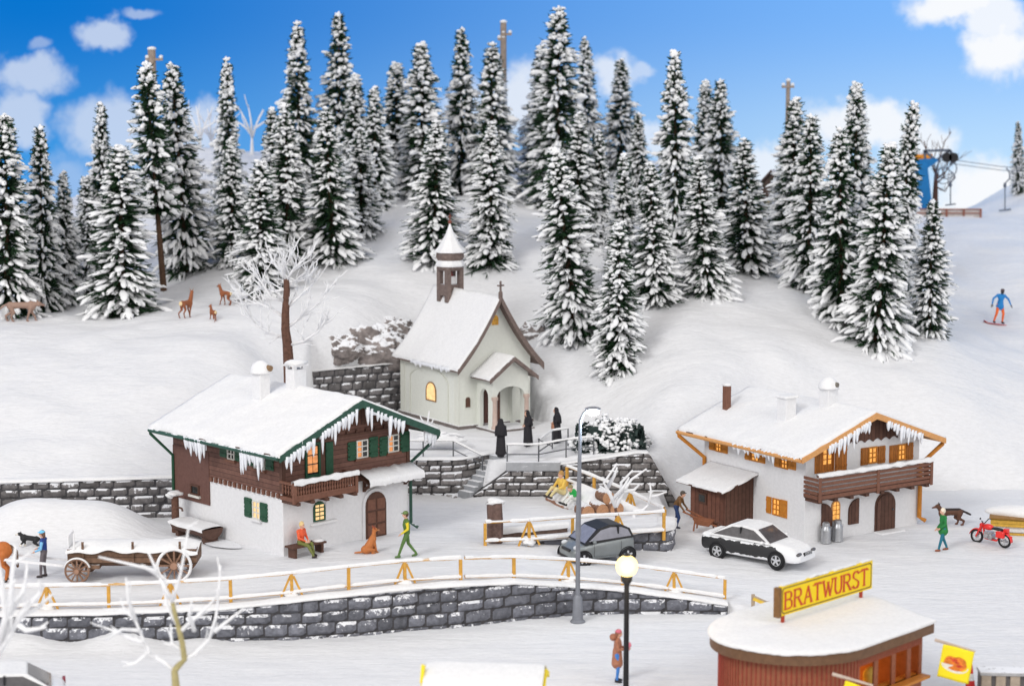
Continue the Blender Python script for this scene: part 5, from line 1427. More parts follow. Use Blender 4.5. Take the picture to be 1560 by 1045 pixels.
# leafy hedge on the terrace, loaded with snow
def hedge():
    root = thing('snowy_hedge', 'rounded dark leaved hedge loaded with snow beneath the tall street lamp head', 'hedge', (4.15, 79.4, 3.05)); rnd = random.Random(12); lf, sn = MB(), MB()
    for i in range(1500):
        a = rnd.random() * 6.28; e = math.acos(rnd.uniform(-.1, 1)); d = V((math.sin(e) * math.cos(a), math.sin(e) * math.sin(a), math.cos(e)))
        r = 1 + .22 * mnoise.noise(d * 2.2); p = V((d.x * 1.6, d.y * 1.0, d.z * 1.28)) * r * rnd.uniform(.78, 1.0)
        n = V((rnd.uniform(-1, 1), rnd.uniform(-1, 1), rnd.uniform(-1, 1))).normalized(); t = n.orthogonal().normalized(); s = n.cross(t); q = rnd.uniform(.07, .14)
        lf.add([p - t * q, p + s * q * .55, p + t * q, p - s * q * .55], [(0, 1, 2, 3)])
        if rnd.random() < .26 + .2 * d.z: sn.ell(p + d * .04 + V((0, 0, .04)), (rnd.uniform(.07, .16), rnd.uniform(.07, .16), rnd.uniform(.05, .1)), 7, 5, None, .7, i)
    for i in range(1100):
        p = V((rnd.uniform(-1.3, 1.3), rnd.uniform(-.7, .7), rnd.uniform(0, .9))); n = V((rnd.uniform(-1, 1), rnd.uniform(-1, 1), rnd.uniform(-1, 1))).normalized(); t = n.orthogonal(); s = n.cross(t); q = .2
        lf.add([p - t * q, p + s * q, p + t * q, p - s * q], [(0, 1, 2, 3)])
    c = obj('foliage', lf, mat('dark bush leaves', (.03, .05, .045), .6, .5, 5, 0), root, fixn=False); obj('leaf_snow', sn, M['treesnow'], c, smooth='all')
hedge()

# ------------------------------------------------------------------ snow play heap, logs, stump
def heap():
    pts = [wy(866, 738, 77.3), wy(835, 760, 76.9), wy(884, 790, 74.2), wy(945, 786, 74.3), wy(1000, 792, 74.0), wy(930, 762, 76.2)]
    c = sum(pts, V()) / len(pts); mb = MB(); rows = []
    n = 48; ring = []
    for i in range(n):
        t = i / n * len(pts); a, b = pts[int(t) % len(pts)], pts[(int(t) + 1) % len(pts)]; ring.append(a.lerp(b, t % 1))
    for k in range(9):
        s = k / 8; row = []
        for p in ring + [ring[0]]:
            q = c.lerp(p, s); lift = (1 - s ** 2.2) * .62; base = q.z if s < 1 else q.z
            row.append(V((q.x, q.y, q.z + lift + .06 * mnoise.noise(q * 1.4))))
        rows.append(row)
    rows.append([V((p.x, p.y, gz(p.x, p.y) - .2)) for p in rows[-1]])
    for r in rows:
        for p in r: pass
    mb.sheet(rows); o = obj('snow_heap', mb, M['snow'], smooth='all'); tag(o, 'smooth white snow heap with two seated figures, bordered by logs', 'snow heap')
heap()
M['logend'] = mat('sawn log face', (.50, .27, .15), .75, .2, 14, .2)
M['logbark'] = mat('log bark', (.24, .13, .085), .85, .35, 8, .6, dust=.2)
def log_(label, px, py, D, r, L, rz=.35):
    root = thing('log', label, 'log', wy(px, py, D), rz, 'cut logs by the snow heap'); mb = MB(); n = 18; vs = []
    mb.tube([(0, 0, 0), (0, L, 0)], r, n); obj('bark', mb, M['logbark'], root, smooth=True)
    mb = MB(); mb.tube([(0, -.03, 0), (0, .01, 0)], [r * .95, r * .97], n); obj('sawn_face', mb, M['logend'], root)
    mb = MB(); mb.tube([(0, .04, r * .62), (0, L * .95, r * .62)], [r * .6, r * .6], 10); obj('snow_cap', mb, M['snow'], root, smooth=True)
log_('top log of the small pile of cut logs', 927.5, 759, 74.3, .27, .8)
log_('lower right log of the small pile of cut logs', 940, 776, 74.0, .29, .9)
log_('middle log in the bottom row of the small log pile', 918, 778, 74.0, .27, .9)
log_('leftmost log of the small log pile lying in the snow', 896, 781, 73.9, .28, .8)
def border_log():
    a, b = wy(834, 759, 77.0), wy(884, 792, 74.0); root = thing('border_log', 'long thin brown log edging the front of the snow heap', 'log', a); mb = MB(); mb.tube([(0, 0, 0), (b - a) * .5 + V((0, 0, .02)), b - a], [.10, .11, .11], 10); obj('bark', mb, mat('smooth brown pole', (.33, .17, .11), .7, .2, 8, .2, dust=.15), root, smooth=True)
border_log()
def stump():
    p = G(754, 829); p = V((p.x, p.y + .35, p.z)); root = thing('tree_stump', 'tall square brown tree stump with snow cap behind the garden fence corner', 'stump', p); mb = MB()
    vs = []; n = 20; rows = []
    for z in (0, .25, .7, 1.2, 1.52):
        rows.append([V(((.29 + .05 * mnoise.noise(V((math.cos(a) * 2, math.sin(a) * 2, z)))) * math.copysign(abs(math.cos(a)) ** .6, math.cos(a)), (.27) * math.copysign(abs(math.sin(a)) ** .6, math.sin(a)), z + (.06 * mnoise.noise(V((math.cos(a) * 3, math.sin(a) * 3, 5))) if z > 1.5 else 0))) for a in [2 * math.pi * i / n for i in range(n + 1)]])
    mb.sheet(rows); mb.sheet([rows[-1], [V((0, 0, 1.52))] * (n + 1)]); obj('bark', mb, mat('stump bark', (.15, .095, .08), .85, .4, 7, .8), root, smooth=True)
    mb = MB(); mb.ell((0, 0, 1.53), (.36, .33, .13), 16, 8, None, .5, 3); obj('snow_cap', mb, M['snow'], root, smooth='all')
stump()
def planter():
    a, b = G(764, 824), G(868, 812); a = V((a.x, a.y + .25, 1.38)); root = thing('planter_box', 'long low brown wooden trough half buried in snow behind the garden fence', 'planter', a, math.atan2(b.y - a.y + .25, b.x - a.x)); mb = MB(); L = (b - a).length
    mb.box2((.05, 0, -.1), (L, .35, .32)); obj('boards', mb, mat('weathered dark boards', (.12, .08, .065), .8, .3, 6, .4, planks=(2, .17)), root, bevel=.01)
    rows = []
    for i in range(40):
        x = -.05 + (L + .1) * i / 39; q = .5 + .5 * mnoise.noise(V((x * 1.3, 2, 2))); rows.append([V((x, y, z)) for y, z in ((-.03, .30 - .26 * q), (-.05, .32), (0, .38), (.3, .40), (.42, .3), (.44, -.1))])
    mb = MB(); mb.sheet(rows); obj('snow_cap', mb, M['snow'], root, smooth='all')
planter()

# ------------------------------------------------------------------ lamps
M['lamp_grey'] = mat('grey lamp paint', (.23, .24, .27), .5, .1, 5, .05, metal=.2)
M['black'] = mat('black paint', (.018, .018, .02), .4, .1, 5, .03)
def lamp_light(loc, col, e):
    l = bpy.data.lights.new('lamp_light', 'POINT'); l.energy = e; l.color = col; l.shadow_soft_size = .25; o = bpy.data.objects.new('lamp_light', l); COL.objects.link(o); o.location = loc
def street_lamp():
    p = wz(880, 947, 0); root = thing('street_lamp', 'tall grey street lamp with curved arm and glowing white head', 'street lamp', p); D = p.y
    top = wy(884, 640, D) - p; hd = wy(901, 627, D) - p
    mb = MB(); mb.lathe((0, 0, -.1), [(.26, 0), (.26, .14), (.19, .2), (.16, .95), (.10, 1.05)], 12); obj('base', mb, M['lamp_grey'], root, smooth=True)
    mb = MB(); mb.tube([(0, 0, .9), (0, 0, 3.0), (0, 0, 3.05), top * .9, top, V((top.x + .12, 0, top.z + .25)), V((hd.x - .05, -.02, hd.z + .12))], [.085, .08, .10, .06, .055, .05, .045], 10); obj('pole', mb, M['lamp_grey'], root, smooth=True)
    mb = MB(); mb.ell((hd.x + .05, -.02, hd.z + .10), (.28, .14, .08), 14, 8); h_ = obj('lamp_head', mb, M['lamp_grey'], root, smooth='all')
    mb = MB(); mb.ell((hd.x + .05, -.05, hd.z), (.22, .16, .13), 14, 10); obj('bulb', mb, glow('white lamp glow', (.85, .93, 1.0), 22, 0), h_, smooth='all')
    lamp_light(p + V((hd.x + .05, -.15, hd.z - .25)), (.72, .85, 1.0), 160)
street_lamp()
def globe_lamp():
    D = 55.5; c = wy(955, 862, D); root = thing('globe_lamp', 'black post lamp with bright warm glowing globe in the near foreground', 'street lamp', (c.x, D, 0)); z = c.z
    mb = MB(); mb.tube([(0, 0, -.2), (0, 0, .4), (0, 0, z - .42)], [.13, .085, .075], 12); mb.lathe((0, 0, z - .55), [(.09, 0), (.16, .1), (.17, .25), (.12, .3)], 14); obj('pole', mb, M['black'], root, smooth=True)
    mb = MB(); mb.ell((0, 0, z), .33, 20, 14); obj('globe', mb, glow('warm globe glow', (1.0, .74, .28), 2.3, 0), root, smooth='all')
    mb = MB(); mb.lathe((0, 0, z + .31), [(.10, 0), (.12, .04), (.02, .10)], 12); obj('finial', mb, M['black'], root)
    lamp_light((c.x, D - .6, z + .1), (1.0, .72, .35), 90)
globe_lamp()
def utility(label, x, y0, y1, D, w, arms, white=False):
    a, b = wy(x, y1, D), wy(x, y0, D); root = thing('utility_pole', label, 'utility pole', a, 0, 'wooden poles on the skyline'); h_ = (b - a).z; mb = MB(); m_ = mat('weathered pole', (.34, .27, .22), .8, .2, 5, .3); mb.tube([(0, 0, 0), (0, 0, h_)], [w * 1.1, w], 9); obj('pole', mb, m_, root, smooth=True)
    mb = MB()
    for (dz, l, r) in arms: mb.bar((-l, -.1, h_ - dz), (r, -.1, h_ - dz), .13)
    obj('crossarm', mb, m_, root); mb = MB(); mb.ell((0, 0, h_ + .05), (w * 1.2, w * 1.2, .12), 8, 6)
    for (dz, l, r) in arms:
        for e in (-l + .1, r - .1): mb.ell((e, -.1, h_ - dz + .14), (.12, .10, .11), 8, 6)
    obj('snow_cap', mb, M['snow'], root, smooth='all')
    if white:
        mb = MB(); mb.tube([(0, -.02, 0), (0, -.02, h_ * .45), (.02, -.02, h_ * .5)], [w * 1.25, w * 1.15, w * .5], 9); obj('frost', mb, M['snow'], root, smooth='all')
utility('wooden pole poking up behind the fir with the bare trunk', 233, 76, 150, 108, .22, ((.55, .35, .62),))
utility('wooden pole with frosted lower half between two firs in the middle', 767, 35, 200, 117, .19, ((.7, .1, .5), (1.0, .35, .1)), True)
utility('thin grey wooden pole above the brown hut', 1197, 124, 330, 116, .13, ((.35, .4, .35),))
# ------------------------------------------------------------------ hut, lift, crest fence
def hut():
    p = wy(1176, 335, 110.5); root = thing('wooden_hut', 'brown wooden hut half hidden among firs below the right pole', 'hut', p, R(-35)); m_ = mat('hut boards', (.20, .135, .11), .8, .25, 5, .3, planks=(0, .25)); mb = MB()
    mb.prism([(-1.0, 0, 0), (1.0, 0, 0), (1.0, 0, 1.7), (0, 0, 2.7), (-1.0, 0, 1.7)], (0, 2.2, 0)); obj('wall', mb, m_, root)
    mb = MB(); 
    for s in (-1, 1): mb.prism([(s * 1.25, -.25, 1.5), (0, -.25, 2.78), (0, -.25, 2.9), (s * 1.25, -.25, 1.62)], (0, 2.7, 0))
    obj('roof', mb, mat('hut roof', (.16, .11, .095), .85, .3, 5, .3, dust=.35), root)
    mb = MB(); mb.box2((-.35, -.03, .3), (.25, .01, 1.1)); obj('yellow_window', mb, mat('yellowish panel', (.52, .38, .12), .7), root)  # plain yellowish panel on the front boards
hut()
def lift():
    D = 119; b = wy(1413, 328, D); t = wy(1402, 248, D); root = thing('ski_lift_mast', 'blue ski lift mast with orange machine and angled steel head', 'ski lift', b)
    blue = mat('blue mast paint', (.006, .16, .42), .45, .12, 3, .05); grey = mat('dark steel', (.10, .12, .16), .5, .2, 5, .1); q = t - b
    mb = MB(); mb.bar((0, 0, -.5), q, .85, .7, (1, 0, 0)); obj('mast', mb, blue, root, bevel=.04)
    f = lambda x, y: wy(x, y, D) - b
    mb = MB(); mb.prism([f(1394, 250) + V((0, -.35, 0)), f(1412, 256) + V((0, -.35, 0)), f(1428, 245) + V((0, -.35, 0)), f(1424, 241) + V((0, -.35, 0)), f(1394, 243) + V((0, -.35, 0))], (0, .7, 0)); obj('head_plate', mb, blue, root)
    mb = MB(); rnd = random.Random(3); mb.box(f(1405, 239), (1.0, .5, .28)); mb.cyl(f(1396, 240) + V((0, -.3, 0)), f(1396, 240) + V((0, .3, 0)), .2, 12); mb.cyl(f(1413, 239) + V((-.3, 0, 0)), f(1413, 239) + V((.3, 0, 0)), .16, 10); obj('drive_motor', mb, mat('orange machine paint', (.75, .28, .02), .5, .25, 6, .1), root)
    mb = MB()
    for a, c in (((1407, 230), (1446, 229)), ((1407, 230), (1425, 245)), ((1446, 229), (1425, 245)), ((1408, 242), (1407, 229)), ((1437, 235), (1452, 240)), ((1452, 240), (1447, 252)), ((1446, 229), (1452, 240))):
        mb.bar(f(*a) + V((0, -.2, 0)), f(*c) + V((0, -.2, 0)), .15)
    obj('steel_head', mb, grey, root)
    mb = MB(); mb.cyl(f(1441, 240) + V((0, -.35, 0)), f(1441, 240) + V((0, -.2, 0)), .3, 16); mb.cyl(f(1451, 240) + V((0, -.35, 0)), f(1451, 240) + V((0, -.2, 0)), .3, 16); obj('cable_wheel', mb, M['black'], root)
    mb = MB(); c = f(1440, 258); mb.torus(f(1441, 257) + V((0, -.2, 0)), .62, .035, 'y', 24, 5); mb.torus(f(1438, 268) + V((0, .1, 0)), .5, .03, 'y', 24, 5); obj('cable_loop', mb, grey, root)
    cr = thing('lift_cable', 'pair of thin lift cables running right from the blue mast', 'cable', wy(1450, 243, D)); O = wy(1450, 243, D)
    for y0, y1 in ((243, 259), (249, 264)):
        mb = MB(); A, B = wy(1446, y0, D) - O, wy(1600, y1, D + 1) - O; mb.tube([A, A.lerp(B, .5) - V((0, 0, .12)), B], .022, 5); obj('cable', mb, grey, cr)
    for lab, x, y, hz, tip in (('T shaped tow bar hanging beside the blue mast', 1450, 262, 312, 8), ('T shaped tow bar hanging from the cable near the right edge', 1533, 256, 320, 9)):
        O = wy(x, y, D - .3); r = thing('tow_bar', lab, 'tow bar', O, 0, 'tow bars on the ski lift'); g = lambda a, c: wy(a, c, D - .3) - O; m1 = (y + hz) / 2 - 8
        mb = MB(); mb.tube([g(x, y), g(x + 5, y + 8), g(x + 5, m1 - 8), g(x - 2, m1)], .04, 6); obj('spring_arm', mb, grey, r); mb = MB(); mb.lathe(g(x - 2, m1) + V((0, 0, -.25)), [(.07, 0), (.11, .1), (.07, .3)], 8); obj('reel', mb, grey, r)
        mb = MB(); mb.bar(g(x - 2, m1), g(x - 2, hz), .06); mb.tube([g(x - 2 - tip, hz + 1), g(x - 2, hz), g(x - 2 + tip, hz - 1)], .045, 6); obj('bar', mb, grey, r)
lift()
def crest_fence():
    O = wy(1390, 331, 117.5); O.z = gz(O.x, O.y); root = thing('snow_fence', 'low reddish rail fence with white boards on the crest beside the blue mast', 'fence', O); rd = mat('red brown rails', (.30, .12, .085), .7, .2, 5, .1); wh = mat('white fence board', (.62, .58, .56), .8, .1, 5, .1)
    L = 4.2; n = 4
    for i in range(n + 1):
        mb = MB(); x = L * i / n; mb.box2((x - .05, -.05, -.4), (x + .05, .05, .58)); obj('post', mb, rd, root)
    for z in (.05, .32, .56):
        mb = MB(); mb.box2((0, -.08, z - .035), (L, -.052, z + .035)); obj('rail', mb, rd, root)
    mb = MB(); mb.box2((.05, .06, .0), (L - .05, .09, .52)); obj('board', mb, wh, root)
crest_fence()
# ------------------------------------------------------------------ figures: one continuous remeshed body each
_cm = {}
def cmat(c, rough=.55, var=.12):
    k = (c, rough)
    if k not in _cm: _cm[k] = mat('painted %d' % len(_cm), c, rough, var, 9, .08)
    return _cm[k]
SKIN = (.72, .42, .30)
def figure_mesh(name, prims, cols, vox=.02, extra=None, smooth_it=3):
    """prims: ('c', p, q, r1, r2, colour) capsules and ('e', centre, (rx,ry,rz), colour[, rot]) ellipsoids, merged into one skin"""
    mb = MB()
    for p in prims:
        if p[0] == 'c':
            a, b = V(p[1]), V(p[2]); d = b - a; L = d.length; n = 10
            t = d.normalized() if L > 1e-6 else V((0, 0, 1))
            pts, rs = [], []
            for k in range(5): 
                an = math.pi / 2 * k / 4; pts.append(a - t * p[3] * math.cos(an)); rs.append(max(p[3] * math.sin(an), .002))
            for k in range(5):
                an = math.pi / 2 * (1 - k / 4); pts.append(b + t * p[4] * math.cos(an)); rs.append(max(p[4] * math.sin(an), .002))
            mb.tube(pts, rs, n)
        else: mb.ell(p[1], p[2], 14, 10, p[4] if len(p) > 4 else None)
    me = mk_mesh(name + '_raw', mb, [cmat(c) for c in cols]); o = bpy.data.objects.new(name + '_raw', me); COL.objects.link(o)
    m = o.modifiers.new('r', 'REMESH'); m.mode = 'VOXEL'; m.voxel_size = vox
    s = o.modifiers.new('s', 'SMOOTH'); s.factor = .5; s.iterations = smooth_it
    dg = bpy.context.evaluated_depsgraph_get(); out = bpy.data.meshes.new_from_object(o.evaluated_get(dg)); bpy.data.objects.remove(o); bpy.data.meshes.remove(me)
    out.name = name
    nf = len(out.polygons); C_ = np.empty(nf * 3); out.polygons.foreach_get('center', C_); C_ = C_.reshape(-1, 3)
    best = np.full(nf, 1e9); idx = np.zeros(nf, int)
    for p in prims:
        if p[0] == 'c':
            a, b = np.array(p[1], float), np.array(p[2], float); d = b - a; L2 = max(d.dot(d), 1e-9)
            t = np.clip(((C_ - a) @ d) / L2, 0, 1); q = np.linalg.norm(C_ - (a + t[:, None] * d), axis=1) - (p[3] + (p[4] - p[3]) * t); ci = p[5]
        else:
            c = np.array(p[1], float); Q = C_ - c
            if len(p) > 4 and p[4] is not None: Q = Q @ np.array(p[4])
            r = np.array(p[2]); k = np.linalg.norm(Q / r, axis=1); q = (k - 1) * r.min(); ci = p[3]
        w_ = q < best; best[w_] = q[w_]; idx[w_] = ci
    out.materials.clear()
    for c in cols: out.materials.append(cmat(c))
    if extra is not None:
        bm = bmesh.new(); bm.from_mesh(out)
        for f, i in zip(bm.faces, idx): f.material_index = int(i)
        em = mk_mesh('x', extra, [cmat(c) for c in cols]); bm.from_mesh(em); bpy.data.meshes.remove(em)
        bm.to_mesh(out); bm.free()
    else: out.polygons.foreach_set('material_index', idx.astype(np.int32))
    out.polygons.foreach_set('use_smooth', [True] * len(out.polygons)); out.update()
    return out

def person(label, loc, rotz, cols, J=None, h=1.7, coat=None, robe=False, hair=None, hat=None, lean=0, vox=.02, parts=None, shortlegs=False, tilt=None):
    """cols: top, legs, shoes, sleeves, skin. x is forward, y is left. J overrides joints"""
    s = h / 1.72
    j = dict(pel=(0, 0, .93), chest=(.02, 0, 1.22), neck=(.01, 0, 1.43), head=(.045, 0, 1.585), shL=(0, .185, 1.37), shR=(0, -.185, 1.37), elL=(-.03, .24, 1.1), elR=(-.03, -.24, 1.1), wrL=(.08, .23, .88), wrR=(.08, -.23, .88),
             hpL=(0, .09, .9), hpR=(0, -.09, .9), knL=(.04, .10, .5), knR=(.04, -.10, .5), anL=(0, .10, .09), anR=(0, -.10, .09), ftL=(.13, .11, .035), ftR=(.13, -.11, .035))
    if J: j.update(J)
    j = {k: V(v) for k, v in j.items()}
    T, Lg, Sh, Sl, Sk = 0, 1, 2, 3, 4
    P = [('e', j['pel'] + V((0, 0, .02)), (.125, .16, .14), Lg), ('c', j['pel'] + V((0, 0, .12)), j['chest'], .125, .14, T), ('e', j['chest'] + (j['neck'] - j['chest']) * .3, (.125, .19, .17), T),
         ('c', j['shL'], j['shR'], .075, .075, T), ('c', j['neck'] - V((0, 0, .04)), j['head'] - V((0, 0, .05)), .055, .05, Sk)]
    hd = j['head']; P += [('e', hd, (.098, .08, .122), Sk), ('e', hd + V((.03, 0, -.06)), (.06, .055, .06), Sk), ('c', hd + V((.085, 0, .01)), hd + V((.115, 0, -.02)), .015, .018, Sk), ('e', hd + V((0, .082, -.005)), (.02, .016, .032), Sk), ('e', hd + V((0, -.082, -.005)), (.02, .016, .032), Sk)]
    X = MB()
    for e in 'LR':
        P += [('c', j['sh' + e], j['el' + e], .064, .05, Sl), ('c', j['el' + e], j['wr' + e], .05, .036, Sl)]
        d = (j['wr' + e] - j['el' + e]).normalized(); w = j['wr' + e]; P.append(('c', w + d * .03, w + d * .09, .038, .034, Sk))
        side = d.cross(V((0, 0, 1))); side = side.normalized() if side.length > .1 else V((0, 1, 0)); X.m = Sk
        for k in range(4):
            o = side * (-.027 + .018 * k); a = w + d * .08 + o; b = a + d * (.05 + .008 * (k in (1, 2))); c = b + (d + V((.4, 0, -.5))).normalized() * .032
            X.tube([a, b, c], [.011, .010, .007], 6)
        a = w + d * .03 + side * -.03; X.tube([a, a + d * .035 + side * -.03, a + d * .07 + side * -.032], [.013, .012, .008], 6)
        P += [('c', j['hp' + e], j['kn' + e], .092, .066, Lg), ('c', j['kn' + e], j['an' + e] + V((0, 0, .03)), .064, .047, Lg), ('c', j['an' + e] - V((.03, 0, .035)), j['ft' + e], .05, .042, Sh)]
    if coat:      # hem height, hem radius
        z, r = coat; P += [('c', j['pel'] + V((0, 0, .1)), V((j['pel'].x, 0, z + r * .5)), .15, r, T), ('e', (j['pel'].x, 0, z + .1), (r * .95, r * 1.1, .12), T)]
    if robe: P += [('c', j['chest'], j['pel'], .16, .19, T), ('c', j['pel'], V((j['pel'].x - .02, 0, .25)), .19, .235, T), ('e', (j['pel'].x - .02, 0, .2), (.24, .26, .14), T)]
    me = figure_mesh('person', P, cols, vox, X)
    root = link('person', me); root.location = loc; root.rotation_euler = (tilt[0] if tilt else 0, tilt[1] if tilt else 0, rotz); root.scale = (s, s, s); tag(root, label, 'person')
    mb = MB(); X = MB()
    for e in (-1, 1): X.ell(hd + V((.09, .032 * e, .022)), (.009, .013, .009), 8, 6)
    obj('eyes', X, cmat((.03, .02, .02)), root)
    if hair:
        mb = MB(); mb.ell(hd + V((-.018, 0, .025)), (.105, .093, .125), 14, 10); 
        if len(hair) > 3 and hair[3]: mb.ell(hd + V((-.07, 0, -.07)), (.05, .08, .12), 10, 8)
        obj('hair', mb, cmat(tuple(hair[:3])), root, smooth='all')
    if hat:
        c, brim = hat; mb = MB(); mb.ell(hd + V((-.008, 0, .062)), (.108, .096, .085), 14, 10)
        if brim: mb.ell(hd + V((.10, 0, .05)), (.065, .075, .014), 12, 6)
        obj('hat', mb, cmat(c), root, smooth='all')
    return root, hd

def ppl(px, py): return G(px, py)
FL = math.pi          # facing left
W_ = (.72, .72, .72)
# walking man in green overalls
walk = dict(knL=(.17, .10, .50), anL=(.30, .10, .10), ftL=(.42, .11, .05), knR=(-.06, -.09, .50), anR=(-.33, -.09, .12), ftR=(-.21, -.1, .04), pel=(0, 0, .92), wrL=(.20, .2, .93), wrR=(-.02, -.25, .86), elR=(-.10, -.24, 1.10), elL=(-.02, .24, 1.1))
r, hd = person('man walking in green overalls and cap with yellow sleeves past the chalet door', ppl(620, 849), FL + .12, [(.10, .19, .045), (.10, .19, .05), (.09, .17, .05), (.75, .60, .03), SKIN], walk, 1.70, hat=((.14, .22, .07), True), hair=(.10, .05, .03))
# woman seated on the bench
bl = lambda x, y, z: HL.C + HL.u * x + HL.v * y + V((0, 0, z))
sit = dict(pel=(0, 0, .52), chest=(.03, 0, .82), neck=(.03, 0, 1.03), head=(.07, 0, 1.18), shL=(.02, .17, .97), shR=(.02, -.17, .97), elL=(.08, .22, .74), elR=(.08, -.22, .74), wrL=(.28, .08, .64), wrR=(.28, -.08, .62), hpL=(.03, .09, .50), hpR=(.03, -.09, .50),
           knL=(.44, .09, .52), knR=(.42, -.10, .47), anL=(.52, .10, .16), anR=(.66, -.10, .10), ftL=(.64, .11, .09), ftR=(.78, -.10, .09))
bx = HL.fr(458, 830, .35)[0]
person('blonde woman in orange red top sitting on the bench by the chalet corner', bl(bx, -.36, -.02), HL.th - math.pi / 2 + .25, [(.82, .13, .05), (.17, .19, .05), (.04, .03, .03), (.82, .13, .05), SKIN], {**sit}, 1.68, hair=(.80, .60, .28), coat=None)
def bench():
    x0, x1 = HL.fr(440, 840, .4)[0], HL.fr(488, 832, .4)[0]; root = thing('bench', 'small dark wooden bench against the white chalet wall', 'bench', bl(x0, -.1, 0), HL.th); L = x1 - x0 + .1; dk = M['brownd']
    mb = MB(); mb.box2((0, -.55, .36), (L, -.05, .43)); obj('seat', mb, dk, root, bevel=.01)
    for x in (.12, L - .2):
        mb = MB(); mb.box2((x, -.5, -.1), (x + .1, -.1, .358)); obj('leg', mb, dk, root)
    mb = MB(); mb.ell((L * .85, -.35, .44), (.22, .2, .06), 12, 6, None, .4, 2); obj('snow_cap', mb, M['snow'], root, smooth='all')
    mb = MB(); mb.sheet([[(-.3, -.95, .012), (L * .95, -.9, .012)], [(-.3, .0, .012), (L, .0, .012)]])
bench()
# blue person by the wagon
person('person in light blue cap and dark blue hooded jacket leading the horse', ppl(68, 879), FL - .1, [(.02, .06, .26), (.16, .14, .15), (.05, .04, .04), (.22, .52, .80), SKIN],
       dict(elL=(.02, .25, 1.08), wrL=(.24, .2, .98), elR=(.04, -.24, 1.1), wrR=(.26, -.17, 1.02), knL=(.08, .1, .5), anL=(.10, .1, .09), ftL=(.23, .11, .04)), 1.68, hat=((.18, .58, .86), True), hair=(.16, .09, .06, 1))
# foreground woman
r, hd = person('woman in long brown hooded coat and pink hat behind the black lamp post', wz(940, 1038, 0), -.1, [(.40, .17, .10), (.06, .22, .60), (.03, .03, .04), (.40, .17, .10), SKIN],
       dict(elL=(.05, .22, 1.10), elR=(.05, -.22, 1.10), wrL=(.28, .10, 1.10), wrR=(.28, -.10, 1.12)), 1.66, coat=(.52, .19), hat=((.62, .16, .22), False), hair=(.30, .13, .08, 1))
mb = MB(); mb.ell(V((-.13, 0, 1.46)), (.12, .13, .12), 14, 10); obj('hood', mb, cmat((.36, .15, .09)), r, smooth='all')
q = r.location + V((.36, -.05, 1.18)); mb = MB(); mb.ell((0, 0, 0), (.07, .08, .09), 12, 8); mb.cyl((0, 0, -.09), (0, 0, -.16), .03, 8); o = obj('pink_muff', mb, cmat((.75, .22, .30)), smooth='all'); o.location = q; tag(o, 'small pink thing held up by the woman in the brown coat', 'handbag')
# green coat woman on the square
r, hd = person('white haired person in green coat and teal trousers walking on the square', ppl(1436, 839), FL + .15, [(.02, .20, .05), (.02, .17, .24), (.30, .10, .05), (.02, .20, .05), SKIN],
               dict(knL=(.10, .10, .50), anL=(.20, .10, .09), ftL=(.33, .11, .05), knR=(-.04, -.09, .5), anR=(-.20, -.09, .10), ftR=(-.07, -.1, .04), wrL=(.20, .18, .95), wrR=(.18, -.16, .90), elL=(.0, .23, 1.12), elR=(-.02, -.23, 1.10)), 1.68, coat=(.70, .20), hair=(.80, .72, .58))
# man with the wheelbarrow
mp = G(1030, 804); bp_ = G(1060, 812)
r, hd = person('man in brown jacket, blue trousers and dark cap pushing a wheelbarrow', mp, -.35, [(.17, .085, .03), (.025, .05, .14), (.03, .03, .05), (.17, .085, .03), SKIN],
               dict(pel=(0, 0, .90), chest=(.12, 0, 1.16), neck=(.20, 0, 1.34), head=(.28, 0, 1.47), shL=(.18, .18, 1.29), shR=(.18, -.18, 1.29), elL=(.24, .25, 1.02), elR=(.24, -.25, 1.02), wrL=(.42, .24, .80), wrR=(.42, -.24, .80), knR=(.15, -.1, .48), anR=(.05, -.1, .1), ftR=(.18, -.1, .04), knL=(.0, .1, .48), anL=(-.20, .1, .10), ftL=(-.07, .1, .04)), 1.62, hat=((.07, .06, .05), True), hair=(.12, .08, .06))
def barrow():
    root = thing('wheelbarrow', 'brown wooden wheelbarrow pushed toward the shed', 'wheelbarrow', mp + V((.35, -.15, 0)), -.35); br = mat('barrow wood', (.26, .10, .05), .65, .2, 8, .15)
    mb = MB(); mb.prism([(.35, -.28, .50), (1.15, -.28, .42), (1.0, -.22, .20), (.5, -.22, .25)], (0, .5, 0)); obj('tray', mb, br, root, bevel=.01)
    for s in (-1, 1):
        mb = MB(); mb.bar((-.05, .24 * s, .74), (1.3, .12 * s, .22), .055); obj('handle', mb, br, root)
        mb = MB(); mb.bar((.45, .24 * s, .4), (.40, .26 * s, .0), .055); obj('leg', mb, br, root)
    mb = MB(); mb.torus((1.3, 0, .2), .17, .035, 'y', 20, 6); mb.cyl((1.3, -.13, .2), (1.3, .13, .2), .035, 8); mb.bar((1.3, 0, .03), (1.3, 0, .37), .04); mb.bar((1.13, 0, .2), (1.47, 0, .2), .04); obj('wheel', mb, M['brownd'], root)
barrow()
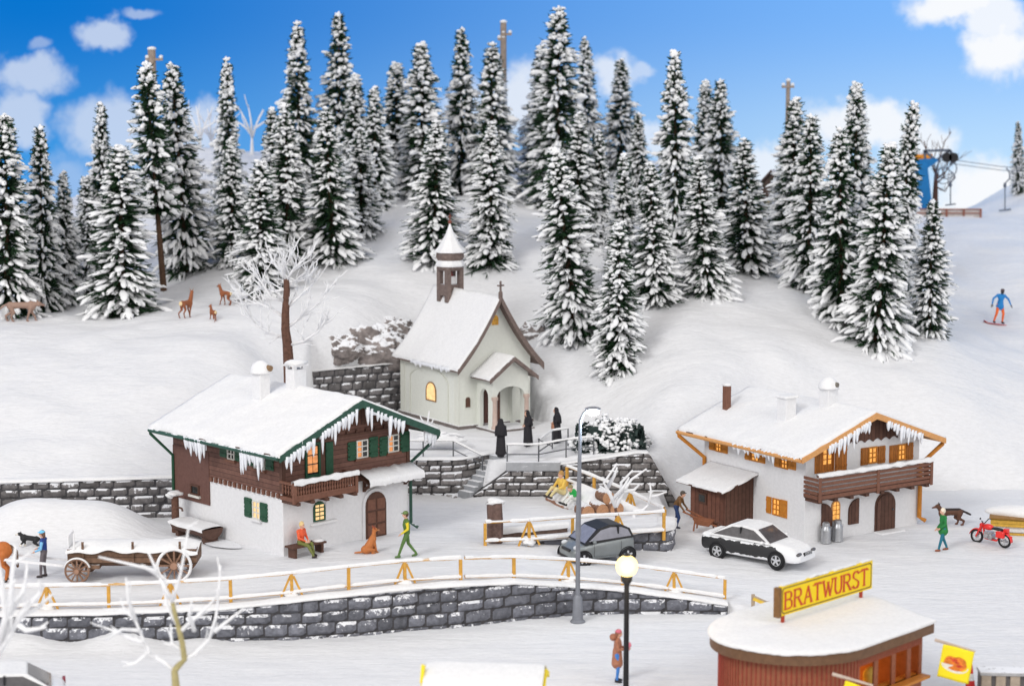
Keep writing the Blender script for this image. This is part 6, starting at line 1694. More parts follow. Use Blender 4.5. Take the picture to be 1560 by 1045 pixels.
# nuns
BK = (.022, .020, .024)
def nun(label, px, py, z, rot, h, apron=None):
    p = wz(px, py, z); p.z = gz(p.x, p.y)
    r, hd = person(label, p, rot, [BK, BK, BK, BK, SKIN], dict(wrL=(.16, .10, 1.02), wrR=(.16, -.10, 1.0), elL=(.02, .24, 1.08), elR=(.02, -.24, 1.08), head=(.06, 0, 1.57)), h, robe=True)
    mb = MB(); hd = V((.06, 0, 1.57)); rows = []
    for z_, rx, ry, ox, op in ((1.725, .02, .02, -.02, 0), (1.70, .085, .08, -.02, .9), (1.62, .118, .105, -.02, 1.0), (1.52, .115, .115, -.03, 1.0), (1.42, .15, .17, -.05, .9), (1.28, .19, .24, -.06, .75), (1.08, .20, .26, -.08, .62), (.98, .20, .26, -.08, .6)):
        rows.append([V((hd.x + ox + rx * math.cos(a) * 1.0, ry * math.sin(a), z_)) for a in [math.pi - op * 2.35 + (op * 4.7) * i / 18 if op else math.pi * 2 * i / 18 for i in range(19)]])
    mb.sheet(rows); o = obj('veil', mb, cmat(BK, .75), r, smooth='all', fixn=False); s = o.modifiers.new('t', 'SOLIDIFY'); s.thickness = .02
    if apron:
        mb = MB(); mb.ell((.17, -.02, .78), (.10, .17, .20), 12, 10); obj('apron', mb, cmat(apron), r, smooth='all')
nun('nun in black habit seen from behind at the top of the steps', 763, 695, 2.84, math.pi / 2 + .15, 1.62)
nun('nun in black habit in front of the chapel porch facing left', 804, 674, 3.05, FL + .35, 1.56)
nun('nun in blue black habit with a brown apron beside the hedge', 848, 671, 3.1, FL + .1, 1.55, (.42, .20, .12))
# snow heap children
YEL = (.80, .52, .10)
kid = dict(pel=(0, 0, .2), chest=(.03, 0, .46), neck=(.05, 0, .66), head=(.08, 0, .81), shL=(.04, .17, .60), shR=(.04, -.17, .60), elL=(.16, .22, .42), elR=(.16, -.22, .42), wrL=(.32, .14, .34), wrR=(.32, -.14, .34), hpL=(.03, .09, .18), hpR=(.03, -.09, .18), knL=(.36, .13, .36), knR=(.36, -.13, .36), anL=(.60, .13, .10), anR=(.60, -.13, .10), ftL=(.72, .13, .12), ftR=(.72, -.13, .12))
person('child in pale yellow clothes sitting upright on the snow heap', wy(857, 757, 76.3), FL + .6, [YEL, (.72, .60, .30), (.05, .04, .04), YEL, SKIN], kid, 2.0, hair=(.45, .25, .08))
person('child in bright green jacket crouching on the snow heap with black boots', wy(880, 768, 75.2), FL + .5, [(.02, .36, .07), (.75, .76, .72), (.02, .02, .02), (.02, .36, .07), SKIN], {**kid, 'chest': (.16, 0, .40), 'neck': (.25, 0, .54), 'head': (.33, 0, .64), 'shL': (.2, .16, .5), 'shR': (.2, -.16, .5)}, 1.85, hat=((.30, .25, .12), False))
# snowboarder
sp = G(1520, 494)
person('snowboarder in blue jacket and orange trousers on the open slope', sp + V((0, 0, .04)), -math.pi / 2 + .3, [(.02, .24, .62), (.95, .16, .02), (.03, .03, .03), (.02, .24, .62), (.03, .03, .035)],
       dict(knL=(.08, .19, .50), knR=(.06, -.16, .50), anL=(.0, .24, .10), anR=(.0, -.22, .10), ftL=(.12, .26, .05), ftR=(.12, -.24, .05), elL=(.0, .42, 1.22), elR=(.02, -.42, 1.20), wrL=(.12, .52, .95), wrR=(.10, -.50, .92), head=(.07, 0, 1.56)), 1.82, coat=(.74, .19), hat=((.12, .08, .08), False), tilt=(R(-6), 0))
mb = MB(); n = 14; rows = []
for i in range(n + 1):
    t = -1 + 2 * i / n; w_ = .15 * (1 - .25 * (1 - t * t)) * (1 if abs(t) < .9 else .6); z = .02 + .10 * max(0, abs(t) - .8) / .2; rows.append([V((-w_, t * .82, z)), V((w_, t * .82, z)), V((w_, t * .82, z - .035)), V((-w_, t * .82, z - .035)), V((-w_, t * .82, z))])
mb.sheet(rows); o = obj('snowboard', mb, cmat((.55, .03, .04), .3)); o.location = sp; o.rotation_euler = (R(-8), 0, -math.pi / 2 + .3); tag(o, 'dark red snowboard under the snowboarder', 'snowboard')

# ------------------------------------------------------------------ animals
def quadruped(label, name, cat, loc, rotz, cols, s=1.0, L=.62, H=.6, rb=.16, neck=(.20, .22), hd=.11, muz=.13, ear=.09, tail=None, leg=.045, vox=.018, turn=0, back=True, step=.08, saddle=None, group=None, pitch=0):
    """x forward; cols: coat, second, dark, light"""
    P = []; A, B2, D2, LT = 0, 1, 2, 3
    ch = V((L / 2, 0, H * .98)); rp = V((-L / 2, 0, H * .97)); mid = V((0, 0, H * 1.0))
    P += [('e', ch - V((.02, 0, .02)), (rb * 1.15, rb * .85, rb * 1.2), A), ('c', ch, mid, rb * .85, rb * .76, A), ('c', mid, rp, rb * .76, rb * .82, A), ('e', rp, (rb * 1.0, rb * .82, rb * .95), A)]
    if saddle is not None: P += [('c', ch + V((0, 0, rb * .45)), rp + V((0, 0, rb * .4)), rb * .6, rb * .62, saddle)]
    nk = ch + V((neck[0], 0, neck[1])); P += [('c', ch + V((.03, 0, .03)), nk, rb * .72, rb * .5, A)]
    d = V((math.cos(turn), math.sin(turn), -.25)).normalized(); P += [('e', nk + d * .03, (hd, hd * .8, hd * .85), A), ('c', nk + d * hd * .6, nk + d * (hd + muz), hd * .55, hd * .32, B2), ('e', nk + d * (hd + muz + hd * .2), (hd * .22, hd * .24, hd * .2), D2)]
    for e in (-1, 1):
        q = V((-math.sin(turn) * e, math.cos(turn) * e, 0)); b = nk + q * hd * .5 + V((0, 0, hd * .55)) - d * .02; P += [('c', b, b + V((0, 0, ear)) + q * ear * .35 - d * ear * .15, hd * .28, hd * .12, D2 if saddle is not None else A)]
        y = e * rb * .55; k = step * e
        P += [('c', (L / 2 - .02, y, H * .85), (L / 2 - .05 + k * .3, y, H * .52), leg * 1.7, leg * 1.15, A), ('c', (L / 2 - .05 + k * .3, y, H * .52), (L / 2 - .02 + k, y, H * .27), leg * 1.1, leg * .85, A), ('c', (L / 2 - .02 + k, y, H * .27), (L / 2 - .03 + k * 1.2, y, leg * .9), leg * .85, leg * .75, B2), ('e', (L / 2 + k * 1.2, y, leg * .7), (leg * 1.5, leg * 1.0, leg * .75), B2)]
        P += [('c', (-L / 2 + .0, y, H * .88), (-L / 2 + .08 - k * .4, y, H * .56), leg * 2.2, leg * 1.4, A), ('c', (-L / 2 + .08 - k * .4, y, H * .56), (-L / 2 - .10 - k, y, H * .34), leg * 1.35, leg * .85, A), ('c', (-L / 2 - .10 - k, y, H * .34), (-L / 2 - .05 - k, y, leg * .9), leg * .85, leg * .75, B2), ('e', (-L / 2 - .02 - k, y, leg * .7), (leg * 1.5, leg * 1.0, leg * .75), B2)]
    if tail:
        q = [rp + V((-rb * .8, 0, rb * .35))] + [rp + V(t) for t in tail]
        for a, b in zip(q, q[1:]): P.append(('c', a, b, leg * 1.0, leg * .8, D2 if saddle is not None else A))
    X = MB(); X.m = D2
    for e in (-1, 1): X.ell(nk + d * hd * .75 + V((-math.sin(turn) * e, math.cos(turn) * e, 0)) * hd * .6 + V((0, 0, hd * .25)), hd * .13, 6, 5)
    if name == 'deer':
        X.m = LT; X.ell(rp + V((-rb * .85, 0, rb * .1)), (rb * .25, rb * .62, rb * .7), 10, 8)
    me = figure_mesh(name, P, cols, vox, X, 2); o = link(name, me); o.location = loc; o.rotation_euler = (0, pitch, rotz); o.scale = (s, s, s); tag(o, label, cat, group); return o
RED = (.30, .10, .04)
deer = [RED, (.24, .075, .03), (.05, .025, .02), (.80, .62, .35)]
quadruped('largest brown deer with pale rump looking back beside the bare trunk fir', 'deer', 'deer', G(284, 484), 1.05, deer, 1.05, .50, .66, .15, (.16, .46), .085, .11, .13, None, .035, turn=.5, group='deer on the hillside')
quadruped('smallest brown deer fawn with pale rump in front of the other deer', 'deer', 'deer', G(325, 490), 2.2, deer, .75, .42, .6, .14, (.10, .34), .09, .10, .12, None, .035, turn=.3, group='deer on the hillside')
quadruped('brown deer turning left furthest up the slope by the bare tree branches', 'deer', 'deer', G(344, 465), FL - .5, deer, .95, .44, .62, .14, (.16, .36), .085, .11, .11, None, .035, turn=-.2, group='deer on the hillside')
GB = [(.34, .22, .17), (.30, .19, .15), (.20, .12, .10), (.5, .4, .35)]
quadruped('grey brown wolf walking in front of the big fir at the far left', 'wolf', 'wolf', G(33, 490), .05, GB, 1.25, .78, .62, .16, (.24, .06), .11, .13, .07, [(-.28, 0, -.02), (-.40, 0, -.12)], .045, step=.12)
quadruped('black and white sheepdog on the snow mound behind the blue person', 'dog', 'dog', G(44, 834), FL + .1, [(.02, .02, .022), (.75, .70, .62), (.02, .02, .02), (.8, .75, .7)], .78, .60, .44, .16, (.17, .15), .105, .10, .055, [(-.25, 0, -.05), (-.42, 0, -.22)], .05, turn=.2, pitch=-.15)
quadruped('dark brown shepherd dog beside the white haired person in green', 'dog', 'dog', G(1448, 800), FL + .12, [(.11, .05, .03), (.15, .065, .04), (.03, .02, .018), (.3, .15, .08)], 1.04, .66, .52, .165, (.18, .26), .105, .13, .08, [(-.30, 0, -.02), (-.46, 0, -.10)], .05, saddle=2)
# sitting dog
def sitting_dog():
    P = [('c', (.0, 0, .16), (.20, 0, .50), .165, .13, 0), ('e', (-.04, 0, .15), (.20, .18, .16), 0), ('c', (.22, 0, .52), (.25, 0, .74), .09, .07, 0), ('e', (.28, 0, .80), (.10, .075, .08), 0), ('c', (.33, 0, .80), (.44, 0, .77), .05, .03, 1), ('e', (.46, 0, .775), (.022, .024, .02), 2), ('c', (-.2, 0, .08), (-.42, .12, .05), .04, .03, 0)]
    for e in (-1, 1): P += [('c', (.22, .08 * e, .42), (.29, .085 * e, .06), .055, .036, 0), ('e', (.32, .085 * e, .035), (.065, .04, .035), 1), ('c', (-.02, .15 * e, .18), (.16, .17 * e, .13), .09, .06, 0), ('c', (.16, .17 * e, .12), (.10, .17 * e, .04), .05, .04, 0), ('e', (.17, .17 * e, .035), (.08, .04, .035), 1), ('c', (.25, .06 * e, .86), (.22, .09 * e, .95), .03, .012, 3)]
    X = MB(); X.m = 2
    for e in (-1, 1): X.ell((.36, .045 * e, .825), .012, 6, 5)
    o = link('dog', figure_mesh('dog', P, [(.50, .17, .05), (.48, .22, .10), (.03, .02, .02), (.35, .07, .03)], .016, X, 2)); o.location = G(560, 843); o.rotation_euler = (0, 0, .5); o.scale = (1.06,) * 3; tag(o, 'orange brown dog sitting in the snow between the bench and the chalet door', 'dog')
sitting_dog()
# horse at the left edge
def horse():
    HO = (.50, .15, .035); DK = (.12, .06, .03); P = [('e', (.45, 0, 1.22), (.34, .27, .38), 0), ('c', (.4, 0, 1.22), (-.4, 0, 1.24), .31, .30, 0), ('e', (-.5, 0, 1.25), (.36, .29, .37), 0), ('c', (.6, 0, 1.35), (1.05, 0, 1.85), .25, .16, 0), ('c', (1.05, 0, 1.88), (1.42, 0, 1.58), .14, .085, 0), ('c', (.5, 0, 1.55), (1.0, 0, 2.02), .08, .07, 1)]
    for e in (-1, 1):
        P += [('c', (1.04, .07 * e, 1.98), (1.02, .09 * e, 2.12), .04, .015, 0), ('c', (.5, .16 * e, 1.1), (.5, .16 * e, .62), .13, .075, 0), ('c', (.5, .16 * e, .62), (.48, .16 * e, .12), .07, .055, 0), ('e', (.5, .16 * e, .06), (.10, .09, .07), 2), ('c', (-.52, .17 * e, 1.1), (-.46, .17 * e, .72), .19, .10, 0), ('c', (-.46, .17 * e, .72), (-.66, .17 * e, .52), .09, .065, 0), ('c', (-.66, .17 * e, .52), (-.60, .17 * e, .12), .062, .055, 0), ('e', (-.57, .17 * e, .06), (.10, .09, .07), 2)]
    P += [('c', (-.80, 0, 1.42), (-.98, 0, 1.2), .07, .10, 1), ('c', (-.98, 0, 1.2), (-1.05, 0, .6), .11, .06, 1)]
    X = MB(); X.m = 2
    for e in (-1, 1): X.ell((1.2, .10 * e, 1.82), .025, 6, 5)
    g = G(2, 886); o = link('horse', figure_mesh('horse', P, [HO, DK, (.05, .03, .02)], .03, X, 2)); o.location = (g.x - .35, g.y, gz(g.x - .3, g.y)); o.rotation_euler = (0, 0, FL + .08); o.scale = (.88,) * 3; tag(o, 'chestnut horse with dark tail harnessed to the wagon, cut off by the left edge', 'horse')
horse()
# ------------------------------------------------------------------ vehicles
M['rubber'] = mat('tyre rubber', (.02, .02, .022), .8, .15, 8, .1)
M['alloy'] = mat('light alloy', (.62, .63, .65), .35, .05, 6, 0, metal=.6)
M['glass'] = mat('grey window glass', (.25, .25, .29), .08, .15, 3, 0, spec=.8)
M['glassd'] = mat('dark window glass', (.10, .095, .10), .06, .25, 4, 0, spec=.8)
def snowed(name, base, lo, patch=None):
    """paint showing through a crust of snow: a ragged bare band along the flank between heights lo and lo+band"""
    m, nt, N, L, B = _nt(name); B.inputs['Roughness'].default_value = .5
    tc = N.new('ShaderNodeTexCoord'); sx = N.new('ShaderNodeSeparateXYZ'); L.new(tc.outputs['Object'], sx.inputs[0])
    nz = N.new('ShaderNodeTexNoise'); nz.inputs['Scale'].default_value = 4.5; nz.inputs['Detail'].default_value = 7; L.new(tc.outputs['Object'], nz.inputs['Vector'])
    def M_(op, a, b, c=None):
        x = N.new('ShaderNodeMath'); x.operation = op
        for i, v in enumerate((a, b, c)):
            if v is None: continue
            if isinstance(v, (int, float)): x.inputs[i].default_value = v
            else: L.new(v, x.inputs[i])
        return x.outputs[0]
    zz = M_('MULTIPLY_ADD', M_('SUBTRACT', nz.outputs['Fac'], .5), .28, sx.outputs['Z']); xx = M_('MULTIPLY_ADD', M_('SUBTRACT', nz.outputs['Fac'], .5), .7, sx.outputs['X'])
    a = M_('MULTIPLY', M_('GREATER_THAN', zz, lo[0]), M_('LESS_THAN', zz, lo[1])); b = M_('MULTIPLY', M_('GREATER_THAN', xx, lo[2]), M_('LESS_THAN', xx, lo[3])); f = M_('MULTIPLY', a, b)
    mx = N.new('ShaderNodeMix'); mx.data_type = 'RGBA'; L.new(f, mx.inputs['Factor']); mx.inputs['A'].default_value = (.85, .86, .88, 1); mx.inputs['B'].default_value = (*base, 1); L.new(mx.outputs['Result'], B.inputs['Base Color'])
    bp = N.new('ShaderNodeBump'); bp.inputs['Strength'].default_value = .3; bp.inputs['Distance'].default_value = .04; L.new(M_('SUBTRACT', nz.outputs['Fac'], f), bp.inputs['Height']); L.new(bp.outputs[0], B.inputs['Normal'])
    return m
def wheel(root, c, r, w, spokes=5, rim=None):
    mb = MB(); prof = [(r * .66, -w / 2), (r * .93, -w / 2), (r, -w * .32), (r, w * .32), (r * .93, w / 2), (r * .66, w / 2)]
    mb.lathe((0, 0, 0), prof, 28, 'y'); t = obj('wheel', mb, M['rubber'], root, smooth=True); t.location = c
    s = -1 if c[1] < 0 else 1
    mb = MB(); mb.torus((0, s * w * .42, 0), r * .62, r * .06, 'y', 28, 6)
    for i in range(spokes):
        a = 2 * math.pi * i / spokes + .3; mb.bar((0, s * w * .45, 0), (r * .60 * math.cos(a), s * w * .44, r * .60 * math.sin(a)), .075, .03, (0, 1, 0))
    mb.cyl((0, s * w * .3, 0), (0, s * (w * .5 + .005), 0), r * .18, 12); obj('rim', mb, rim or M['alloy'], t, smooth=True)
    mb = MB(); mb.cyl((0, s * w * .1, 0), (0, s * w * .30, 0), r * .64, 20); obj('brake_disc', mb, M['black'], t)
def car(name, label, loc, rotz, st, prof, wheels, wr, paint, roofm, glass, wsnow=None, pil=None, wood=None):
    """st: stations (x, z sill, z shoulder, half width); prof: greenhouse outline (x, z) from windscreen foot over the roof to the rear foot"""
    root = thing(name, label, 'car', loc, rotz)
    rows = []
    for x, z0, z1, w in st:
        h = z1 - z0; half = [(0, z0), (w * .86, z0), (w * .97, z0 + h * .12), (w, z0 + h * .45), (w * .985, z0 + h * .72), (w * .93, z1 - .035), (w * .80, z1), (0, z1 + .02)]
        rows.append([V((x, y, z)) for y, z in half] + [V((x, -y, z)) for y, z in half[-2:0:-1]] + [V((x, 0, z0))])
    mb = MB(); mb.sheet(rows); n = len(rows[0])
    for e in (0, -1): mb.add(rows[e][:-1], [tuple(range(n - 1))])
    bo = obj('body', mb, paint, root, smooth='all'); bo.data.set_sharp_from_angle(angle=R(50)); s_ = bo.modifiers.new('s', 'SUBSURF'); s_.levels = s_.render_levels = 2
    zs = [p[1] for p in prof]; zb, zt = min(zs), max(zs); wb = max(s[3] for s in st) * .93; wt = wb * .76
    def yw(z): return wb + (wt - wb) * ((z - zb) / (zt - zb)) ** 1.2
    m_ = MB(); Lp = [V((x, yw(z), z)) for x, z in prof]; Rp = [V((x, -yw(z), z)) for x, z in prof]; k = len(prof)
    for i in range(k - 1): m_.add([Lp[i], Lp[i + 1], Rp[i + 1], Rp[i]], [(0, 1, 2, 3)])
    m_.add(Lp, [tuple(range(k))]); m_.add(Rp, [tuple(range(k))[::-1]])
    cab = obj('cabin', m_, roofm, root, bevel=.03)
    # glass a little proud of the cabin
    cx = sum(p[0] for p in prof) / k; cz = (zb + zt) / 2
    def inset(s, pts):
        c = sum(pts, V()) / len(pts); return [c + (p - c) * s for p in pts]
    sp = [(x, z) for x, z in prof]
    ins = [(cx + (x - cx) * .86, cz + (z - cz) * .70 + .005) for x, z in sp]
    for e in (1, -1):
        g = MB(); pts = [V((x, e * (yw(z) + .004), z)) for x, z in ins]; g.prism(pts, (0, e * .012, 0)); gl = obj('side_window', g, glass, cab)
        if pil is not None:
            g = MB()
            for x in pil: g.box2((x - .03, e * (yw(zb + .1) - .16), zb + .04), (x + .03, e * (yw((zb + zt) / 2) + .022), zt - .06))
            obj('pillar', g, pil_m, gl)
    for (i0, i1, nm) in ((0, 1, 'windscreen'), (k - 2, k - 1, 'rear_window')):
        a = [Lp[i0], Lp[i1], Rp[i1], Rp[i0]]; q = inset(.86, a); nrm = (q[1] - q[0]).cross(q[2] - q[0]).normalized(); 
        if nrm.z < 0: nrm = -nrm
        g = MB(); g.prism([p + nrm * .006 for p in q], nrm * .012); obj(nm, g, glass, cab)
    for c in wheels: 
        wheel(root, c, wr, .2)
        mb = MB(); n = 16; e = -1 if c[1] < 0 else 1; vs = []
        mb.torus((c[0], c[1] + e * .055, c[2]), wr * 1.1, .035, 'y', 30, 6); obj('wheel_arch', mb, M['black'], root, smooth='all')
    return root, bo
pil_m = M['black']
# black car under snow
def big_car():
    rw, fw = wz(1094, 849, .58), wz(1184, 866, .54); d = (fw - rw); a = math.atan2(d.y, d.x); wb = d.length; s = wb / 2.65; d.normalize(); nrm = V((d.y, -d.x, 0))
    c = (rw + fw) / 2 - nrm * (.78 * s); c.z = .56
    pt = snowed('black paint under snow crust', (.022, .022, .024), (.33, .80, -2.2, 1.25)); st = [(-2.20, .40, .72, .62), (-2.12, .30, .88, .78), (-1.85, .22, .92, .85), (-1.32, .22, .92, .87), (0, .2, .88, .88), (.75, .2, .88, .88), (1.32, .22, .84, .87), (1.85, .22, .76, .83), (2.12, .24, .64, .76), (2.22, .30, .56, .6)]
    prof = [(1.0, .86), (.28, 1.36), (-.25, 1.43), (-.85, 1.40), (-1.75, .90)]
    root, bo = car('snowy_car', 'black car crusted with white snow parked in front of the white house', c, a, st, prof, [(-1.32, -.8, .31), (1.32, -.8, .31), (-1.32, .8, .31), (1.32, .8, .31)], .32, pt, M['snow'], M['glassd'], pil=(-.35,))
    root.scale = (s, s, s)
    for y in (-.55, .55):
        mb = MB(); mb.ell((2.14, y, .60), (.07, .2, .075), 12, 8); obj('headlight', mb, M['glassd'], root, smooth='all')
    mb = MB(); mb.box2((2.18, -.32, .5), (2.235, .32, .64)); gr = obj('grille', mb, M['black'], root, bevel=.02)
    mb = MB()
    for y in (-.18, -.06, .06, .18): mb.torus((2.245, y, .58), .055, .012, 'x', 14, 5)
    obj('ring_emblem', mb, M['alloy'], gr)
    mb = MB(); mb.ell((.72, -.98, .93), (.08, .12, .07), 10, 8); mb.ell((.72, .98, .93), (.08, .12, .07), 10, 8)
    for y in (-.96, .96):
        mb = MB(); mb.ell((.72, y, .93), (.08, .11, .07), 10, 8); obj('mirror', mb, M['snow'], root, smooth='all')
    # lumpy snow on bonnet and boot
    for nm, x0, x1, z0, z1 in (('bonnet_snow', .95, 2.05, .885, .70), ('boot_snow', -2.12, -1.62, .90, .92)):
        rows = []
        for i in range(14):
            t = i / 13; x = x0 + (x1 - x0) * t; z = z0 + (z1 - z0) * t ** 1.6; w_ = .80 - (.12 * t if x > 0 else .06 * (1 - t)); row = []
            for k in range(17):
                u = -1 + k / 8; e = min(1, (1 - abs(u)) * 6) * min(1, t * 8 + .2) * min(1, (1 - t) * 8 + .2)
                row.append(V((x, u * w_, z - .06 + .11 * e + .02 * mnoise.noise(V((x * 5, u * 4, 2))))))
            rows.append(row)
        mb = MB(); mb.sheet(rows); obj(nm, mb, M['snow'], root, smooth='all')
big_car()
# small grey car
def small_car():
    c = wz(905, 862, .95); a = FL + .42; c = V((c.x + .12, c.y + .75, gz(c.x, c.y)))
    pt = mat('silver grey paint', (.22, .24, .245), .35, .06, 4, 0, metal=.35, coat=.4); st = [(-1.22, .38, .92, .62), (-1.18, .26, 1.0, .72), (-.95, .2, 1.02, .76), (-.5, .2, .98, .77), (.3, .2, .93, .77), (.78, .22, .86, .76), (1.08, .24, .72, .70), (1.24, .28, .58, .6), (1.27, .33, .5, .45)]
    prof = [(.82, .86), (.22, 1.42), (-.25, 1.54), (-.75, 1.50), (-1.05, 1.34), (-1.18, .98)]
    root, bo = car('small_car', 'small two seat silver grey car with black roof parked below the garden wall', c, a, st, prof, [(-.9, -.68, .29), (.88, -.68, .29), (-.9, .68, .29), (.88, .68, .29)], .3, pt, M['black'], M['glass'], pil=(-.55,))
    root.scale = (1.0, 1.0, .91)
    mb = MB(); mb.box2((1.17, -.34, .52), (1.27, .34, .63)); obj('grille', mb, M['black'], root, bevel=.02)
    mb = MB(); mb.box2((1.1, -.55, .22), (1.29, .55, .33)); obj('bumper', mb, M['black'], root, bevel=.03)
    for y in (-.5, .5):
        mb = MB(); mb.ell((1.05, y, .72), (.14, .10, .10), 12, 8); obj('headlight', mb, mat('clear headlight', (.6, .62, .64), .15, .05), root, smooth='all')
    for y in (-.84, .84):
        mb = MB(); mb.ell((.5, y, .98), (.07, .10, .08), 10, 8); obj('mirror', mb, pt, root, smooth='all')
    for e in (-1, 1):
        mb = MB()
        for x in (.48, -.62): mb.box2((x - .006, e * .79, .36), (x + .006, e * .795, .9))
        mb.box2((-.62, e * .79, .355), (.48, e * .795, .365)); obj('door_seam', mb, M['black'], root)
small_car()
# the dark car at the lower left
def near_car():
    p = wz(-28, 1092, 0); st = [(-2.1, .40, .78, .62), (-2.02, .30, .90, .78), (-1.3, .22, .95, .85), (0, .2, .9, .87), (1.2, .22, .86, .86), (1.8, .24, .72, .8), (2.1, .3, .58, .62)]
    prof = [(.9, .88), (.2, 1.40), (-.4, 1.46), (-1.0, 1.42), (-1.75, .93)]
    pt = mat('dark blue grey car paint', (.03, .035, .045), .3, .1, 4, 0, coat=.5, dust=.35)
    root, bo = car('parked_car', 'dark car with snow on its roof cut off by the lower left corner', (p.x + .3, p.y, 0), math.pi + .25, st, prof, [(-1.3, -.8, .31), (1.25, -.8, .31), (-1.3, .8, .31), (1.25, .8, .31)], .32, pt, M['snow'], M['glassd'], pil=(-.4,))
    for y in (-.62, .62):
        mb = MB(); mb.box2((-2.12, y - .15, .7), (-2.03, y + .15, .86)); obj('tail_light', mb, cmat((.25, .02, .03), .3), root, bevel=.02)
near_car()
# motorcycle
def motorcycle():
    f, b = G(1488, 826), G(1530, 835); d = f - b; a = math.atan2(d.y, d.x); s = d.length / 1.38; c = (f + b) / 2
    root = thing('motorcycle', 'bright red motorcycle with black seat parked at the right of the square', 'motorcycle', c, a); root.scale = (s, s, s); red = mat('red paint', (.80, .035, .03), .35, .08, 5, 0, coat=.3); ch = mat('grey engine metal', (.45, .45, .46), .35, .25, 14, .3, metal=.6)
    for x, n in ((.69, 'front'), (-.69, 'rear')):
        mb = MB(); mb.torus((x, 0, .31), .27, .055, 'y', 30, 8); w_ = obj('wheel', mb, M['rubber'], root, smooth='all')
        mb = MB(); mb.cyl((x, -.06, .31), (x, .06, .31), .07, 12); mb.torus((x, 0, .31), .22, .02, 'y', 24, 5)
        for i in range(12):
            q = 2 * math.pi * i / 12; mb.bar((x, 0, .31), (x + .22 * math.cos(q), 0, .31 + .22 * math.sin(q)), .012)
        obj('rim', mb, ch, w_)
        mb = MB(); n_ = 14; rows = []
        a0, a1 = (.2, 2.3) if x > 0 else (.5, 3.2)
        for i in range(n_ + 1):
            q = a0 + (a1 - a0) * i / n_; rr = .36; rows.append([V((x + rr * math.cos(q), y, .31 + rr * math.sin(q) - (abs(y) / .09) ** 2 * .03)) for y in (-.09, -.045, 0, .045, .09)])
        mb.sheet(rows); o = obj('mudguard', mb, red, root, smooth='all'); t = o.modifiers.new('t', 'SOLIDIFY'); t.thickness = .015
    mb = MB()
    for y in (-.09, .09): mb.bar((.69, y, .31), (.40, y, .92), .055)
    obj('fork', mb, red, root)
    mb = MB(); mb.tube([(.36, -.05, .92), (.30, -.30, 1.10), (.20, -.36, 1.06)], .022, 6); mb.tube([(.36, .05, .92), (.30, .30, 1.10), (.20, .36, 1.06)], .022, 6); mb.ell((.38, .28, 1.18), (.03, .06, .05), 8, 6); obj('handlebar', mb, M['black'], root, smooth='all')
    mb = MB(); mb.ell((.47, 0, .84), (.10, .10, .10), 12, 8); obj('headlight', mb, red, root, smooth='all')
    mb = MB(); mb.ell((.13, 0, .80), (.27, .14, .14), 16, 10); obj('tank', mb, red, root, smooth='all')
    mb = MB(); mb.ell((-.32, 0, .78), (.34, .13, .07), 16, 8); obj('seat', mb, M['black'], root, smooth='all')
    mb = MB(); mb.box2((-.1, -.14, .30), (.28, .14, .60)); mb.cyl((.1, -.3, .45), (.1, .3, .45), .11, 14); mb.cyl((-.05, -.2, .4), (-.05, .2, .4), .12, 14); obj('engine', mb, ch, root, bevel=.015)
    mb = MB(); mb.bar((.38, 0, .85), (.30, 0, .28), .07); mb.bar((.30, 0, .28), (-.3, 0, .25), .07); mb.bar((-.3, 0, .25), (-.62, 0, .7), .06); obj('frame', mb, red, root)
    mb = MB(); mb.tube([(.15, -.2, .3), (-.2, -.22, .22), (-.75, -.2, .24)], [.03, .035, .045], 8); obj('exhaust', mb, ch, root, smooth=True)
    for e in (-1, 1):
        mb = MB(); mb.box2((-.78, e * .12, .45), (-.38, e * .28, .74)); obj('side_box', mb, red, root, bevel=.04)
    mb = MB(); mb.box2((-.86, -.1, .70), (-.66, .1, .86)); mb.ell((-1.02, 0, .52), (.05, .05, .05), 8, 6); obj('tail_box', mb, red, root, bevel=.03)
motorcycle()
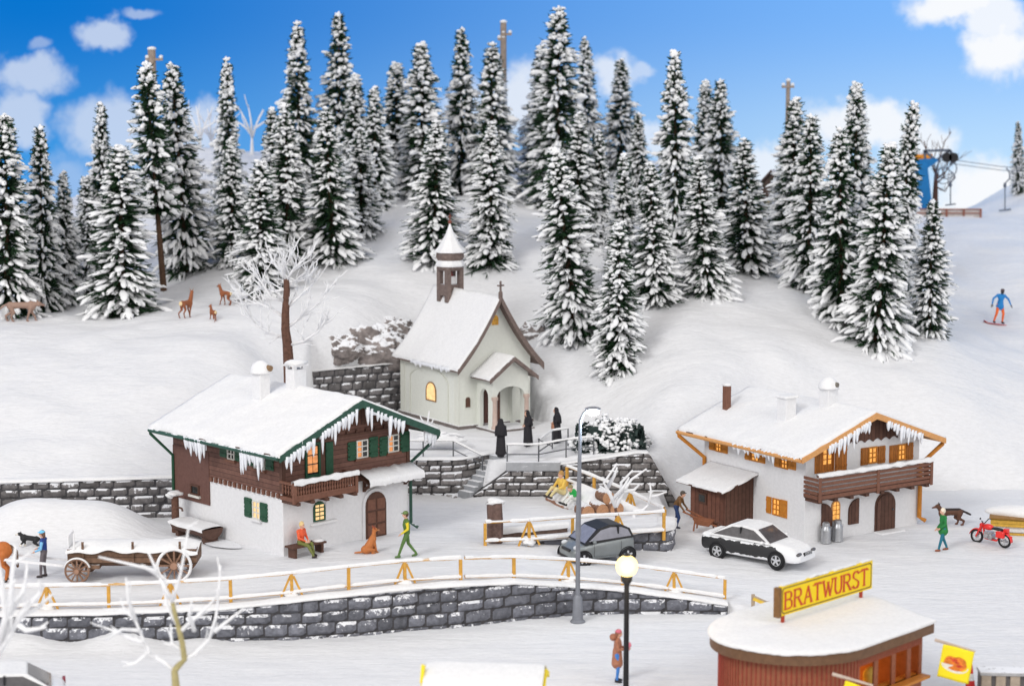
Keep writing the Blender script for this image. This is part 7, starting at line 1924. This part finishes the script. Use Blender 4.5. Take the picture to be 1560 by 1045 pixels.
# wagon
def wagon():
    fw, rw = G(118, 889), G(266, 886); d = rw - fw; a = math.atan2(d.y, d.x); L = d.length
    root = thing('wagon', 'long weathered brown farm wagon with snowy load and spoked wheels', 'wagon', fw, a); br = mat('weathered wagon wood', (.17, .10, .065), .75, .3, 6, .3, planks=(2, .22), dust=.1); wd = mat('wheel wood', (.26, .15, .10), .7, .25, 8, .2)
    def sw(name, x, y, r, sn):
        mb = MB(); mb.torus((0, 0, 0), r * .92, r * .085, 'y', 32, 6); w_ = obj('wheel', mb, M['snow'] if sn else wd, root, smooth='all'); w_.location = (x, y, r)
        mb = MB()
        for i in range(12):
            q = 2 * math.pi * i / 12; mb.bar((0, 0, 0), (r * .9 * math.cos(q), 0, r * .9 * math.sin(q)), .055, .05, (0, 1, 0))
        obj('spokes', mb, wd, w_)
        mb = MB(); mb.cyl((0, -.14, 0), (0, .12, 0), r * .2, 14); obj('hub', mb, mat('hub', (.38, .22, .15), .7), w_, bevel=.02)
        if not sn:
            mb = MB(); n = 18; rows = []
            for i in range(n + 1):
                q = .3 + (math.pi - .6) * i / n; rows.append([V((rr * r * math.cos(q), y_, rr * r * math.sin(q))) for rr, y_ in ((1.0, -.06), (1.09, -.03), (1.09, .04), (1.0, .06))])
            mb.sheet(rows); obj('snow_cap', mb, M['snow'], w_, smooth='all')
    sw('f', .0, .0, .44, False); sw('r', L, .0, .62, True); sw('f', .0, 1.45, .44, False); sw('r', L, 1.45, .62, False)
    x0, x1 = -.35, L + .75
    mb = MB(); mb.box2((x0, .14, .70), (x1, .20, 1.18)); mb.box2((x0, 1.3, .70), (x1, 1.36, 1.18)); mb.box2((x0, .201, .70), (x0 + .06, 1.299, 1.18)); mb.box2((x1 - .06, .201, .70), (x1, 1.299, 1.18)); mb.box2((x0, .201, .64), (x1, 1.299, .699)); obj('box', mb, br, root)
    mb = MB()
    for x in (x0 + .5, x1 - .6, (x0 + x1) / 2): mb.box2((x, .09, .62), (x + .08, .139, 1.45))
    obj('stake', mb, br, root)
    mb = MB(); mb.box2((.0, -.05, .40), (.12, 1.5, .52)); mb.box2((L - .06, -.05, .55), (L + .06, 1.5, .66)); mb.box2((.0, .70, .45), (L, .80, .55)); mb.box2((.3, .12, .48), (.75, .6, .62)); obj('undercarriage', mb, br, root)
    rows = []; n = 44
    for i in range(n + 1):
        t = i / n; x = x0 - .05 + (x1 - x0 + .1) * t; row = []
        for k, (y, z) in enumerate(((.06, 1.11), (.08, 1.2), (.2, 1.27), (.45, 1.33), (.75, 1.38), (1.1, 1.34), (1.35, 1.24), (1.42, 1.12))):
            q = mnoise.noise(V((x * 1.4, y * 1.6, 4))); e = min(1, t * 9 + .15, (1 - t) * 9 + .15); row.append(V((x, y, z + (.10 * q - .03) * (1 if k else 1.5) - (1 - e) * (z - 1.1) * .6)))
        rows.append(row)
    mb = MB(); mb.sheet(rows); obj('snow_load', mb, M['snow'], root, smooth='all')
    mb = MB(); mb.box2((x0 - .02, .3, 1.2), (x0 + .03, 1.2, 1.62)); mb.bar((x0 + .25, .1, 1.1), (x0 + .25, .1, 1.75), .06); obj('headboard', mb, M['snow'], root, bevel=.02)
    for y in (.3, 1.1):
        mb = MB(); mb.bar((.0, y, .5), (-2.9, y - .1, .85), .08); sh = obj('shaft', mb, M['twig'], root)
wagon()
# ------------------------------------------------------------------ things around the houses
def bl2(x, y, z): return HL.C + HL.u * x + HL.v * y + V((0, 0, z))
def trough():
    y1 = HL.sd(342, 806, .1)[0]; y0 = HL.sd(292, 795, .1)[0]; root = thing('water_trough', 'half round wooden water trough filled with snow beside the chalet wall', 'trough', bl2(-.62, y1, .0), HL.th); L = y0 - y1; m_ = mat('dark trough wood', (.11, .06, .045), .75, .3, 7, .3); mb = MB(); n = 12
    rows = [[V((.46 * math.cos(math.pi + math.pi * i / n), y, .52 + .40 * math.sin(math.pi + math.pi * i / n))) for i in range(n + 1)] for y in (0, L)]
    mb.sheet(rows); mb.add(rows[0], [tuple(range(n + 1))]); mb.add(rows[1], [tuple(range(n + 1))]); obj('hollow_log', mb, m_, root)
    mb = MB(); mb.box2((-.3, .12, -.15), (.3, .3, .2)); mb.box2((-.3, L - .3, -.15), (.3, L - .12, .2)); obj('leg', mb, m_, root)
    rows = []
    for i in range(16):
        t = i / 15; rows.append([V((x, -.05 + (L + .1) * t, .53 + z * (1 + .6 * mnoise.noise(V((x * 3, t * 4, 1)))))) for x, z in ((-.52, -.07), (-.53, .03), (-.35, .06), (0, .08), (.35, .06), (.5, .02))])
    mb = MB(); mb.sheet(rows); obj('snow_fill', mb, M['snow'], root, smooth='all')
    p = bl2(-.66, y0 + .25, 0); root = thing('pump_post', 'brown wooden water pump post with snow cap at the head of the trough', 'water pump', p, HL.th); mb = MB(); mb.lathe((0, 0, -.2), [(.15, 0), (.14, 1.62), (.13, 1.68)], 12); obj('post', mb, M['trunkb'], root, smooth=True)
    mb = MB(); mb.tube([(0, 0, 1.0), (.05, -.35, .98), (.05, -.42, .88)], .04, 8); obj('spout', mb, m_, root); mb = MB(); mb.ell((0, 0, 1.5), (.3, .28, .11), 14, 8, None, .45, 6); mb.ell((-.22, .05, 1.42), (.2, .12, .07), 10, 6, R_y(.5)); obj('snow_cap', mb, M['snow'], root, smooth='all')
def R_y(a): return Matrix.Rotation(a, 3, 'Y')
trough()
mb = MB(); n = 30; c = bl2(-.5, HL.sd(350, 815, .1)[0] - .1, 0)
mb.add([V((math.cos(2 * math.pi * i / n) * 1.0 * (1 + .7 * mnoise.noise(V((math.cos(2 * math.pi * i / n), math.sin(2 * math.pi * i / n), 3)))), math.sin(2 * math.pi * i / n) * .5, 0)) for i in range(n)], [tuple(range(n))])
o = struct('bare_ground', mb, mat('grey gravel', (.13, .125, .13), .95, .5, 14, .8, dust=.28, dscale=3)); o.location = (c.x, c.y, gz(c.x, c.y) + .035); o.rotation_euler = (0, 0, HL.th + math.pi / 2)
M['zinc'] = mat('dull zinc', (.46, .47, .49), .35, .12, 10, .1, metal=.75)
def can(label, px, py, h):
    x = HR.fr(px, py - 3, .22)[0]; p = HR.C + HR.u * x - HR.v * .28; root = thing('milk_can', label, 'milk can', p, 0, 'zinc milk cans by the white house'); s = h / .9
    mb = MB(); mb.lathe((0, 0, 0), [(.20 * s, 0), (.215 * s, .03), (.205 * s, .06), (.205 * s, .52 * s), (.2 * s, .56 * s), (.14 * s, .68 * s), (.13 * s, .72 * s)], 20); obj('body', mb, M['zinc'], root, smooth=True)
    mb = MB(); mb.lathe((0, 0, .721 * s), [(.15 * s, 0), (.16 * s, .04), (.15 * s, .12 * s), (.10 * s, .16 * s)], 18); obj('lid', mb, M['zinc'], root, smooth=True)
    for e in (-1, 1):
        mb = MB(); mb.tube([(e * .13 * s, 0, .70 * s), (e * .21 * s, 0, .68 * s), (e * .2 * s, 0, .56 * s)], .015, 6); obj('handle', mb, M['zinc'], root)
can('left zinc milk can beside the brown round topped shutter', 1256, 838, .85); can('right zinc milk can below the lit arched window', 1274, 836, .88)
def sledge():
    p = G(1548, 818); root = thing('timber_sledge', 'yellow brown timber platform under thick snow behind the red motorcycle', 'sledge', (p.x, p.y + .4, p.z), -.28); m_ = mat('ochre boards', (.55, .33, .05), .65, .25, 7, .2, planks=(2, .14)); dk = mat('brown board top', (.30, .16, .05), .7, .25, 7, .2)
    mb = MB(); mb.box2((-.9, 0, .3), (2.2, .1, .62)); obj('side_board', mb, m_, root, bevel=.01); mb = MB(); mb.box2((-.95, -.1, .622), (2.3, .5, .68)); obj('top_board', mb, dk, root, bevel=.01)
    mb = MB(); mb.box2((-.5, -.12, -.05), (2.3, -.02, .08)); mb.box2((-.5, .9, -.05), (2.3, 1.0, .08)); obj('runner', mb, m_, root)
    mb = MB(); mb.box2((-.8, .12, .05), (2.2, 1.0, .6)); obj('box', mb, M['snow'], root, bevel=.05); mb = MB(); mb.ell((.5, .75, .72), (1.7, .6, .32), 20, 10, None, .2, 5); obj('snow_load', mb, M['snow'], root, smooth='all')
sledge()
def barrier():
    p = G(1147, 932); root = thing('barrier_post', 'short beige post with a yellow arm ending in a round disc near the wall end', 'barrier', p); be = mat('beige post paint', (.42, .33, .24), .7, .15, 6, .1)
    mb = MB(); mb.box2((-.06, -.06, -.2), (.06, .06, .62)); obj('post', mb, be, root, bevel=.01); mb = MB(); mb.bar((.0, -.08, .50), (.50, -.2, .30), .13, .05, (0, 1, 0)); obj('arm', mb, cmat((.75, .50, .06)), root)
    mb = MB(); mb.bar((.0, -.08, .585), (.50, -.2, .385), .05, .06, (0, 1, 0)); obj('arm_edge', mb, be, root); mb = MB(); mb.cyl((.52, -.24, .30), (.52, -.16, .30), .14, 16); d = obj('disc', mb, be, root); mb = MB(); mb.cyl((.52, -.245, .30), (.52, -.238, .30), .07, 12); obj('disc_centre', mb, cmat((.75, .50, .06)), d)
barrier()
# ------------------------------------------------------------------ sausage stand
LET = {'B': [[(0, 0), (0, 1)], [(0, 1), (.32, 1), (.46, .9), (.46, .65), (.32, .54), (0, .54)], [(.3, .54), (.5, .42), (.52, .12), (.36, 0), (0, 0)]], 'R': [[(0, 0), (0, 1)], [(0, 1), (.34, 1), (.48, .88), (.48, .62), (.34, .52), (0, .52)], [(.24, .52), (.55, 0)]], 'A': [[(0, 0), (.28, 1), (.56, 0)], [(.11, .35), (.45, .35)]], 'T': [[(.26, 0), (.26, 1)], [(0, 1), (.52, 1)]],
       'W': [[(0, 1), (.2, 0), (.38, .8), (.56, 0), (.76, 1)]], 'U': [[(0, 1), (0, .25), (.12, .02), (.38, .02), (.5, .25), (.5, 1)]], 'S': [[(.46, .86), (.34, 1), (.12, 1), (.0, .86), (.02, .66), (.44, .38), (.46, .14), (.32, 0), (.10, 0), (0, .16)]]}
SER = {'B': [(0, 0), (0, 1)], 'R': [(0, 0), (.55, 0), (0, 1)], 'A': [(0, 0), (.56, 0)], 'T': [(.26, 0), (0, .93), (.52, .93)], 'W': [(0, 1), (.76, 1), (.38, .86)], 'U': [(0, 1), (.5, 1)], 'S': [(.46, .9), (0, .1)]}
def word(mb, text, x0, z0, h, y, wscale=1.0, gap=.22, t=.13):
    x = x0
    for ch in text:
        sh = 0
        for st in LET[ch]:
            for a, b in zip(st, st[1:]):
                vert = abs(b[1] - a[1]) > abs(b[0] - a[0]) * .8; w_ = t * h * (1.0 if vert and not (ch in 'AW' and b[1] > a[1]) else .55)
                sh += 1; mb.bar((x + a[0] * h * wscale, y - .001 * (sh % 4), z0 + a[1] * h), (x + b[0] * h * wscale, y - .001 * (sh % 4), z0 + b[1] * h), w_, .022, (0, 1, 0))
        for (sx, sz) in SER[ch]:
            sh += 1; mb.box((x + sx * h * wscale, y - .001 * (sh % 4), z0 + sz * h), (.26 * h, .022, .055 * h))
        x += (max(p[0] for st in LET[ch] for p in st) + gap) * h * wscale
    return x - gap * h * wscale
def stand():
    ax = V((.70, .714, 0)); nrm = V((.714, -.70, 0)); C0 = V((8.05, 53.95, 0)); root = thing('sausage_stand', 'red brown sausage stand with rounded end and snowy roof, lit inside', 'food stand', C0, math.atan2(ax.y, ax.x)); Rr = 2.7; zr = 2.52
    # local: x along the axis, -y to the viewer
    def outline(r, x1f, x1b, n=26):
        pts = [(r * math.cos(a), r * math.sin(a)) for a in [math.pi * 1.5 - math.pi * i / n for i in range(n + 1)]]
        return [(x1f, -r)] + [(a, b if b < 0 else b * .74) for a, b in pts] + [(x1b, r * .74)]
    ro = outline(Rr, 3.45, 5.2); wo = outline(Rr - .32, 3.35, 5.0)
    wm = mat('red brown upright boards', (.29, .10, .05), .55, .2, 6, .15); bm_ = mat('brown fascia', (.16, .085, .045), .5, .2, 6, .1)
    # end wall solid, front wall with openings
    mb = MB(); k = len(wo)
    for i in range(1, k - 1):
        a, b = wo[i], wo[i + 1]
        if i == k - 2: pass
        mb.prism([(a[0], a[1], 0), (b[0], b[1], 0), (b[0] * .985, b[1] * .985, 0), (a[0] * .985, a[1] * .985, 0)], (0, 0, zr - .1))
    obj('curved_wall', mb, wm, root)
    r = Rr - .32; mb = MB(); mb.box2((0, -r, zr - .62), (3.35, -r + .06, zr - .1)); mb.box2((0, -r, 0), (3.35, -r + .06, 1.0))
    xs = [0, .12, .85, 1.05, 1.75, 1.95, 2.55, 2.75, 3.2, 3.35]
    for i in range(0, len(xs), 2): mb.box2((xs[i], -r, 1.0), (xs[i + 1], -r + .06, zr - .62))
    obj('front_wall', mb, wm, root)
    mb = MB()
    for i in range(1, 30):
        x = 3.35 * i / 30; mb.box2((x - .012, -r - .012, zr - .62), (x + .012, -r - .001, zr - .101))
    for i in range(1, k - 2):
        for t in (0, .5):
            a, b = wo[i], wo[i + 1]; x, y = a[0] + (b[0] - a[0]) * t, a[1] + (b[1] - a[1]) * t; mb.bar((x * 1.003, y * 1.003, 0), (x * 1.003, y * 1.003, zr - .1), .03)
    obj('batten', mb, mat('dark red battens', (.30, .055, .035), .6), root)
    gl = glow('orange lit interior', (1.0, .42, .06), 2.2, .5, 2.5); mb = MB(); mb.box2((-.5, -.2, .2), (3.3, -.12, zr - .15)); bk = obj('lit_back_wall', mb, gl, root)
    mb = MB(); mb.box2((0, -r - .3, .92), (3.35, -r + .3, 1.0)); obj('counter', mb, mat('orange counter', (.55, .22, .04), .5), root)
    mb = MB(); mb.box2((3.30, -r + .061, 0), (3.35, r * .74 - .1, zr - .1)); obj('end_wall', mb, wm, root)
    # inside: a cook's head and pots just visible
    for x, c in ((.5, (.18, .22, .06)), (1.42, (.7, .5, .1))):
        mb = MB(); mb.lathe((x, -r + .5, 1.0), [(.2, 0), (.22, .3), (.16, .42), (.05, .5)], 14); obj('pot', mb, cmat(c), root, smooth=True)
    mb = MB(); mb.prism([(x, y, zr - .26) for x, y in ro], (0, 0, .36)); rf = obj('roof', mb, bm_, root)
    rows = []; cxs = [(0, 0)]
    ring = ro
    def ridge(p):      # nearest point on the ridge line
        return (min(max(p[0], 0.0), 3.6), 0)
    for s in (1.02, 1.03, 1.0, .93, .75, .5, .25, 0):
        row = []
        for (x, y) in [((a[0] + (b[0] - a[0]) * t), (a[1] + (b[1] - a[1]) * t)) for a, b in zip(ring, ring[1:] + ring[:1]) for t in (0, .34, .67)] :
            q = ridge((x, y)); X_, Y_ = q[0] + (x - q[0]) * s, q[1] + (y - q[1]) * s
            h_ = {1.02: .06, 1.03: .10, 1.0: .14, .93: .17}.get(s, .17 + .05 * (1 - s) / .93); row.append(V((X_, Y_, zr + h_ + .03 * mnoise.noise(V((X_ * 1.5, Y_ * 1.5, 1))) - (.05 * abs(mnoise.noise(V((x * 3, y * 3, 2)))) if s == 1.02 else 0))))
        row.append(row[0]); rows.append(row)
    mb = MB(); mb.sheet(rows); obj('roof_snow', mb, M['snow'], rf, smooth='all')
    # sign
    yel = mat('yellow sign paint', (.93, .68, .008), .5, .04, 4, 0); br = mat('brown sign edge', (.20, .10, .035), .6, .2, 6, .1); rt = mat('red sign letters', (.58, .075, .03), .6, .15, 6, 0)
    sp = wy(1193, 948, 53.9); ep = wy(1316, 908, 56.7); d = ep - sp; sg = thing('roof_sign', 'long yellow sign with red lettering standing on the stand roof', 'sign', (sp.x, sp.y, 0), math.atan2(d.y, d.x)); L = 4.0
    zb = sp.z + .20; hh = .88
    x0, x1 = -.12, math.hypot(d.x, d.y) + .42
    def rr(x0, x1, z0, z1, r_, n=6):
        return [(cx + r_ * math.cos(a), cz + r_ * math.sin(a)) for cx, cz, a0 in ((x1 - r_, z0 + r_, -90), (x1 - r_, z1 - r_, 0), (x0 + r_, z1 - r_, 90), (x0 + r_, z0 + r_, 180)) for a in [R(a0 + 90 * i / n) for i in range(n + 1)]]
    mb = MB(); mb.box2((x0, -.0, zb), (x1, .10, zb + hh)); bd = obj('board', mb, yel, sg, bevel=.01)
    mb = MB(); mb.box2((x0 - .14, -.03, zb - .02), (x0 - .002, .16, zb + hh - .02)); obj('end_board', mb, br, sg)
    po = rr(x0 + .05, x1 - .05, zb + .05, zb + hh - .05, .1); pi = rr(x0 + .085, x1 - .085, zb + .085, zb + hh - .085, .09); mb = MB(); n = len(po)
    for i in range(n):
        j = (i + 1) % n; mb.add([V((po[i][0], -.006, po[i][1])), V((po[j][0], -.006, po[j][1])), V((pi[j][0], -.006, pi[j][1])), V((pi[i][0], -.006, pi[i][1]))], [(0, 1, 2, 3)])
    obj('border_line', mb, br, bd)
    mb = MB(); hl = .50; word(mb, 'BRATWURST', 0, 0, hl, -.010, .80); wd_ = max(v[0] for v in mb.v); sc = (x1 - x0 - .38) / wd_
    mb2 = MB(); word(mb2, 'BRATWURST', x0 + .2, zb + .18, hl, -.010, .80 * sc); obj('lettering', mb2, rt, bd)
    mb = MB(); rnd = random.Random(6)
    for i in range(26):
        x = x0 + .2 + (x1 - x0 - .4) * rnd.random(); mb.box2((x - rnd.uniform(.05, .2), -.004, zb + hh + .003), (x + rnd.uniform(.05, .2), .104, zb + hh + rnd.uniform(.02, .06)))
    obj('snow_crumbs', mb, M['snow'], bd, bevel=.01)
    for x in (.05, x1 - .5):
        mb = MB(); mb.box2((x - .05, .02, zb - .55), (x + .05, .09, zb - .002)); obj('sign_post', mb, mat('red sign post', (.45, .06, .03), .6), sg)
    # flags
    fy = mat('yellow flag cloth', (.95, .78, .02), .6, .04, 3, .05); fw_ = mat('white flag print', (.85, .8, .7), .6); fo = mat('orange sausage print', (.78, .22, .03), .6, .4, 14, 0); fr_ = mat('red sauce print', (.62, .06, .03), .6, .3, 12, 0)
    def flag(label, px, py, D, qx):
        p = wy(px, py, D); r_ = thing('flag', label, 'flag', p, 0, 'yellow flags on the sausage stand'); g = lambda x, y, dd=0: wy(x, y, D + dd) - p
        mb = MB(); mb.tube([(0, 0, 0), g(px + 62, py + 18, -.3)], [.05, .035], 8); obj('pole', mb, mat('white brown pole', (.55, .45, .38), .6), r_, smooth=True)
        o = g(qx[0], qx[1], -.35); ux = g(qx[2], qx[3], -.45) - o; uz = g(qx[4], qx[5], -.3) - o; n = 12; rows = []
        bend = V((0, .05, 0)); P_ = lambda u, v, e=0: o + ux * u + uz * v + bend * math.sin(u * 5 + v) - V((0, .006 * e, 0))
        for i in range(n + 1): rows.append([P_(i / n, j / n) for j in range(n + 1)])
        mb = MB(); mb.sheet(rows); c = obj('cloth', mb, fy, r_, smooth='all', fixn=False); t = c.modifiers.new('t', 'SOLIDIFY'); t.thickness = .012; t.offset = 0
        def disc(mb, cu, cv, ru, rv, e, a0=0, a1=2 * math.pi):
            k = 18; mb.add([P_(cu, cv, e)] + [P_(cu + ru * math.cos(a0 + (a1 - a0) * i / k), cv + rv * math.sin(a0 + (a1 - a0) * i / k), e) for i in range(k + 1)], [(0, i, i + 1) for i in range(1, k + 1)])
        mb = MB(); disc(mb, .48, .55, .43, .22, 2, 0, math.pi); obj('printed_dish', mb, fw_, c, fixn=False)
        mb = MB(); disc(mb, .48, .50, .36, .20, 3); disc(mb, .33, .42, .18, .12, 3.2); disc(mb, .60, .40, .2, .13, 3.4); obj('printed_food', mb, fo, c, fixn=False)
        mb = MB(); rnd = random.Random(4)
        for i in range(8): disc(mb, .25 + .055 * i, .42 + rnd.uniform(-.05, .14), .07, .03, 4 + i * .1)
        obj('printed_sauce', mb, fr_, c, fixn=False)
    flag('yellow flag with a printed dish of sausages at the right corner of the stand', 1424, 974, 54.3, (1437, 981, 1484, 992, 1428, 1030)); flag('yellow flag mostly below the frame in front of the stand', 1268, 1026, 50.9, (1288, 1036, 1330, 1052, 1276, 1085))
stand()
def stall():
    c = wy(742, 1012, 49.5); root = thing('market_stall', 'low stall with snow covered roof and bright yellow edge at the bottom of the view', 'market stall', (c.x, 49.6, 0), -.1); ye = mat('yellow awning', (.92, .72, .02), .6, .06, 4, .05); zr = c.z - .12
    mb = MB(); mb.box2((-1.45, -1.4, 0), (1.35, .7, zr - .75)); obj('cabin', mb, mat('stall boards', (.42, .25, .10), .7, .2, 5, .2, planks=(0, .25)), root)
    mb = MB(); mb.prism([(-1.7, -1.7, zr - .72), (-1.7, .15, zr - .02), (-1.7, .95, zr - .35), (-1.7, .95, zr - .5), (-1.7, .15, zr - .17), (-1.7, -1.7, zr - .9)], (3.3, 0, 0)); rf = obj('awning', mb, ye, root)
    mb = MB(); rows = []
    for i in range(26):
        x = -1.66 + 3.2 * i / 25; q = mnoise.noise(V((x * 1.5, 3, 1))); e = min(1, i * .5 + .2, (25 - i) * .5 + .2)
        rows.append([V((x, y, z - (1 - e) * .06 + .03 * q)) for y, z in ((-1.55 + .1 * q, zr - .70), (-1.5, zr - .55), (-.7, zr - .23), (.1, zr + .09), (.4, zr + .05), (.95, zr - .25), (1.0, zr - .42))])
    mb.sheet(rows); obj('roof_snow', mb, M['snow'], rf, smooth='all')
    mb = MB(); mb.prism([(-1.74, -.55, zr - .30), (-1.74, -.25, zr + .12), (-1.74, .0, zr - .2)], (.08, 0, 0)); obj('corner_flap', mb, ye, root)
stall()
def counter():
    p = wz(1530, 1020, 1.0); root = thing('grey_counter', 'plain grey flat topped counter at the lower right edge', 'counter', (p.x, p.y, 0), -.06); g_ = mat('grey slab', (.40, .40, .41), .7, .15, 4, .1, dust=.2); mb = MB(); mb.box2((-.75, -.3, .9), (2.2, .35, 1.0)); obj('top', mb, g_, root, bevel=.015)
    mb = MB()
    for i in range(7): mb.box2((-.7 + i * .42, -.26, -.05), (-.42 + i * .42, -.2, .898))
    obj('slats', mb, mat('pale brown slats', (.40, .33, .26), .7), root); mb = MB(); mb.box2((-.72, -.18, -.05), (2.15, .3, .88)); obj('body', mb, mat('dark grey body', (.16, .15, .15), .8), root)
counter()
def cone():
    p = wz(1478, 1052, 0); root = thing('traffic_cone', 'small red and white cone beside the yellow flag', 'traffic cone', (p.x, p.y, 0)); mb = MB(); mb.box2((-.2, -.2, 0), (.2, .2, .05)); obj('base', mb, M['black'], root)
    mb = MB(); mb.lathe((0, 0, .05), [(.16, 0), (.12, .3)], 16); mb.lathe((0, 0, .56), [(.08, 0), (.04, .3), (.03, .32)], 16); obj('red_band', mb, cmat((.70, .04, .04)), root, smooth=True); mb = MB(); mb.lathe((0, 0, .351), [(.12, 0), (.08, .208)], 16); obj('white_band', mb, cmat((.8, .8, .8)), root, smooth=True)
cone()
# ------------------------------------------------------------------ light
w = bpy.data.worlds.new('World'); scn.world = w; w.use_nodes = True
bg = w.node_tree.nodes['Background']; bg.inputs['Color'].default_value = (1.0, .965, .94, 1); bg.inputs['Strength'].default_value = WORLD
def area(name, loc, aim, size, power, col):
    l = bpy.data.lights.new(name, 'AREA'); l.shape = 'SQUARE'; l.size = size; l.energy = power; l.color = col
    o = bpy.data.objects.new(name, l); COL.objects.link(o); o.location = loc
    o.rotation_euler = (V(aim) - V(loc)).to_track_quat('-Z', 'Y').to_euler(); return o
area('key_light', (-95, -60, 120), (0, 84, 3), 55, KEY, (1, .99, .98))
area('fill_light', (110, -70, 100), (0, 84, 3), 80, FILL, (1, .98, .97))
vs = scn.view_settings
vs.view_transform = 'Standard'; vs.look = 'None'; vs.exposure = 0; vs.gamma = 1; vs.use_curve_mapping = False
scn.cycles.max_bounces = 6; scn.cycles.diffuse_bounces = 3; scn.cycles.glossy_bounces = 3; scn.cycles.transmission_bounces = 4
scn.cycles.caustics_reflective = False; scn.cycles.caustics_refractive = False
scn.cycles.use_denoising = True
